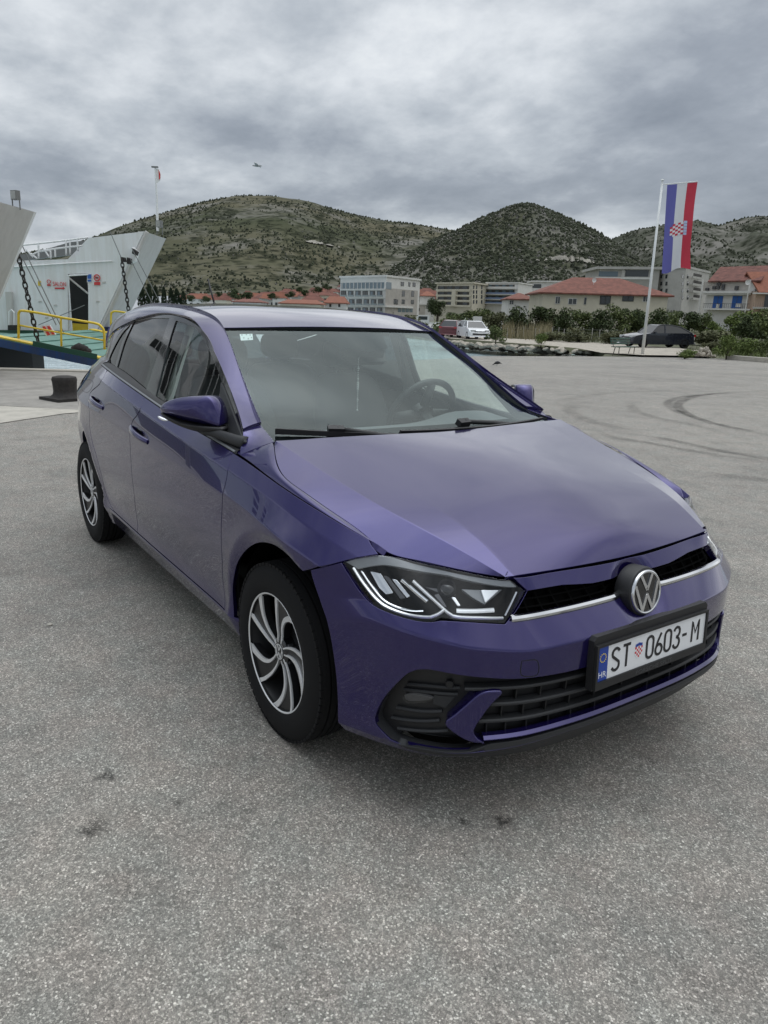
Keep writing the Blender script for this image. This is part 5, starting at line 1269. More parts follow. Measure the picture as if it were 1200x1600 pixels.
# roof lining, inner mirror with camera box, bead string
lin = panel_data(ROOF, np.array([(-1.06,.15),(-2.95,.2),(-3.0,2),(-2.95,3.8),(-1.06,3.85),(-1.0,3),(-.97,2),(-1.0,1)]), h=.1, gap=0, depth=0, offset=-.03); put('headlining', lin, 'headliner', car)
pm = WS(.06,3.35)[0]; MB().obox(pm+np.array([-.07,0,-.06]), ((.9,0,.43),(0,1,0),(-.43,0,.9)), (.02,.12,.032)).build('inner_mirror', 'black_plastic', car)
MB().obox(WS(.03,3.6)[0]+np.array([-.03,0,-.03]), ((.9,0,-.43),(0,1,0),(.43,0,.9)), (.09,.10,.02)).build('camera_box', 'black_plastic', car)
bp = at(560,566,x=-.80); m = MB()
for k in range(26):
    r = .0032+.002*(k % 5 == 0)+.003*(11 < k < 15); m.lathe([(0,-r),(r*.8,-r*.6),(r,0),(r*.8,r*.6),(0,r)], bp+np.array([0,0,.02-k*.0095]), (0,0,1), 6)
ob = m.build('bead_string', 'bead', car); ob['kind'] = 'stuff'
# inner B-pillars and floor
for sg in (1,-1):
    m = MB(); m.add([(-1.30,-.71*sg,1.0),(-1.42,-.71*sg,1.0),(-1.43,-.57*sg,1.37),(-1.33,-.57*sg,1.37)], [(0,1,2,3)]); m.build('inner_pillar', 'headliner', car)
    m = MB(); m.add([(-.4,-.79*sg,.3),(-2.9,-.76*sg,.3),(-2.9,-.66*sg,1.0),(-1.4,-.765*sg,.98),(-.4,-.77*sg,.9)], [(0,1,2,3,4)]); m.build('door_lining', 'seat_cloth', car)
    m = MB(); m.tube([(-1.36,-.61*sg,1.30),(-1.36,-.65*sg,1.15),(-1.37,-.68*sg,.95)], .012, 6); m.build('seat_belt', 'dash_plastic', car)
m = MB(); m.add([(-.1,-.72,.55),(-.1,.72,.55),(-.1,.72,.90),(-.1,-.72,.90)], [(0,1,2,3)]); m.build('bulkhead', 'liner', car)
# stickers on the glass
st_ab = WS.pix([(374,518.5),(395,518),(396,528),(376,529)]); 
put('sticker', panel_data(WS, st_ab, h=.01, gap=0, depth=0, offset=-.010), 'sticker', car)
for (u,v) in ((378,520.5),(385,519.8),(391,520.5),(381,525),(388,526),(393,524.5)): put('sticker_mark', panel_data(WS, WS.pix([(u-1.4,v-1.1),(u+1.4,v-1.1),(u+1.5,v+1.1),(u-1.3,v+1.1)]), h=.01, gap=0, depth=0, offset=-.0085), 'grey_satin', car)

# ================================================================ ferry at the quay
mat('ship_white', (.72,.73,.73), .45, noise=(1.2,.07,8)); mat('ship_shade_grey', (.50,.485,.46), .5, noise=(1.0,.10,8)); mat('deck_green', (.10,.21,.17), .6, noise=(1.5,.25,8)); mat('hull_green', (.018,.075,.045), .45)
mat('hull_blue', (.015,.055,.17), .4, noise=(2,.2,6)); mat('safety_yellow', (.66,.47,.03), .45, noise=(3,.12,6)); mat('rust_black', (.022,.019,.017), .8, noise=(20,.5,6)); mat('sign_white', (.75,.75,.74), .5); mat('sign_blue', (.03,.12,.42), .5); mat('sign_red', (.58,.05,.05), .5)
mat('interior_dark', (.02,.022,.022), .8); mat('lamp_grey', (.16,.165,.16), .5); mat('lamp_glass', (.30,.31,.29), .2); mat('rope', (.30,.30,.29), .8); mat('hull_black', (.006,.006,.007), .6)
def ship_paint(name, base, dirt):
    m = MAT[name]; nt = m.node_tree; b = nt.nodes['Principled BSDF']; N = nt.nodes.new; L = nt.links.new; tc = N('ShaderNodeTexCoord'); mp = N('ShaderNodeMapping'); mp.inputs['Scale'].default_value = (2.2,2.2,.22); L(tc.outputs['Object'], mp.inputs[0])
    n = N('ShaderNodeTexNoise'); n.inputs['Scale'].default_value = 2.6; n.inputs['Detail'].default_value = 8; n.inputs['Roughness'].default_value = .7; L(mp.outputs[0], n.inputs['Vector'])
    r = N('ShaderNodeValToRGB'); e = r.color_ramp.elements; e[0].position = .34; e[0].color = (*dirt,1); e[1].position = .56; e[1].color = (*base,1); L(n.outputs[0], r.inputs[0]); L(r.outputs[0], b.inputs['Base Color'])
    w = N('ShaderNodeTexNoise'); w.inputs['Scale'].default_value = 1.6; w.inputs['Detail'].default_value = 2; L(tc.outputs['Object'], w.inputs['Vector']); bp = N('ShaderNodeBump'); bp.inputs['Strength'].default_value = .35; bp.inputs['Distance'].default_value = .05; L(w.outputs[0], bp.inputs['Height']); L(bp.outputs[0], b.inputs['Normal'])
ship_paint('ship_white', (.75,.76,.76), (.68,.675,.655)); ship_paint('ship_shade_grey', (.52,.505,.48), (.46,.445,.42)); ship_paint('hull_blue', (.015,.055,.17), (.035,.05,.09))
ferry = empty('car_ferry', tuple(W(-10.5, 20, SEA)), 0, 'white car ferry with green deck, its bow ramp lowered towards the quay', 'ferry'); FI = Matrix.Translation(-Vector(W(-10.5,20,SEA)))
def fobj(mb, name, material, parent=ferry, **k):
    o = mb.build(name, material, parent, **k); base = W(-10.5,20,SEA)
    o.data.transform(FI); return o
def fpx(px, F): return [at_depth(u, v, F) for u, v in px]
def slab(px, F, d, m=None):
    """polygon given in pixels on the upright plane at forward distance F, given thickness d away from the viewer"""
    P = fpx(px, F); n = len(P); m = m or MB(); m.add(P+[p+FD*d for p in P], [tuple(range(n)),tuple(range(n,2*n))[::-1]]+[(i,(i+1)%n,n+(i+1)%n,n+i) for i in range(n)]); return m
# far side casing with door opening (wall pieces round the door), near side casing
wallL = [(-260,414),(18,410),(20,408),(106,404.5),(106,530),(-260,530)]
fobj(slab([(-260,416),(22,412),(106,405),(106,530),(-260,530)], 24, .12), 'casing_wall', 'ship_white')
fobj(slab([(106,405),(118,401),(124,396),(130,381),(133.5,376),(138,372),(138,427),(106,428)], 24, .12), 'casing_wall', 'ship_white')
fobj(slab([(138,372),(225,361.5),(146,528),(138,528)], 24, .12), 'casing_wall', 'ship_white')
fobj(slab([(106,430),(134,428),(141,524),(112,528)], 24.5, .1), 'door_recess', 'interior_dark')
fobj(slab([(112,505),(139,507),(141,522),(114,522)], 24.4, .05), 'door_sill_board', 'safety_yellow')
fobj(MB().tube(fpx([(106,433),(138,459)],24.2), .03, 6), 'door_brace', 'ship_shade_grey')
def endface(top, bot, F, d, top2=None):
    a, b = fpx([top, bot], F); c, e = b+FD*d, a+FD*d; m = MB(); nrm = RD*.06; m.add([a,b,c,e,a-nrm*3,b-nrm*3,c-nrm*3,e-nrm*3], [(0,1,2,3),(7,6,5,4),(0,3,7,4),(1,5,6,2),(0,4,5,1),(3,2,6,7)]); return m
fobj(endface((225,361.5),(146,528), 24.002, 2.3), 'casing_end', 'ship_shade_grey')  # shade of the casing's bow-facing end is put into the grey
a, b = fpx([(225,361.5),(138,371.8)], 24); m = MB(); m.add([a,b,b+FD*2.3,a+FD*2.3], [(0,1,2,3)]); fobj(m, 'casing_top', 'ship_white')
fobj(slab([(138,372),(225,361.5),(146,530),(-260,530),(-260,416),(106,405)], 26.2, .08), 'outer_plating', 'ship_white')
P0 = fpx([(236,362),(230,371),(160,515),(152,528)], 24.0)
fobj(MB().tube([p+RD*.04 for p in fpx([(228,362),(150,526)],24.02)], .07, 8), 'end_moulding', 'ship_shade_grey')
# near casing: only its forward end and inner wall come into the frame
fobj(slab([(53.5,331),(-62,610),(-420,610),(-420,300)], 15.9, .10), 'near_inner_wall', 'ship_white')
a, b = fpx([(53.5,331),(-62,610)], 15.9); c, d_ = b-FD*2.6, a-FD*2.6; m = MB(); m.add([a,b,c,d_,a-RD*.15,b-RD*.15,c-RD*.15,d_-RD*.15], [(3,2,1,0),(4,5,6,7),(0,4,7,3),(1,2,6,5),(0,1,5,4),(3,7,6,2)]); fobj(m, 'near_casing_end', 'ship_shade_grey')  # near end face likewise carries its shade as grey colour
m = MB(); e1 = a-RD*6; m.add([a, d_, d_-RD*6, e1], [(0,1,2,3)]); fobj(m, 'near_casing_top', 'ship_white')
A_, B_ = fpx([(53.5,331),(-62,610)], 15.9); m = MB(); q_ = [A_-FD*2.6, B_-FD*2.6, B_-FD*2.6-RD*6, A_-FD*2.6-RD*6]; m.add(q_+[p+FD*.08 for p in q_], [(0,1,2,3),(7,6,5,4),(0,4,5,1),(2,6,7,3),(3,7,4,0),(1,5,6,2)]); fobj(m, 'near_outer_wall', 'ship_white')
# hull, deck, ramp
m = MB(); o0 = W(-28,16.0,0); ax = RD; pts = [(-28,15.9),(-10.6,15.9),(-10.2,17.0),(-9.7,23.2),(-9.9,24.2),(-28,26.4)]
hp_ = [(-28,15.9),(-12.6,15.9),(-12.1,17.0),(-11.1,23.2),(-11.2,24.2),(-28,26.4)]
n = len(pts); V = [W(R,F,SEA-1.4) for R,F in hp_]+[W(R,F,.36) for R,F in hp_]; m.add(V, [tuple(range(n))[::-1],tuple(range(n,2*n))]+[(i,(i+1)%n,n+(i+1)%n,n+i) for i in range(n)]); fobj(m, 'hull', 'hull_black')
m = MB(); V = [W(R,F,.365) for R,F in pts]+[W(R,F,.40) for R,F in pts]; m.add(V, [tuple(range(n))[::-1],tuple(range(n,2*n))]+[(i,(i+1)%n,n+(i+1)%n,n+i) for i in range(n)]); fobj(m, 'car_deck', 'deck_green')
m = MB(); P = fpx([(-260,515),(106,517),(106,532),(-260,532)], 23.9); fobj(slab([(-260,512),(113,517),(113,531),(-260,532)], 23.93, .03), 'deck_skirt', 'hull_green'); fobj(slab([(150,511),(176,511),(176,530),(146,530)], 24.3, .5), 'deck_skirt', 'hull_blue')
# ramp: near edge from the hinge down to its lip
h0 = at_depth(-20,526,17.0); h1 = at_depth(152,562,17.0); tip = h1+(h1-h0)/np.linalg.norm(h1-h0)*.6; dirr = (tip-h0)/np.linalg.norm(tip-h0); upn = np.cross(FD, dirr); upn *= np.sign(upn[2])
def rbox(s0, s1, f0, f1, z0, z1):
    L_ = np.linalg.norm(tip-h0); c = h0+dirr*L_*(s0+s1)/2+FD*(f0+f1)/2+upn*(z0+z1)/2; return MB().obox(c, (dirr, FD, upn), (L_*(s1-s0)/2, (f1-f0)/2, (z1-z0)/2))
fobj(rbox(0,1,0,6.2,-.17,-.002), 'ramp_plate', 'hull_blue'); fobj(rbox(0,1,.02,6.18,0,.02), 'ramp_deck', 'deck_green'); fobj(rbox(0,.985,.03,.34,.022,.05), 'ramp_edge_stripe', 'safety_yellow')
fobj(rbox(.33,.80,.0,.03,.0,.12), 'ramp_kerb', 'hull_green'); fobj(rbox(0,.985,5.8,6.15,.022,.05), 'ramp_edge_stripe', 'safety_yellow')
for k in range(5): fobj(rbox(.1+.17*k,.105+.17*k,.4,5.8,.021,.045), 'ramp_rib', 'deck_green')
m = MB()
for k, (u, v, r) in enumerate([(117,546,.10),(124,545,.14),(131,546.5,.12),(137,549,.09)]):
    c = at_depth(u, v, 17.2); m.lathe([(0,-r),(r*.8,-r*.6),(r,0),(r*.8,r*.6),(0,r)], c, (0,0,1), 9)
fobj(m, 'ramp_tackle', 'rust_black', angle=60)
def rail(name, px, F, r=.028, material='safety_yellow', n=5): return fobj(MB().tube(cr(fpx(px, F), n), r, 8), name, material, smooth=True)
rail('railing_top', [(29,529),(29,495),(30,488),(35,485.5),(60,489),(95,496),(130,502),(150,505.5),(158,510),(162.5,519),(163.5,546)], 17.15); rail('railing_mid', [(29,508),(95,520),(163,532)], 17.15, .02)
rail('railing_post', [(95,496),(96,541)], 17.15, .024)
rail('railing_top', [(173,540),(173.5,494),(176,488),(182,486.5),(205,490),(235,495)], 21.5); rail('railing_mid', [(173.5,514),(235,520)], 21.5, .02)
# chains and stays
def chain(p, q, F, r, name='chain'):
    A, B = fpx([p, q], F); L_ = np.linalg.norm(B-A); t = (B-A)/L_; lk = r*5.2; n = int(L_/(lk*.72)); ch = []
    for k in range(n):
        c = A+t*(k+.5)*L_/n; s = FD if k % 2 == 0 else np.cross(t, FD); pts = [c+t*lk*.5*math.cos(a)*1.0+s*lk*.27*math.sin(a) for a in np.linspace(0,2*math.pi,11)]
        ch.append(fobj(MB().tube(pts, r*.55, 5, cap=False), name, 'rust_black'))
    return ch
chain((27,392),(60,536),17.4,.034,'chain_link'); chain((190,404),(202,492),22.5,.032,'chain_link')
for a, b, F in (((33,380),(100,520),17.4),((36,405),(88,508),17.5),((172,362),(190,404),23.8),((206,388),(254,480),23.2),((204,405),(240,478),23.2),((60,508),(132,477),23.5)): fobj(MB().tube(fpx([a,b],F), .012, 5), 'stay_cable', 'lamp_grey')
fobj(slab([(200,392),(206,386),(214,393),(210,408),(201,412)], 23.7, .25), 'chain_bracket', 'ship_white'); fobj(slab([(188,401),(193,402),(195,409),(189,409)], 23.5, .2), 'chain_roller', 'rust_black'); fobj(slab([(207,388),(214,393),(212,399),(206,396)], 23.5, .2), 'chain_roller', 'rust_black'); fobj(slab([(198,402),(203,404),(202,413),(198,412)], 23.5, .2), 'chain_roller', 'rust_black')
# rails and ladder on top of the casing
WT = dict(r=.028, material='ship_white')
rail('deck_railing', [(30,383.5),(60,380.5),(100,376),(138,371)], 24.6, **WT); rail('deck_railing', [(62,392),(100,387),(130,384)], 24.6, **WT); rail('deck_railing', [(50,398),(62,393),(80,391)], 24.6, **WT)
for u, v0, v1 in ((60,380.5,404),(79,391,404),(86,390,402),(103,376,399),(109,375,398),(121,374,392)): rail('rail_post', [(u,v0),(u+.5,v1)], 24.6, **WT)
for p, q in (((48,396),(58,404)),((70,391),(77,402)),((40,389),(52,402))): rail('rail_brace', [p,q], 24.6, **WT)
fobj(slab([(24,398),(50,396),(110,378),(134,376),(128,390),(112,398),(60,404),(24,409)], 27.5, .2), 'upper_deck_block', 'lamp_grey')
# near casing side lower parts
fobj(slab([(-30,444),(17,444),(17,456),(-30,458)], 26.0, .3), 'bridge_wing', 'ship_white'); fobj(slab([(8,456),(18,456),(18,512),(12,512)], 23.8, .1), 'ventilation_shaft', 'ship_shade_grey'); fobj(MB().tube(fpx([(14,508),(14,488),(18,484),(22,488),(22,510)],23.6), .025, 6), 'deck_hoop', 'ship_white')
fobj(slab([(12,508),(26,508),(26,516),(12,516)], 23.5, .25), 'mooring_winch', 'rust_black')
fobj(MB().tube(fpx([(-60,418.5),(22,417),(106,411.5),(176,408)],23.97), .018, 5), 'weld_seam', 'ship_white')
fobj(MB().tube(fpx([(106,431),(138,429)],23.96), .02, 5), 'door_coaming', 'ship_white'); fobj(MB().tube(fpx([(106.5,430),(113,524)],23.96), .02, 5), 'door_coaming', 'ship_white')
for k, (u, v) in enumerate(((60,470),(84,476),(70,495),(150,470),(160,440))): fobj(slab([(u,v),(u+5,v-.2),(u+5,v+2),(u,v+2.2)], 23.98, .015), 'wall_fitting', 'ship_shade_grey')
# flood lamps on the casings
for (u, v, F, s) in ((24,305,15.2,1.0),(249,350,25,1.25)):
    c = at_depth(u, v, F); lp = []
    fobj(MB().obox(c, (RD*.9-FD*.4, np.array([0,0,1.]), FD*.9+RD*.4), (.075*s,.085*s,.05*s)), 'flood_lamp', 'lamp_grey'); fobj(MB().obox(c-(FD*.9+RD*.4)*.052*s, (RD*.9-FD*.4, np.array([0,0,1.]), FD*.9+RD*.4), (.062*s,.070*s,.004)), 'flood_lamp_glass', 'lamp_glass')
    for dd in (-.07,.07): fobj(MB().tube([c+RD*dd*s, c+RD*dd*s-np.array([0,0,.26*s])], .012*s, 6), 'lamp_bracket', 'lamp_grey')
fobj(MB().tube(fpx([(246.5,361),(245,310),(242.5,262)], 25), [.045,.035,.025], 8), 'mast', 'ship_white'); fobj(MB().obox(at_depth(242,261,25), (RD,FD,(0,0,1)), (.10,.04,.02)), 'mast_head', 'lamp_grey')
fobj(slab([(244,263),(248,264),(251,272),(250.5,281),(247,285),(244,286)], 25, .02), 'pennant', 'sign_white'); fobj(slab([(247.5,265),(250,270),(250.5,278),(248.5,281)], 24.97, .01), 'pennant_stripe', 'sign_red')
# notices on the white wall
sg = lambda px, mt, nm='notice', off=.02: fobj(slab(px, 24-off, .012), nm, mt)
sg([(136,428),(143.2,428),(143.2,441),(136,441)], 'sign_white'); sg([(136.6,428.6),(142.6,428.6),(142.6,435.5),(136.6,435.5)], 'sign_blue', off=.035); sg([(136.8,437),(142.4,437),(142.4,440),(136.8,440)], 'sign_blue', off=.035)
sg([(146.5,428),(157,428),(157,446),(146.5,446)], 'sign_white'); sg([(147,440.5),(156.5,440.5),(156.5,445.5),(147,445.5)], 'sign_red', off=.035)
c = at_depth(151.6,434,23.96); fobj(MB().lathe([(.075,0),(.075,.012),(.105,.012),(.105,0)], c, -FD, 24), 'prohibition_ring', 'sign_red'); fobj(MB().tube([c+RD*-.07+np.array([0,0,.07])-FD*.008, c+RD*.07-np.array([0,0,.07])-FD*.008], .012, 5), 'prohibition_bar', 'sign_red'); fobj(MB().obox(c-FD*.01, (RD,FD,(0,0,1)), (.045,.004,.022)), 'prohibition_symbol', 'rust_black')
sg([(73,437),(79.5,437),(79.5,447),(73,447)], 'sign_white'); sg([(73.5,444),(79,444),(79,446.6),(73.5,446.6)], 'sign_red', off=.035); c = at_depth(76.3,440,23.96); fobj(MB().lathe([(.045,0),(.045,.012),(.062,.012),(.062,0)], c, -FD, 20), 'prohibition_ring', 'sign_red')
sg([(59.5,439),(63.8,439),(63.8,446.5),(59.5,446.5)], 'safety_yellow')
def ftext(s, u, v, F, h, sx, mt, nm):
    V, F_ = text_mesh(s, h, sx, .004); c = at_depth(u, v, F); fobj(MB().add([c+RD*a+np.array([0,0,b])-FD*q for a, b, q in V], F_), nm, mt)
ftext('SALON', 93, 444.3, 23.97, .185, .72, 'sign_red', 'saloon_lettering'); sg([(85.5,449.3),(99,449.3),(99,451.6),(85.5,451.6)], 'sign_red', 'arrow_shaft'); sg([(98,448),(101.5,450.4),(98,452.8)], 'sign_red', 'arrow_head')
m = slab([(63,509),(78,508),(87,523),(72,525)], 17.5, .03); o = fobj(m, 'ramp_notice', 'sign_white')
for px in ([(66,510),(70,510),(73,516),(69,517)], [(73,509.5),(77,509.5),(80,515),(76,516)], [(71,518),(75,518),(78,523),(74,524)], [(78,517),(82,517),(85,522),(81,523)]): fobj(slab(px, 17.47, .02), 'ramp_notice_mark', 'sign_red')

# superstructure further aft (it shows mirrored in the side windows of the purple car)
def fblock(R0, R1, F0, F1, z0, z1, name, material): return fobj(MB().obox(W((R0+R1)/2,(F0+F1)/2,(z0+z1)/2), (RD,FD,(0,0,1)), ((R1-R0)/2,(F1-F0)/2,(z1-z0)/2)), name, material)
fblock(-46,-23,15.95,26.3,.4,5.2,'superstructure','ship_white'); fblock(-42,-26,17,25.5,5.2,7.6,'bridge_deck','ship_white'); fblock(-38,-31,18,24,7.6,9.6,'wheelhouse','ship_white'); fblock(-41,-39.5,20,22,7.6,10.4,'funnel','hull_blue')
for k in range(9): fblock(-44.5+k*2.4,-43.1+k*2.4,15.88,15.97,3.2,4.3,'saloon_window','interior_dark'); fblock(-22.95,-22.88,16.6+k*1.05,17.3+k*1.05,3.2,4.2,'saloon_window','interior_dark')
for k in range(6): fblock(-41.2+k*2.5,-39.6+k*2.5,16.92,17.02,6.0,7.0,'bridge_window','interior_dark'); fblock(-25.98,-25.9,17.6+k*1.25,18.6+k*1.25,6.0,7.0,'bridge_window','interior_dark')
fobj(MB().tube([W(-23,16.2,5.9),W(-46,16.2,5.9)], .04, 6), 'deck_railing', 'ship_white')
# street lamp on the quay edge, seen only mirrored in the rear side window
lp0 = np.array([-14.6,-7.2,0.]); sl = empty('street_lamp', tuple(lp0), 0, 'tall curved lamp post mirrored in the tinted rear side window', 'street lamp')
MB().tube(cr([(0,0,0),(0,0,4),(.1,.1,7),(.7,.6,8.6),(1.8,1.5,9.2)],6), np.linspace(.10,.05,25), 10).build('post', 'lamp_grey', sl, smooth=True); MB().obox((2.1,1.75,9.15), ((.77,.64,0),(-.64,.77,0),(0,0,1)), (.45,.16,.07)).build('lamp_head', 'lamp_grey', sl)
# bollard on the quay
bo = empty('mooring_bollard', tuple(ground(103,625)), 0, 'squat rusty black mooring bollard on the quay behind the purple car', 'bollard')
MB().lathe([(0,.36),(.10,.36),(.165,.345),(.18,.31),(.172,.26),(.165,.14),(.175,.09),(.22,.055),(.25,.045)], (0,0,0), (0,0,1), 28).build('bollard_head', 'rust_black', bo, angle=50)
MB().prism([(-.27,-.27),(.27,-.27),(.27,.27),(-.27,.27)], (0,0,0), FD*.8+RD*.6, FD*-.6+RD*.8, (0,0,1), .048).build('base_plate', 'rust_black', bo)

# ================================================================ flagpole with banner
fp0 = ground(1003.5,556.3); Ff = RF(fp0)[1]; ft = at_depth(1035,283,Ff)
pole = empty('flagpole', tuple(fp0), 0, 'tall white flagpole carrying a red, white and blue banner beside the bench', 'flagpole'); Lp = lambda P: [np.array(p)-fp0 for p in P]
mat('pole_white', (.70,.71,.70), .4); mat('flag_blue', (.12,.12,.38), .8); mat('flag_white', (.66,.67,.70), .8); mat('flag_red', (.50,.035,.065), .8); mat('flag_pale', (.42,.50,.68), .8)
MB().tube(Lp([fp0-np.array([0,0,.1]), fp0*.55+ft*.45, ft]), [.085,.065,.05], 14).build('pole', 'pole_white', pole, smooth=True)
MB().lathe([(0,.09),(.06,.085),(.10,.06),(.10,.045),(.04,.03),(.05,-.02)], ft-fp0, (0,0,1), 18).build('finial', 'pole_white', pole, angle=50)
q0 = at_depth(1036.5,288,Ff); q1 = at_depth(1090,283.5,Ff); MB().tube(Lp([q0,q1]), .022, 8).build('cross_arm', 'pole_white', pole)
def banner():
    nu_, nv_ = 25, 41; TL, TR, BL, BR = (1042.5,289),(1090,284.5),(1034,426),(1079,418); G = np.zeros((nv_,nu_,3))
    for j in range(nv_):
        t = j/(nv_-1)
        for i in range(nu_):
            s = i/(nu_-1); u = (TL[0]*(1-s)+TR[0]*s)*(1-t)+(BL[0]*(1-s)+BR[0]*s)*t; v = (TL[1]*(1-s)+TR[1]*s)*(1-t)+(BL[1]*(1-s)+BR[1]*s)*t
            u -= 5*math.sin(t*math.pi)*s*.6; u += 1.0*math.sin(9*t+4*s)*t*s; v += 2.5*t*math.sin(s*7+.5)
            G[j,i] = at_depth(u, v, Ff+.10*math.sin(s*9+t*5)*t+.16*math.sin(t*6+s*2.5)*s*t)
    return G
G = banner(); fl = empty('banner_cloth'); fl.parent = pole
for nm, i0, i1, mt in (('blue_stripe',0,8,'flag_blue'),('white_stripe',8,16,'flag_white'),('red_stripe',16,24,'flag_red')):
    sub_ = G[:,i0:i1+1]; nv_, nu_ = sub_.shape[:2]; MB().add([p-fp0 for p in sub_.reshape(-1,3)], [(j*nu_+i,j*nu_+i+1,(j+1)*nu_+i+1,(j+1)*nu_+i) for j in range(nv_-1) for i in range(nu_-1)]).build(nm, mt, fl, smooth=True)
def gs(s, t):
    x = s*24; y = t*40; i = min(int(x),23); j = min(int(y),39); a, b = x-i, y-j
    return (G[j,i]*(1-a)+G[j,i+1]*a)*(1-b)+(G[j+1,i]*(1-a)+G[j+1,i+1]*a)*b-FD*.012
m1, m2, m3b = MB(), MB(), MB()
def patch(m, s0, s1, t0, t1): m.add([gs(s0,t0)-fp0,gs(s1,t0)-fp0,gs(s1,t1)-fp0,gs(s0,t1)-fp0], [(0,1,2,3)])
for i in range(5):
    for j in range(6):
        if (i in (0,) and j in (0,5)): continue
        patch(m1 if (i+j) % 2 else m2, .20+.095*i, .20+.095*(i+1), .46+.024*j, .46+.024*(j+1))
for j in range(5): patch(m3b, .685, .80, .445+.034*j, .445+.034*(j+1)-.004)
m1.build('arms_red_checks', 'flag_red', fl); m2.build('arms_white_checks', 'flag_white', fl); m3b.build('arms_crown', 'flag_pale', fl)

# ================================================================ plants
def leaf_mat(name, c1, c2):
    m = mat(name, c1, .75, spec=.25); nt = m.node_tree; b = nt.nodes['Principled BSDF']
    g = nt.nodes.new('ShaderNodeAttribute'); g.attribute_name = 'tint'; r = nt.nodes.new('ShaderNodeValToRGB'); r.color_ramp.elements[0].color = (*c1,1); r.color_ramp.elements[1].color = (*c2,1)
    nt.links.new(g.outputs['Fac'], r.inputs[0]); nt.links.new(r.outputs[0], b.inputs['Base Color']); return m
leaf_mat('leaf_dark', (.022,.034,.012), (.075,.098,.038)); leaf_mat('leaf_mid', (.040,.058,.018), (.13,.155,.055)); leaf_mat('leaf_bright', (.055,.085,.02), (.17,.21,.065)); leaf_mat('leaf_olive', (.055,.06,.028), (.145,.15,.075)); leaf_mat('reed', (.17,.15,.08), (.36,.31,.19)); leaf_mat('cypress_leaf', (.012,.020,.010), (.035,.050,.022))
mat('bark', (.06,.048,.035), .9)
def foliage(n, size, seed, lobes=7, flat=.85, upright=0., hollow=.35):
    """leaf quads spread through several uneven clumps inside a unit-sized crown (width 1, height 1, foot at 0)"""
    r = np.random.default_rng(seed); C = []
    for k in range(lobes):
        a = r.uniform(0, 2*math.pi); d = r.uniform(.05,.34); C.append((d*math.cos(a), d*math.sin(a), r.uniform(.22,.76), r.uniform(.14,.27)))
    C.append((0,0,.38,.34)); V = []; F = []; T = []
    for i in range(n):
        c = C[r.integers(len(C))]; d = r.normal(size=3); d /= np.linalg.norm(d); rad = c[3]*(hollow+(1-hollow)*r.random()**.5)*r.uniform(.85,1.15)
        p = np.array(c[:3])+d*rad*np.array([1,1,flat])
        if p[2] < .02: p[2] = abs(p[2])+.02
        nn = d*.6+r.normal(size=3)*.6; nn[2] = nn[2]*(1-upright)+.2; nn /= np.linalg.norm(nn); t = np.cross(nn, r.normal(size=3)); t /= np.linalg.norm(t); 
        if upright: t = t*(1-upright)+np.array([0,0,1.])*upright; t /= np.linalg.norm(t)
        b = np.cross(nn, t); s = size*r.uniform(.6,1.3); o = len(V); V += [p-t*s, p+b*s*.45, p+t*s, p-b*s*.45]; F.append((o,o+1,o+2,o+3)); T += [min(1,max(0,r.normal(.45,.25)))]*4
    me = MB().add(V, F).mesh(recalc=False); a = me.attributes.new('tint','FLOAT','POINT'); a.data.foreach_set('value', np.array(T, np.float32)); return me
FOL = {k: [foliage(1500, .045, 10*j+i, lobes=6+i, upright=u, hollow=.3) for i in range(3)] for j, (k, u) in enumerate((('leaf_dark',0),('leaf_mid',.1),('leaf_bright',.3),('leaf_olive',.15)))}
for k, l in FOL.items():
    for me in l: me.materials.append(MAT[k])
stem = MB().tube([(0,0,-.1),(.01,0,.15),(0,.01,.40)], [.035,.028,.012], 6).tube([(0,0,.12),(.10,.03,.3),(.17,.05,.45)], [.02,.014,.006], 5).tube([(0,0,.15),(-.09,-.06,.33),(-.15,-.10,.5)], [.02,.014,.006], 5).mesh(smooth=True)
def shrub(u, vb, F, wpx, hpx, key, label, group=None, name='shrub', cat='shrub', i=[0]):
    P = at_depth(u, vb, F) if F > 42 else ground(u, vb, land_z); F = RF(P)[1]; z = land_z(*RF(P)); s = F/FPX; top = at_depth(u, vb-hpx, F)[2]; h = max(.4, top-z)
    o = empty(name, (P[0],P[1],z-.05), random.uniform(0,6.28), label, cat, group); o.scale = (wpx*s, wpx*s, h); i[0] += 1
    link('foliage', FOL[key][i[0] % 3], None, o); link('stem', stem, 'bark', o); return o
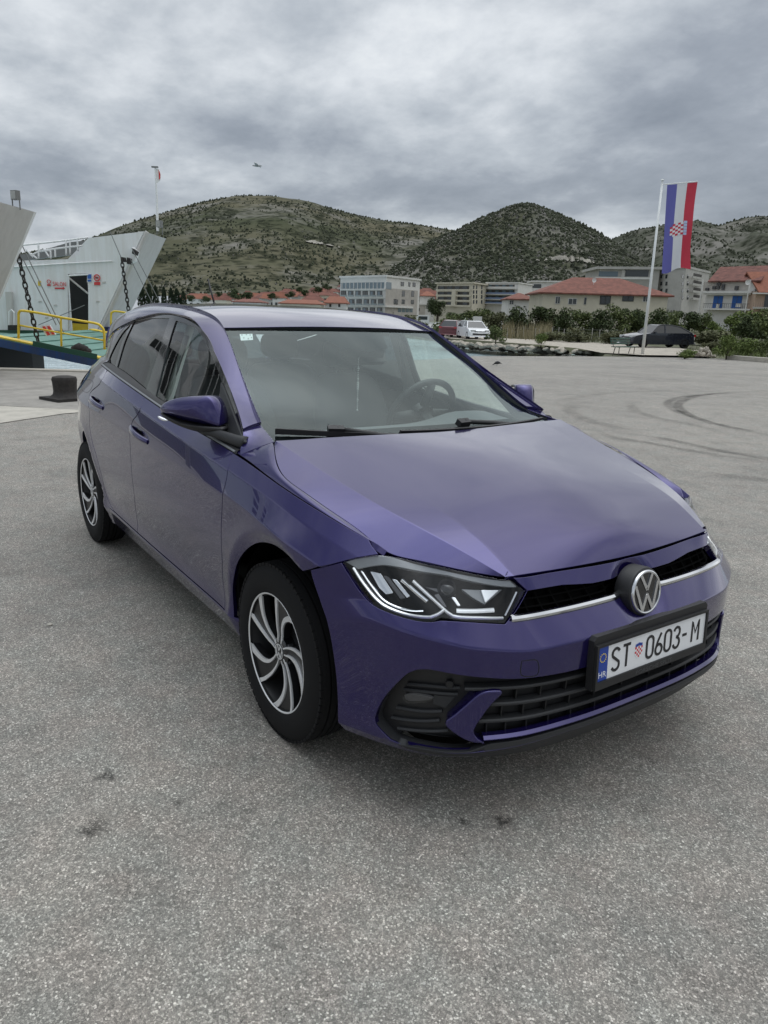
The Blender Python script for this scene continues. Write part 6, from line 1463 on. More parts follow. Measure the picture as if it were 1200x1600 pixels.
SH = [  # u, base v, F, width px, height px, kind, label
 (700,512,72,60,30,'leaf_mid',"grey-green shrub behind the parked white and maroon hatchbacks"), (650,512,80,60,24,'leaf_olive',"olive shrub below the white modern apartment block"),
 (740,508,84,60,34,'leaf_mid',"shrub with a white board in front of it"), (775,510,82,50,36,'leaf_olive',"olive shrub just left of the tall dark hedge shrubs"),
 (808,514,78,60,44,'leaf_dark',"dark rounded shrub under the small red-roofed annexe"), (838,514,78,60,50,'leaf_dark',"tallest dark shrub at the left end of the long red-roofed house"), (862,514,80,50,40,'leaf_mid',"mid-green shrub under the first window of the long house"),
 (882,516,74,44,44,'leaf_dark',"narrow dark shrub before the long house, near its square window"), (910,514,80,50,38,'leaf_mid',"loose green shrub below the satellite dish of the long house"), (938,516,76,52,44,'leaf_dark',"dark shrub below the dark-framed window of the long house"),
 (965,516,78,50,46,'leaf_mid',"bushy green shrub to the left of the flagpole"), (990,514,80,46,46,'leaf_dark',"dark shrub just left of the white flagpole"), (1026,520,72,46,48,'leaf_dark',"tall shrub directly right of the flagpole"), (1045,512,85,50,36,'leaf_mid',"shrub beyond the end of the long red-roofed house"),
 (1075,508,92,50,34,'leaf_dark',"dark shrub in front of the grey apartment block"), (1100,506,95,40,26,'leaf_mid',"small shrub at the corner of the house with blue shutters"), (1150,512,80,56,36,'leaf_bright',"bright green shrub below the balconies with blue shutters"), (1120,512,78,40,22,'leaf_bright',"light green shrub beneath the lower balcony slab"),
 (1185,505,85,56,34,'leaf_mid',"shrub below the orange-roofed neighbour house"), (1175,522,60,60,40,'leaf_dark',"dark glossy shrub standing in the rough grass"), (1205,532,48,60,50,'leaf_mid',"leafy shrub by the kerb at the edge of the rough grass"), (1010,532,60,70,26,'leaf_olive',"low olive scrub behind the parked dark saloon"), (1060,530,60,60,26,'leaf_olive',"low scrub just right of the dark saloon's boot"),
 (1110,528,58,70,26,'leaf_olive',"dry olive scrub behind the heap of rubble"), (955,532,58,60,24,'leaf_olive',"dusty scrub behind the green bench"), (905,530,60,60,22,'leaf_olive',"dusty scrub at the right part of the wire fence"), (860,529,62,56,20,'leaf_olive',"dusty scrub in the middle of the wire fence"),
 (846,531,54,26,14,'leaf_bright',"small bright green bush at the foot of the wire fence"), (775,524,56,34,20,'leaf_mid',"green bush right beside the white hatchback"), (1070,559,33.4,44,21,'leaf_bright',"rounded bright green bush between the saloon and the rubble"),
 (1135,560,33.2,44,44,'leaf_bright',"tall loose weedy bush at the end of the concrete kerb"), (1163,557,36,50,36,'leaf_bright',"weedy green bush growing behind the concrete kerb"), (1190,556,37,44,30,'leaf_mid',"leafy bush overhanging the concrete kerb"), (1110,551,40,40,26,'leaf_olive',"dry weedy bush just behind the rubble heap"),
 (1215,552,40,50,46,'leaf_dark',"dark bush at the far end of the concrete kerb"), (720,505,95,60,26,'leaf_dark',"dark shrub behind the maroon hatchback"), (1000,508,95,60,30,'leaf_mid',"background shrub between flagpole and red-roofed house")]
for u, vb, F, w, h, k, lab in SH: shrub(u, vb, F, w, h, k, lab, 'shrubs on the waste ground')
# round dark tree beside the modern block
def tree(u, vb, F, wpx, hpx, key, label):
    P = at_depth(u, vb, F); s = F/FPX; h = hpx*s; z = at_depth(u, vb, F)[2]; o = empty('broadleaf_tree', (P[0],P[1],z), 1., label, 'tree'); 
    MB().tube([(0,0,-1),(.1,0,h*.25),(0,.1,h*.55)], [.28,.2,.1], 8).tube([(0,0,h*.25),(.7,.2,h*.5)], [.14,.05], 6).tube([(0,0,h*.3),(-.6,-.3,h*.55)], [.14,.05], 6).build('trunk', 'bark', o)
    c = link('crown', foliage(4500, .03, 99, 11, hollow=.25), key, o); c.scale = (wpx*s*1.2, wpx*s*1.2, h*1.02)
tree(683,500,150,34,36,'leaf_dark','dark round evergreen tree between the modern block and the cream block')
# cypresses beyond the ferry
def spire(n, size, seed):
    r = np.random.default_rng(seed); V = []; F = []; T = []
    for i in range(n):
        z = r.random()**.8; rad = .5*(1-z)**.55*min(1,z*6+.3)*r.uniform(.5,1.05); a = r.uniform(0,2*math.pi); p = np.array([rad*math.cos(a), rad*math.sin(a), z]); d = np.array([math.cos(a)*.4,math.sin(a)*.4,1.])+r.normal(size=3)*.25; d /= np.linalg.norm(d); b = np.cross(d, r.normal(size=3)); b /= np.linalg.norm(b); s = size*r.uniform(.7,1.3); o = len(V)
        V += [p-d*s*.3, p+b*s*.5, p+d*s, p-b*s*.5]; F.append((o,o+1,o+2,o+3)); T += [min(1,max(0,r.normal(.4,.25)))]*4
    me = MB().add(V, F).mesh(recalc=False); a_ = me.attributes.new('tint','FLOAT','POINT'); a_.data.foreach_set('value', np.array(T, np.float32)); me.materials.append(MAT['cypress_leaf']); return me
SP = [spire(900, .09, s) for s in (1,2,3)]
for k, (u, vt, vb, w, lab) in enumerate([(222,440,480,14,'dark cypress close behind the ferry casing end'),(234,446,480,13,'second dark cypress out from the ferry casing end'),(244,447,480,11,'third dark cypress out from the ferry casing end'),(257,449,480,11,'slim dark cypress with a gap on both sides'),(268,451,480,12,'dark cypress next to the widest cypress'),(277,452,480,14,'widest dark cypress of the row, standing with its neighbour'),(287,456,480,12,'shortest dark cypress at the open end of the row')]):
    F = 130; P = at_depth(u, vb, F); h = at_depth(u, vt, F)[2]-P[2]; o = empty('cypress_tree', tuple(P), k*1.3, lab, 'tree', 'cypresses beyond the ferry'); c = link('crown', SP[k % 3], None, o); c.scale = (w*F/FPX, w*F/FPX, h); MB().tube([(0,0,-1),(0,0,h*.3)], .2, 6).build('trunk', 'bark', o)
# rough grass and reeds (nobody could count these)
def blades(name, region, n, hmin, hmax, w, key, seed, lean=.35):
    r = np.random.default_rng(seed); V = []; F = []; T = []
    poly = np.array([RF(p) for p in region]); lo, hi = poly.min(0), poly.max(0); k = 0
    while k < n:
        q = lo+(hi-lo)*r.random(2)
        if not inside(q[None], poly)[0]: continue
        dens = mnoise.noise(Vector((q[0]*.35, q[1]*.35, seed)))
        if dens < r.uniform(-.5,.35): continue
        P = W(q[0], q[1], land_z(*q)-.02); h = r.uniform(hmin, hmax)*(1+.4*dens); a = r.uniform(0,2*math.pi); e = np.array([math.cos(a),math.sin(a),0]); l = np.array([math.cos(a+1.3),math.sin(a+1.3),0])*h*r.uniform(0,lean); o = len(V)
        V += [P-e*w, P+e*w, P+l*.4+np.array([0,0,h*.6])+e*w*.7, P+l*.4+np.array([0,0,h*.6])-e*w*.7, P+l+np.array([0,0,h])]; F += [(o,o+1,o+2,o+3),(o+3,o+2,o+4)]; T += [min(1,max(0,r.normal(.45,.28)))]*5; k += 1
    me = MB().add(V, F).mesh(recalc=False); a_ = me.attributes.new('tint','FLOAT','POINT'); a_.data.foreach_set('value', np.array(T, np.float32)); o = link(name, me, key); return o
gz = lambda px: [ground(u, v, land_z) for u, v in px]
tag(blades('rough_grass', gz([(1085,556),(1110,558.5),(1150,560),(1300,569),(1300,520),(1100,518),(960,522),(930,530),(1000,536),(1060,541)]), 16000, .08, .38, .010, 'leaf_olive', 3, .8), 'rough uncut grass and weeds covering the waste ground', 'grass', kind='stuff')
tag(blades('green_weeds', gz([(1090,557),(1150,560),(1300,569),(1300,540),(1130,538)]), 3500, .10, .45, .012, 'leaf_bright', 5, .8), 'taller green weeds behind the concrete kerb', 'weeds', kind='stuff')
tag(blades('reeds', gz([(785,531.5),(860,533.5),(860,522),(785,520)]), 1500, .8, 1.7, .02, 'reed', 7, .35), 'pale dry reeds standing behind the wire fence', 'reeds', kind='stuff')
tag(blades('shore_scrub', gz([(640,527),(740,525),(800,530),(930,536),(960,529),(930,514),(700,512),(640,514)]), 16000, .15, .6, .02, 'leaf_olive', 9, .7), 'low scrub and dry grass behind the gravel track', 'scrub', kind='stuff')
# ---- boulders along the shore
mat('limestone', (.36,.325,.27), .9, noise=(3,.35,8), bump=(8,.5,.05)); mat('rubble_stone', (.40,.31,.25), .9, noise=(5,.3,6))
def rock_mesh(seed):
    bm = bmesh.new(); bmesh.ops.create_icosphere(bm, subdivisions=2, radius=.5)
    for v in bm.verts: v.co *= 1+.38*mnoise.noise(v.co*1.7+Vector((seed*3.1,0,0)))+.15*mnoise.noise(v.co*5+Vector((seed,2,0))); v.co.z *= .72
    me = bpy.data.meshes.new('m'); bm.to_mesh(me); bm.free(); me.materials.append(MAT['limestone']); return me
ROCK = [rock_mesh(s) for s in range(6)]
rr_ = random.Random(5)
for k in range(150):
    u = rr_.uniform(700,945); t = rr_.random(); vtop = np.interp(u,[700,745,800,870,945],[533,537.5,541,546,551]); vbot = np.interp(u,[700,745,800,870,945],[538,544,548,551.5,555]); v = vtop+(vbot-vtop)*t
    P = ground(u, v, lambda R, F, t=t: land_z(R, F)*(1-t)+(sea_z(R, F)+.05)*t); o = link('boulder', ROCK[k % 6], None); s = rr_.uniform(.35,.8)*(1 if t > .3 else .7)*(.7 if u > 880 else 1.0); o.location = P; o.rotation_euler = (rr_.uniform(-.5,.5),rr_.uniform(-.5,.5),rr_.uniform(0,6.3)); o.scale = (s*1.3,s,s*.75); tag(o, 'pale limestone boulder in the heap along the waterline', 'boulder', 'boulders along the waterline')
rub = empty('rubble_heap', tuple(ground(1099,557.5,land_z)), 0, 'small heap of reddish broken rubble beside the rounded bush', 'rubble')
for k in range(34):
    a = rr_.uniform(0,6.28); d = rr_.random()**.6*.62; o = link('stone', ROCK[k % 6], None, rub); s = rr_.uniform(.12,.26); o.location = (d*math.cos(a), d*math.sin(a), max(0,.62*(1-d/.62))*rr_.uniform(.5,1.)); o.rotation_euler = (rr_.random()*3,rr_.random()*3,rr_.random()*6); o.scale = (s*1.2,s,s)
# concrete kerb on the right
m = MB(); A = ground(1145,562); B = ground(1210,567.2); B2 = A+(B-A)*1.0; ax = (B-A)/np.linalg.norm(B-A); L_ = 9.
m.obox(A+ax*L_/2+np.array([0,0,.10])+FD*.25, (ax, np.cross([0,0,1],ax), (0,0,1)), (L_/2,.25,.10)); tag(m.build('concrete_kerb', 'concrete_pale'), 'low concrete kerb block between the asphalt and the weeds', 'kerb')
# pale dust and pebbles where asphalt meets the track
# ---- wire fence: posts and wires
fe = empty('wire_fence', tuple(on_land(880,531)), 0, 'thin wire fence on pale posts before the waste ground', 'fence'); f0 = on_land(880,531); mat('fence_post', (.42,.40,.36), .8)
fx = [(782,528.5),(792,529),(800,529.3),(808,529.6),(817,530),(836,530.4),(842,530.5),(853,530.8),(862,531),(872,531.2),(880,531.4),(890,531.6),(899,531.8),(910,532),(924,532.3),(936,532.5),(948,532.7),(962,532.9),(975,533)]
pp = []
for k, (u, v) in enumerate(fx):
    P = on_land(u, v); pp.append(P); MB().tube([P-f0, P-f0+np.array([.02*math.sin(k*2),0,1.0+.1*math.sin(k*5)])], .030, 6).build('post', 'fence_post', fe)
for h in (.35,.65,.92): MB().tube([p-f0+np.array([0,0,h]) for p in pp], .006, 4).build('wire', 'lamp_grey', fe)
# ---- bench
mat('bench_green', (.012,.055,.032), .45); mat('bench_leg', (.12,.10,.085), .7)
b0 = ground(975,554.5,land_z); bn_ = empty('park_bench', tuple(b0), 0, 'dark green slatted bench standing in front of the dark saloon', 'bench'); bx = ground(1012,554,land_z)-ground(945,556,land_z); bx /= np.linalg.norm(bx); by = np.cross([0,0,1], bx); by *= -1 if by@FD < 0 else 1
for k in range(3): MB().obox(by*(-.12+.15*k)+np.array([0,0,.42]), (bx,by,(0,0,1)), (.98,.06,.018)).build('seat_slat', 'bench_green', bn_)
for k in range(3): MB().obox(by*(.28+.03*k)+np.array([0,0,.58+.13*k]), (bx,by*.2+np.array([0,0,.98]),by), (.98,.045,.016)).build('back_slat', 'bench_green', bn_)
for s in (-.8,.75): 
    for d in (-.14,.2): MB().tube([bx*s+by*d+np.array([0,0,-.05]), bx*(s+.08)+by*d*.7+np.array([0,0,.41])], .022, 6).build('leg', 'bench_leg', bn_)
    MB().tube([bx*s+by*.2+np.array([0,0,.4]), bx*s+by*.36+np.array([0,0,.88])], .018, 6).build('back_support', 'bench_leg', bn_)

# ================================================================ parked cars in the background
mat('car_white', (.74,.75,.76), .3, 0, .8); mat('car_navy', (.012,.014,.026), .25, .3, 1.); mat('car_maroon', (.10,.012,.018), .3, .3, .8); glass('far_glass', (.10,.12,.12), 1.6); mat('far_glass_dark', (.012,.014,.015), .08, 0, .4); mat('far_lamp', (.55,.57,.58), .15, .5); mat('alloy', (.35,.36,.37), .35, .8)
def small_car(name, label, pos, heading, L, Wd, H, paint, style):
    c = empty(name, tuple(pos), heading, label, 'car'); hl = L/2
    if style == 'hatch': body = [(-hl,.32),(-hl+.02,.62),(-hl+.06,.92),(-hl+.5,.96),(hl-1.55,.95),(hl-1.0,.92),(hl-.35,.80),(hl-.06,.66),(hl,.5),(hl-.02,.28),(hl-.2,.2),(-hl+.2,.2)]; gh = [(-hl+.08,.92),(-hl+.45,H-.06),(-hl+.9,H),(.15,H),(.45,H-.05),(hl-1.05,.93)]
    elif style == 'saloon': body = [(-hl,.40),(-hl+.02,.75),(-hl+.12,.98),(-hl+.6,1.0),(hl-1.9,.96),(hl-1.2,.93),(hl-.3,.78),(hl-.05,.66),(hl,.5),(hl-.02,.28),(hl-.2,.2),(-hl+.2,.24)]; gh = [(-hl+.25,1.0),(-hl+1.1,H-.10),(-hl+1.8,H),(.1,H),(.4,H-.05),(hl-1.4,.95)]
    else: body = [(-hl,.34),(-hl+.02,.7),(-hl+.06,1.0),(-hl+.5,1.02),(hl-1.3,1.0),(hl-.9,.98),(hl-.3,.86),(hl-.05,.7),(hl,.5),(hl-.2,.2),(-hl+.2,.2)]; gh = [(-hl+.08,1.0),(-hl+.3,H-.05),(-hl+.7,H),(.35,H),(.6,H-.06),(hl-.9,.99)]
    def loft(prof, secs):
        p = cr(np.array(prof), 3, closed=True); n = len(p); cx = p.mean(0); V = []
        for y, s in secs: V += [(cx[0]+(q[0]-cx[0])*s, y, cx[1]+(q[1]-cx[1])*(.5+.5*s)) for q in p]
        m = len(secs); F = [(i*n+j,i*n+(j+1)%n,(i+1)*n+(j+1)%n,(i+1)*n+j) for i in range(m-1) for j in range(n)]+[tuple(range(n))[::-1],tuple((m-1)*n+j for j in range(n))]; return MB().add(V, F)
    w = Wd/2; loft(body, [(-w,.955),(-w*.93,.985),(-w*.6,1.0),(w*.6,1.0),(w*.93,.985),(w,.955)]).build('body', paint, c, angle=40)
    g = np.array(gh); V = []
    for s in (-1,1): V += [(x, s*(w*.93-(z-.93)*.42), z) for x, z in gh]
    n = len(gh); F = [(i,i+1,n+i+1,n+i) for i in range(n-1)]+[tuple(range(n)),tuple(range(n,2*n))[::-1]]; MB().add(V, F).build('glasshouse', 'far_glass_dark', c)
    V = []; top = [p for p in gh[1:-1]]; 
    for s in (-1,1): V += [(x, s*(w*.93-(z-.93)*.42+.01), z+.012) for x, z in top]
    n = len(top); MB().add(V, [(i,i+1,n+i+1,n+i) for i in range(n-1)]).build('roof', paint, c, smooth=True)
    for s in (-1,1):
        for x0, z0, x1, z1 in ((gh[0][0],gh[0][1],gh[1][0],gh[1][1]),(gh[-1][0],gh[-1][1],gh[-2][0],gh[-2][1]),(gh[2][0]*.2+gh[3][0]*.6,.94,gh[2][0]*.2+gh[3][0]*.6-.05,H-.02)):
            f = lambda z: s*(w*.93-(z-.93)*.42+.008); MB().tube([(x0,f(z0),z0),(x1,f(z1),z1)], .038, 6).build('pillar', paint, c)
        MB().tube([(gh[1][0],s*(w*.93-(gh[1][1]-.93)*.42+.01),gh[1][1])]+[(x,s*(w*.93-(z-.93)*.42+.01),z) for x,z in gh[2:-1]], .03, 6).build('roof_rail', paint, c)
        for xw in (-hl+.78, hl-.86):
            wh = empty('wheel', (xw, s*(w-.10), .31)); wh.parent = c; ax = (0,s,0)
            MB().lathe([(.20,.10),(.29,.105),(.315,.07),(.315,-.1)], (0,0,0), ax, 22).build('tyre', 'rubber', wh, angle=40); MB().lathe([(.20,.09),(.17,.07),(.03,.085),(0,.09)], (0,0,0), ax, 16).build('rim', 'alloy', wh)
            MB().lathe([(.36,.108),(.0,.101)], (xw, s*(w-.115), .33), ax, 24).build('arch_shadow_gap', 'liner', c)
        MB().obox((hl-.13,s*(w-.27),.70), ((1,s*-.35,0),(0,1,0),(0,0,1)), (.11,.20,.065)).build('headlight', 'far_lamp', c); MB().obox((-hl+.05,s*(w-.17),.85), ((1,0,0),(0,1,0),(0,0,1)), (.06,.14,.08)).build('tail_light', 'tail_red', c)
        MB().obox((.72 if style != 'saloon' else .75,s*(w+.06),.98), ((1,0,0),(0,1,0),(0,0,1)), (.06,.10,.06)).build('door_mirror', paint, c)
    MB().obox((hl-.03,0,.42), ((1,0,0),(0,1,0),(0,0,1)), (.05,w*.72,.07)).build('lower_grille', 'black_plastic', c); MB().obox((hl-.06,0,.64), ((1,0,0),(0,1,0),(0,0,1)), (.05,w*.55,.03)).build('grille', 'black_plastic', c); MB().obox((hl+.01,0,.53), ((1,0,0),(0,1,0),(0,0,1)), (.012,.26,.055)).build('number_plate', 'plate_white', c)
    return c
towards = lambda P: math.atan2(CAMPOS[1]-P[1], CAMPOS[0]-P[0])
def car_at(u, v): P = ground(u, v, land_z); P[2] += .05; return P
P = car_at(738,530); small_car('parked_hatchback', 'white hatchback parked on the gravel with its nose towards the quay', P, towards(P)+.30, 4.2, 1.78, 1.46, 'car_white', 'hatch')
P = car_at(711,527.5); small_car('parked_hatchback', 'maroon hatchback parked next to the white hatchback', P, towards(P)+math.pi-.35, 4.0, 1.75, 1.48, 'car_maroon', 'hatch')
P = car_at(736,521.5); small_car('parked_van', 'white car parked behind the white hatchback, only its roof showing', P, towards(P)-.2, 4.3, 1.8, 1.66, 'car_white', 'mpv')
P = car_at(1024,543.5); small_car('parked_saloon', 'dark blue fastback saloon parked behind the flagpole', P, towards(P)-1.02, 4.75, 1.9, 1.50, 'car_navy', 'saloon')

# ================================================================ town
mat('render_white', (.62,.61,.58), .85, noise=(.8,.08,6)); mat('render_cream', (.55,.51,.41), .85, noise=(.8,.08,6)); mat('render_grey', (.42,.41,.38), .85, noise=(.6,.12,6)); mat('render_peach', (.45,.33,.25), .85); mat('stone_cladding', (.40,.375,.34), .85, noise=(.9,.15,8))
mat('tile_red', (.165,.062,.044), .85, noise=(1.5,.35,8)); mat('tile_brown', (.13,.05,.038), .9, noise=(1.2,.55,8)); mat('tile_orange', (.215,.078,.045), .85, noise=(1.5,.25,8)); mat('pane', (.035,.042,.045), .12, 0, .3); mat('pane_blue', (.10,.15,.18), .12, 0, .3); mat('frame_dark', (.05,.05,.052), .6); mat('shutter_blue', (.015,.10,.36), .6); mat('balcony_blue', (.16,.21,.33), .6); mat('balcony_glass', (.20,.24,.24), .15); mat('dish', (.62,.62,.60), .5); mat('recess_shade', (.07,.066,.06), .9)
class Bld:
    def __init__(s, name, label, corners, zb=None, cat='building', group=None):
        """corners: list of (u, F) in plan order seen from the viewer, left to right"""
        s.P = [at_depth(u, 495, F) for u, F in corners]; s.z0 = min(land_z(*RF(p)) for p in s.P)-1 if zb is None else zb
        s.o = empty(name, (s.P[0][0], s.P[0][1], s.z0), 0, label, cat, group); s.base = np.array([s.P[0][0], s.P[0][1], s.z0]); s.M = Matrix.Translation(-Vector(s.base))
    def add(s, mb, name, material, parent=None, **k):
        ob = mb.build(name, material, parent or s.o, **k); ob.data.transform(s.M); return ob
    def plane(s, i, off=0.):
        A, B = s.P[i], s.P[i+1]; t = (B-A)*np.array([1,1,0]); t /= np.linalg.norm(t); n = np.cross(t, [0,0,1.]); n *= -np.sign(n@FD)
        def f(u, v):
            d = ray(u, v); k = ((A+n*off-CAMPOS)@n)/(d@n); return CAMPOS+k*d
        return f, t, n
    def wall(s, vt, back, material, zt=None):
        """closed block: front corners plus the back ones pushed away by `back` metres"""
        zt = zt if zt is not None else np.mean([s.plane(i)[0](*c)[2] for i, c in enumerate(vt)]); P = s.P
        ring = P if len(P) > 2 else P; n = len(P)
        if n == 3: ring = [P[0], P[1], P[2], P[0]+P[2]-P[1]]
        else: ring = [P[0], P[1], P[1]+FD*back, P[0]+FD*back]
        m = MB(); k = len(ring); V = [(p[0],p[1],s.z0) for p in ring]+[(p[0],p[1],zt) for p in ring]; m.add(V, [tuple(range(k)),tuple(range(k,2*k))]+[(i,(i+1)%k,k+(i+1)%k,k+i) for i in range(k)]); s.zt = zt; s.ring = ring; s.add(m, 'wall', material)
    def quad(s, i, u0, v0, u1, v1, off, th, name, material, parent=None):
        f, t, n = s.plane(i, off); a, b, c, d = f(u0,v0), f(u1,v0), f(u1,v1), f(u0,v1); zt = (a[2]+b[2])/2; zb = (c[2]+d[2])/2
        V = [(a[0],a[1],zb),(b[0],b[1],zb),(b[0],b[1],zt),(a[0],a[1],zt)]; V = [np.array(p) for p in V]; V += [p-n*th for p in V]
        return s.add(MB().add(V, [(0,1,2,3),(7,6,5,4),(0,4,5,1),(1,5,6,2),(2,6,7,3),(3,7,4,0)]), name, material, parent)
    def window(s, i, u0, v0, u1, v1, frame='render_white', pane='pane', mull=True):
        w = s.quad(i, u0, v0, u1, v1, .06, .05, 'window', frame); e = min((u1-u0), (v1-v0))*.10
        if mull and u1-u0 > 5:
            um = (u0+u1)/2; s.quad(i, u0+e, v0+e, um-e*.5, v1-e, .09, .04, 'pane', pane, w); s.quad(i, um+e*.5, v0+e, u1-e, v1-e, .09, .04, 'pane', pane, w)
        else: s.quad(i, u0+e, v0+e, u1-e, v1-e, .09, .04, 'pane', pane, w)
        return w
    def slab(s, u0, v0, u1, v1, i, out, name, material): return s.quad(i, u0, v0, u1, v1, out, out+.1, name, material)
    def roofslab(s, over, th, material, dz=0.):
        c = np.mean(s.ring, axis=0); m = MB(); V = []
        for z in (s.zt+dz, s.zt+dz+th): V += [(*(p+(p-c)/np.linalg.norm((p-c)[:2])*over)[:2], z) for p in s.ring]
        k = len(s.ring); m.add(V, [tuple(range(k)),tuple(range(k,2*k))]+[(i,(i+1)%k,k+(i+1)%k,k+i) for i in range(k)]); s.add(m, 'roof', material)
# --- A: modern white block
A = Bld('apartment_block', 'white modern five-storey block with staggered loggias above the purple car', [(531,222),(602,205),(654,222)]); A.wall([(566,436),(628,433)], 0, 'render_white'); A.roofslab(.4,.5,'render_white')
A.quad(0,533,441.5,600,451,.05,.1,'glazed_storey','pane_blue')
for k in range(11): A.quad(0,534+k*6.1,441.5,534.7+k*6.1,451,.2,.2,'mullion','render_white')
for r, (v0, v1) in enumerate(((454.5,463),(467.5,476.5),(480.5,488.5),(491,497))):
    for c in range(6):
        u0 = 532.5+c*11.3+(r % 2)*1.8; w = 8.3
        if u0+w > 600: continue
        lg_ = A.quad(0,u0,v0,u0+w,v1,.05,.1,'loggia_shade','recess_shade'); A.quad(0,u0+1,v0+.8,u0+w*.55,v1-.5,.10,.05,'pane','pane_blue' if (c+r) % 3 else 'pane',lg_); A.quad(0,u0+w*.6,v0+.8,u0+w-1,v1-.5,.10,.05,'pane','pane',lg_)  # flat dark panel on the wall, painted shade in place of a recess
        A.quad(0,u0-.6,v1-2.2,u0+w+.6,v1+.3,.85,.12,'balcony_front','balcony_glass')
    A.quad(0,531,v1+.4,601.5,v1+2.4,.35,.4,'floor_band','render_white')
A.quad(0,531,451.2,601.5,453,.35,.4,'floor_band','render_white')
A.quad(1,603,452,653,497,.06,.08,'stone_face','stone_cladding'); 
for (u0,v0,u1,v1) in ((626.5,440.5,631.5,447),(638.5,441,641.5,447.5),(645,441.5,649.5,448),(628,454,633,463.5),(642.5,454.5,647.5,464),(615,467.5,622,476),(627.5,468,633,475.5),(642,468.5,647,475.5)): A.window(1,u0,v0,u1,v1,'frame_dark','pane')
A.quad(1,604,441,612,452,.1,.1,'corner_glass','pane_blue'); A.quad(1,604,478,646,481,.6,.6,'terrace_slab','render_white')
for k in range(4): A.quad(1,622+k*6,481.5,627+k*6,488,.10,.06,'shop_window','pane_blue')
A.quad(1,615,488,646,496,.25,.2,'plinth','stone_cladding'); A.quad(0,592,430.6,598,433,-4,1,'roof_plant','render_grey')
# annexe and little houses at its right
X = Bld('annexe', 'small stone annexe with square windows beside the white modern block', [(648,232),(664,232)], cat='building'); X.wall([(656,477)],10,'stone_cladding'); X.roofslab(.2,.3,'render_grey')
X.window(0,651,481,656,486,'frame_dark')
# --- B cream block
B = Bld('apartment_block', 'cream four-storey block with long balconies next to the blue balconies', [(680,300),(736,285),(758,300)]); B.wall([(708,444),(747,443.5)], 0, 'render_cream'); B.roofslab(.8,.5,'render_cream')
for v0, v1 in ((447,452.5),(456,461),(464,469),(472,477)):
    B.quad(0,684,v0,733,v1,.05,.1,'loggia_shade','recess_shade'); B.quad(0,681,v1-.6,734,v1+1.9,1.2,.2,'balcony_front','render_cream')  # dark bands paint the shade behind the balconies
    for k in range(4): B.quad(0,687+k*12,v0+.5,694+k*12,v1-.4,.15,.06,'pane','pane')
B.quad(0,706,453,712,478,1.3,1.2,'pier','render_cream')
for v0 in (446,453.5,461,469):
    for u0 in (739.5,744,752): B.window(1,u0,v0,u0+2,v0+5.5,'frame_dark')
# --- C white block with blue balconies
C_ = Bld('apartment_block', 'white block with blue balconies standing next to the cream block', [(757,300),(806,290),(828,305)]); C_.wall([(782,443.5),(817,443)], 0, 'render_white'); C_.roofslab(.5,.4,'render_white')
for v0, v1 in ((445,450),(453,459),(462,467),(470,474)):
    C_.quad(0,759,v0,804,v1,.05,.1,'loggia_shade','recess_shade'); C_.quad(0,758,v1-2.2,805,v1+.4,1.1,.2,'balcony_front','balcony_blue' if v0 > 450 else 'render_white'); C_.quad(0,757.5,v1+.4,805,v1+1.4,1.2,1.1,'balcony_slab','render_white')
    for k in range(4): C_.quad(0,763+k*11,v0+.4,768+k*11,v1-2,.15,.06,'pane','pane_blue')
# --- D low flat building
D = Bld('low_block', 'low flat-roofed white building behind the long red roof', [(829,330),(890,322)]); D.wall([(860,441)],12,'render_white'); D.roofslab(1.0,.6,'render_white'); D.quad(0,831,444,846,450,.06,.06,'window_band','pane')
# --- hip-roofed houses
def hip(label, corners, vt, back, wallm, roofm, ridge_v, ridge_in, over=.5, name='house', group=None, wins=(), frame='render_white'):
    h = Bld(name, label, corners, cat='house', group=group); h.wall(vt, back, wallm); r = h.ring; A0, B0, B1, A1 = r if len(r) == 4 else r[:4]
    e = [np.array([*(p+(p-np.mean(r,axis=0))/np.linalg.norm((p-np.mean(r,axis=0))[:2])*over)[:2], h.zt]) for p in r]; f, t, n = h.plane(0); zr = (f(*ridge_v)+0)[2]+ (back/2)*0
    mid0, mid1 = (e[0]+e[3])/2, (e[1]+e[2])/2; L_ = np.linalg.norm(mid1-mid0); ra = mid0+(mid1-mid0)*ridge_in/L_; rb = mid1-(mid1-mid0)*ridge_in/L_
    zr = at_depth(*ridge_v, RF(mid0*.5+mid1*.5)[1])[2]; ra = np.array([ra[0],ra[1],zr]); rb = np.array([rb[0],rb[1],zr])
    m = MB().add(e+[ra, rb]+[p-np.array([0,0,.2]) for p in e], [(0,1,5,4),(1,2,5),(2,3,4,5),(3,0,4),(0,6,7,1),(1,7,8,2),(2,8,9,3),(3,9,6,0),(6,9,8,7)]); rf = h.add(m, 'roof', roofm)
    for w in wins: h.window(0, *w[:4], frame=(w[4] if len(w) > 4 else frame))
    return h
H = hip('long white house with a red hipped roof and a satellite dish', [(846,112),(1040,108)], [(940,459)], 11, 'render_cream', 'tile_red', (930,434), 6.0, .9,
        wins=[(868,463,876,475),(888,466,902,476),(913,464.5,917,476),(938,462,955,476,'frame_dark'),(973,460.5,991,471,'frame_dark'),(1005,460,1015,472)])
c = at_depth(928,437.5,113); H.add(MB().lathe([(0,0),(.22,.03),(.36,.10)], c, -FD+RD*.3, 18).tube([c, c-np.array([0,0,.9])], .03, 6), 'satellite_dish', 'dish')
hip('small white annexe with a low red roof left of the long house', [(792,128),(836,126)], [(812,467)], 7, 'render_white', 'tile_red', (815,458), 2.5, .6, wins=[(796,469,803,476)])
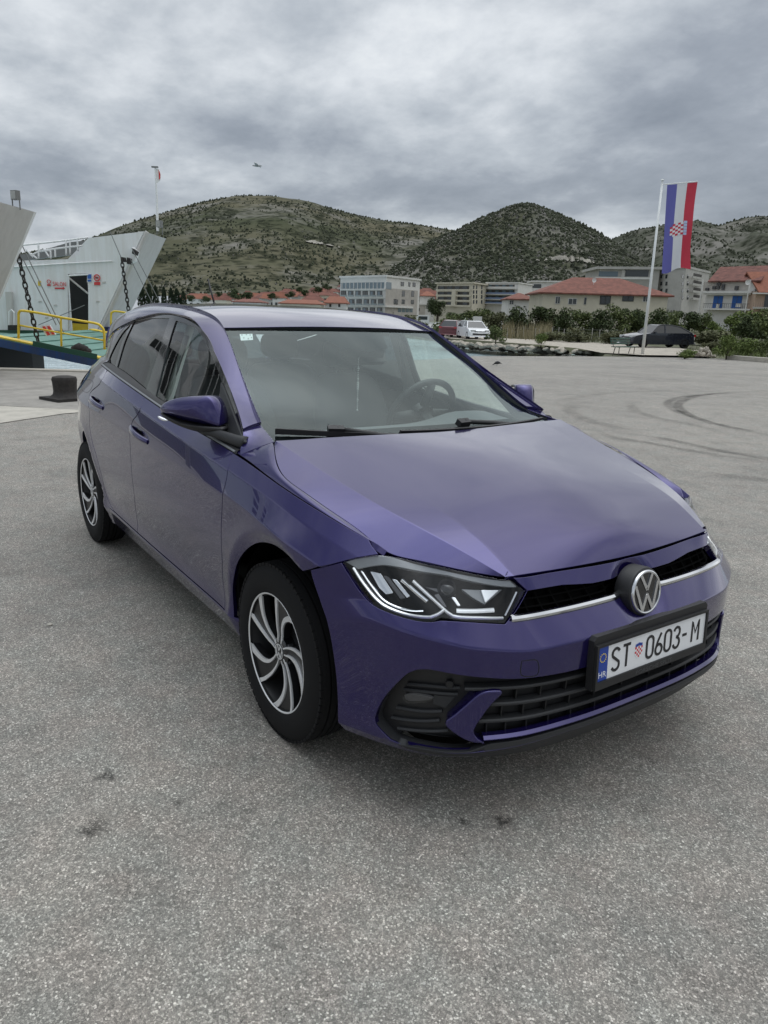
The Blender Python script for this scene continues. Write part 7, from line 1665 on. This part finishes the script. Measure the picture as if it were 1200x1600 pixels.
# --- grey apartment blocks behind the house
E_ = Bld('apartment_block', 'grey flat-roofed block with a glazed top storey behind the flagpole', [(930,190),(1022,184)]); E_.wall([(975,421)],14,'render_grey'); E_.roofslab(1.2,.6,'render_grey')
E_.quad(0,936,424,966,432,.06,.08,'glazed_storey','pane_blue'); E_.quad(0,978,422,1014,432,.06,.08,'glazed_storey','pane'); E_.quad(0,930,433,1020,436,.9,.3,'terrace_wall','render_white')
for u in (972,): E_.quad(0,u,421,u+5,434,.5,.5,'pier','render_grey')
G_ = Bld('apartment_block', 'tall plain grey apartment block rising behind the banner', [(1022,186),(1062,176),(1099,192)]); G_.wall([(1040,421),(1080,421)],0,'render_grey'); G_.roofslab(.3,.5,'render_grey')
for v0 in (429,440,451,462):
    for u0 in (1032,1040): G_.window(0,u0,v0,u0+3,v0+6,'frame_dark')
    for u0 in (1066,1074): G_.window(1,u0,v0,u0+2.4,v0+6,'frame_dark')
    G_.quad(1,1084,v0-1,1097,v0+6,.05,.1,'loggia_shade','recess_shade'); G_.quad(1,1083,v0+3.5,1098,v0+7,.9,.2,'balcony_front','render_grey')
# --- house with blue shutters
S = Bld('house', 'three-storey white house with blue shutters and a weathered brown roof', [(1098,146),(1173,138),(1206,149)], cat='house'); S.wall([(1135,438)],9,'render_white')
r = S.ring; f, t, n = S.plane(0); zt = S.zt; rv = [at_depth(u, v, F)  for u, v, F in ((1122,416.5,151),(1201,413,144))]
fr_ = [np.array([*(r[0]-t*.4-FD*.9)[:2], zt-.1]), np.array([*(r[1]+t*.4-FD*.9)[:2], zt-.1])]; zr = rv[0][2]; m_ = [(r[0]+r[3])/2-t*.4, (r[1]+r[2])/2+t*.4]; m_ = [np.array([*p[:2], zr]) for p in m_]; bk = [np.array([*(r[3]-t*.4+FD*.5)[:2], zt-.1]), np.array([*(r[2]+t*.4+FD*.5)[:2], zt-.1])]
S.add(MB().add([*fr_, *m_, *bk]+[p-np.array([0,0,.25]) for p in (*fr_, *m_, *bk)], [(0,1,3,2),(2,3,5,4),(6,8,9,7),(8,10,11,9),(0,6,7,1),(4,5,11,10),(0,2,8,6),(2,4,10,8),(1,7,9,3),(3,9,11,5)]), 'roof', 'tile_brown')
S.add(MB().add([np.array([*r[1][:2],zt-.2])+t*.02, np.array([*r[2][:2],zt-.2])+t*.02, np.array([*m_[1][:2],zr-.25])-t*.36], [(0,1,2)]), 'gable', 'render_white')
S.quad(0,1100,440,1171,454,.05,.1,'upper_loggia','stone_cladding'); S.quad(0,1097.5,455,1173,458,1.3,1.2,'balcony_slab','render_white'); S.quad(0,1098,458.3,1172.5,460.4,1.1,.2,'balcony_fascia','render_white'); S.quad(0,1098,482,1172,484.4,1.3,1.2,'balcony_slab','render_white')
for u0, u1 in ((1115.5,1130),(1145,1160)):
    w = S.quad(0,u0,462.5,u1,481.5,.08,.06,'shutter','shutter_blue'); S.quad(0,(u0+u1)/2-.3,462.5,(u0+u1)/2+.3,481.5,.10,.04,'shutter_gap','frame_dark',w)
for u0, v0, u1, v1 in ((1113,447,1118,452),(1120,442,1126,446),(1120,447,1124,452),(1128,444,1132,453),(1148,447,1153,453),(1102,450,1107,454)): S.quad(0,u0,v0,u1,v1,.4,.3,'balcony_clutter','frame_dark')
for u in (1098,1172): S.quad(0,u-.8,437,u+.8,488,1.35,.2,'corner_post','render_white')
for k in range(22): S.quad(0,1100+k*3.2,474.5,1100.3+k*3.2,482,1.28,.03,'baluster','frame_dark')
S.quad(0,1099,474.2,1171,474.8,1.29,.04,'handrail','frame_dark'); S.quad(0,1119,475,1123,481.5,1.0,.3,'laundry','render_white'); S.quad(0,1150,474,1158,480,1.0,.3,'laundry','render_white')
c = at_depth(1168,441,136.5); S.add(MB().lathe([(0,0),(.3,.04),(.45,.12)], c, -FD, 16), 'satellite_dish', 'dish')
O = Bld('house', 'peach house with a bright orange roof joined to the blue-shuttered house', [(1176,136),(1260,132)], cat='house'); O.wall([(1215,456)],9,'render_peach'); r = O.ring; f, t, n = O.plane(0); zt = O.zt
e = [np.array([*(r[0]-FD*1.0)[:2],zt-.1]), np.array([*(r[1]-FD*1.0)[:2],zt-.1]), np.array([*(r[1]+FD*5)[:2],zt+3.6]), np.array([*(r[0]+FD*5)[:2],zt+3.6]), np.array([*r[3][:2],zt]), np.array([*r[2][:2],zt])]
O.add(MB().add(e+[p-np.array([0,0,.3]) for p in e], [(0,1,2,3),(3,2,5,4),(0,6,7,1),(6,9,8,7),(9,10,11,8),(0,3,9,6),(3,4,10,9),(1,7,8,2),(2,8,11,5)]), 'roof', 'tile_orange'); O.quad(0,1176,457.5,1230,459.5,1.0,1.0,'eaves_board','render_white'); O.quad(0,1196,461,1210,481,.08,.06,'doorway','pane'); O.quad(0,1176,480,1230,483,1.1,1.0,'balcony_slab','render_grey')
for k in range(12): O.quad(0,1178+k*3.4,472.5,1178.3+k*3.4,480,1.08,.03,'baluster','frame_dark')
# low white wall under it
# --- red roofs just behind the purple car's roof
hip('long low house with an orange roof right behind the car roof', [(438,165),(500,160)], [(470,474)], 9, 'render_cream', 'tile_orange', (470,468), 2.0, .6, group='houses behind the car roof')
hip('white gabled house with an orange roof near the modern block', [(508,172),(540,168)], [(524,473)], 8, 'render_white', 'tile_orange', (524,463), 1.2, .6, group='houses behind the car roof', wins=[(514,474.5,518,480),(528,474.5,532,480)])
hip('pale house with a faded red roof left of the long orange roof', [(365,180),(408,176)], [(386,471.5)], 9, 'render_white', 'tile_red', (388,467), 2.5, .6, group='houses behind the car roof')
hip('small house whose orange roof shows between the two apartment blocks', [(656,240),(678,240)], [(667,462)], 8, 'render_white', 'tile_orange', (666,455), 2.0, .5, group='houses behind the car roof')
# --- the little town on the slope: one house each
rt = random.Random(21); walls_ = ['render_white','render_cream','render_white','render_grey']; roofs_ = ['tile_red','tile_orange','tile_red','tile_brown']
def far_house(u, v, F, w, h, k):
    P = at_depth(u, v, F); o = empty('hillside_house', (P[0],P[1],P[2]-h), rt.uniform(-.5,.5)+YAW, 'small distant house with a reddish roof in the town below the big hill', 'house', 'town houses below the hill'); d = w*.8
    link('wall', WALL, MAT[walls_[k % 4]], o).scale = (d, w, h); link('roof', ROOF_, MAT[roofs_[(k//2) % 4]], o).scale = (d*1.1, w*1.1, h*.45); 
    for c in o.children: c.location = (0,0,h if c.name.startswith('roof') else 0)
    for q in range(2): 
        wd = link('window', WINM, MAT['pane'], o); wd.location = (-d/2-.06, (-.22+.44*q)*w, h*.6); wd.scale = (.1, w*.16, h*.28)
WALL = MB().box((-.5,-.5,-2.),(.5,.5,1)).mesh(); ROOF_ = MB().add([(-.5,-.5,0),(.5,-.5,0),(.5,.5,0),(-.5,.5,0),(0,-.3,1),(0,.3,1)], [(0,1,4),(1,2,5,4),(2,3,5),(3,0,4,5),(0,3,2,1)]).mesh(); WINM = MB().box((-.5,-.5,-.5),(.5,.5,.5)).mesh()
_wm = {}; _rm = {}
def far_house(u, v, F, w, h, k):
    P = at_depth(u, v, F); d = w*.8; o = empty('hillside_house', (P[0],P[1],P[2]-h), YAW+rt.uniform(-.6,.6), None, None); key = walls_[k % 4]; rk = roofs_[(k//2) % 4]
    if key not in _wm: _wm[key] = WALL.copy(); _wm[key].materials.append(MAT[key])
    if rk not in _rm: _rm[rk] = ROOF_.copy(); _rm[rk].materials.append(MAT[rk])
    if 'w' not in _wm: _wm['w'] = WINM.copy(); _wm['w'].materials.append(MAT['pane'])
    a = link('wall', _wm[key], None, o); a.scale = (d,w,h); b = link('roof', _rm[rk], None, o); b.scale = (d*1.12,w*1.12,h*.42); b.location = (0,0,h*1.001)
    for q in range(2):
        c = link('window', _wm['w'], None, o); c.location = (-d/2-.06, (-.22+.44*q)*w, h*.55); c.scale = (.15, w*.17, h*.30)
    wn_ = {'render_white':'white','render_cream':'cream','render_grey':'grey'}[key]; rn_ = {'tile_red':'red','tile_orange':'orange','tile_brown':'brown'}[rk]
    tag(o, 'tiny distant %s house with %s %s roof in the town below the big hill' % (wn_, 'an' if rn_ == 'orange' else 'a', rn_), 'house', 'town houses below the hill')
for k in range(120):
    t = rt.random(); u = rt.uniform(288,545) if k < 100 else rt.uniform(640,690); lo = np.interp(u,[288,400,470,545,640,690],[462,459,453,444,452,450]); F = rt.uniform(430,760); v = rt.uniform(lo, 471); v = lo+(471-lo)*((760-F)/330*.6+.4*rt.random())
    far_house(u, v, F, rt.uniform(7,12), rt.uniform(4.5,8.5), k)
for k, (u, v, F) in enumerate(((661,361,2650),(668,362,2650),(684,362.5,2650),(693,363,2650),(676,361.5,2650))): pass
# distant trees among the town
tr = [(300,470,13),(322,471,12),(372,469,20),(385,468,16),(425,466,12),(452,464,12),(478,461,12),(497,456,12),(512,452,12),(340,462,10),(468,455,10),(536,466,10),(640,486,16),(655,470,10)]
for k, (u, v, w) in enumerate(tr):
    F = 380; P = at_depth(u, v+3, F); s = F/FPX; o = empty('town_tree', tuple(P), k, 'dark green tree standing among the small town houses', 'tree', 'trees among the town houses'); c = link('crown', FOL['leaf_dark'][k % 3], None, o); c.scale = (w*s*1.6, w*s*1.6, w*s*1.1); t_ = link('trunk', stem, 'bark', o); t_.scale = (w*s*.6,w*s*.6,w*s*.6)
# white board and small boat near the shrubs
bd = empty('notice_board', tuple(ground(742,524,land_z)), 0, 'plain white board on posts among the shrubs behind the white hatchback', 'board'); p_ = ground(742,524,land_z); Fb = RF(p_)[1]
MB().obox(at_depth(746,501,Fb)-p_, (RD,FD,(0,0,1)), (.45,.03,.42)).build('panel', 'render_white', bd)
for dd in (-.3,.3): MB().tube([at_depth(746,501,Fb)-p_+RD*dd+FD*.05, np.array([0,0,-.1])+RD*(dd+.25)+FD*.05], .03, 6).build('post', 'bench_leg', bd)
P = at_depth(664,504,95); bt = empty('small_boat', tuple(P), 0, 'small white boat with a raised cabin laid up below the dark tree', 'boat')
m = MB(); prof = [(-2.2,0.),(-2.1,-.5),(0,-.7),(1.6,-.55),(2.4,.15)]; V = []
for s, w in ((-1,.9),(1,.9)): V += [RD*x+FD*s*w*(1-max(0,(x-.5)/2.2)**2)+np.array([0,0,z]) for x, z in prof]
m.add(V, [(0,1,2,3,4),(9,8,7,6,5)]+[(i,i+1,6+i,5+i) for i in range(4)]+[(4,0,5,9)]); m.build('hull', 'render_white', bt); MB().obox(RD*-.3+np.array([0,0,.45]), (RD,FD,(0,0,1)), (.8,.6,.45)).build('cabin', 'render_white', bt); MB().obox(RD*-.3-FD*.61+np.array([0,0,.55]), (RD,FD,(0,0,1)), (.55,.02,.2)).build('cabin_window', 'pane', bt)
# ---- birds
mat('bird_dark', (.02,.021,.024), .7); mat('gull_grey', (.30,.31,.31), .7)
pg = empty('pigeon', tuple(ground(777,571.5)), YAW+1.4, 'dark pigeon pecking on the asphalt beyond the windscreen', 'bird'); k = 16; V = []
secs = [(-.17,.075,.004),(-.12,.10,.016),(-.06,.115,.045),(.0,.115,.058),(.06,.105,.050),(.10,.085,.033),(.13,.06,.022),(.155,.04,.020),(.175,.028,.012),(.19,.015,.003)]
for x, z, r in secs: V += [(x, r*.85*math.cos(2*math.pi*j/k), z+r*math.sin(2*math.pi*j/k)) for j in range(k)]
n = len(secs); MB().add(V, [(i*k+j,i*k+(j+1)%k,(i+1)*k+(j+1)%k,(i+1)*k+j) for i in range(n-1) for j in range(k)]).build('body', 'bird_dark', pg, smooth=True)
for s in (-.025,.025): MB().tube([(.0,s,.07),(.01,s,.03),(.005,s,0.),(.04,s,.002)], .005, 5).build('leg', 'bird_dark', pg)
gp_ = at_depth(402,259,38); gl = empty('gull', tuple(gp_), YAW+math.pi/2, 'lone bird gliding high below the clouds above the big hill', 'bird')
MB().lathe([(0,-.24),(.03,-.18),(.055,-.03),(.05,.08),(.03,.15),(.028,.2),(0,.25)], (0,0,0), (1,0,0), 12).build('body', 'gull_grey', gl, smooth=True)
for s in (-1,1): MB().add([(.10,s*.03,.01),(-.06,s*.03,.01),(-.03,s*.28,.07),(.10,s*.26,.08),(-.10,s*.52,-.01),(.10,s*.03,.025),(-.06,s*.03,.02),(-.03,s*.28,.08),(.10,s*.26,.095),(-.10,s*.52,0.)], [(0,1,2,3),(3,2,4),(5,8,7,6),(8,9,7),(0,3,8,5),(3,4,9,8),(4,2,7,9),(2,1,6,7)]).build('wing', 'gull_grey', gl)
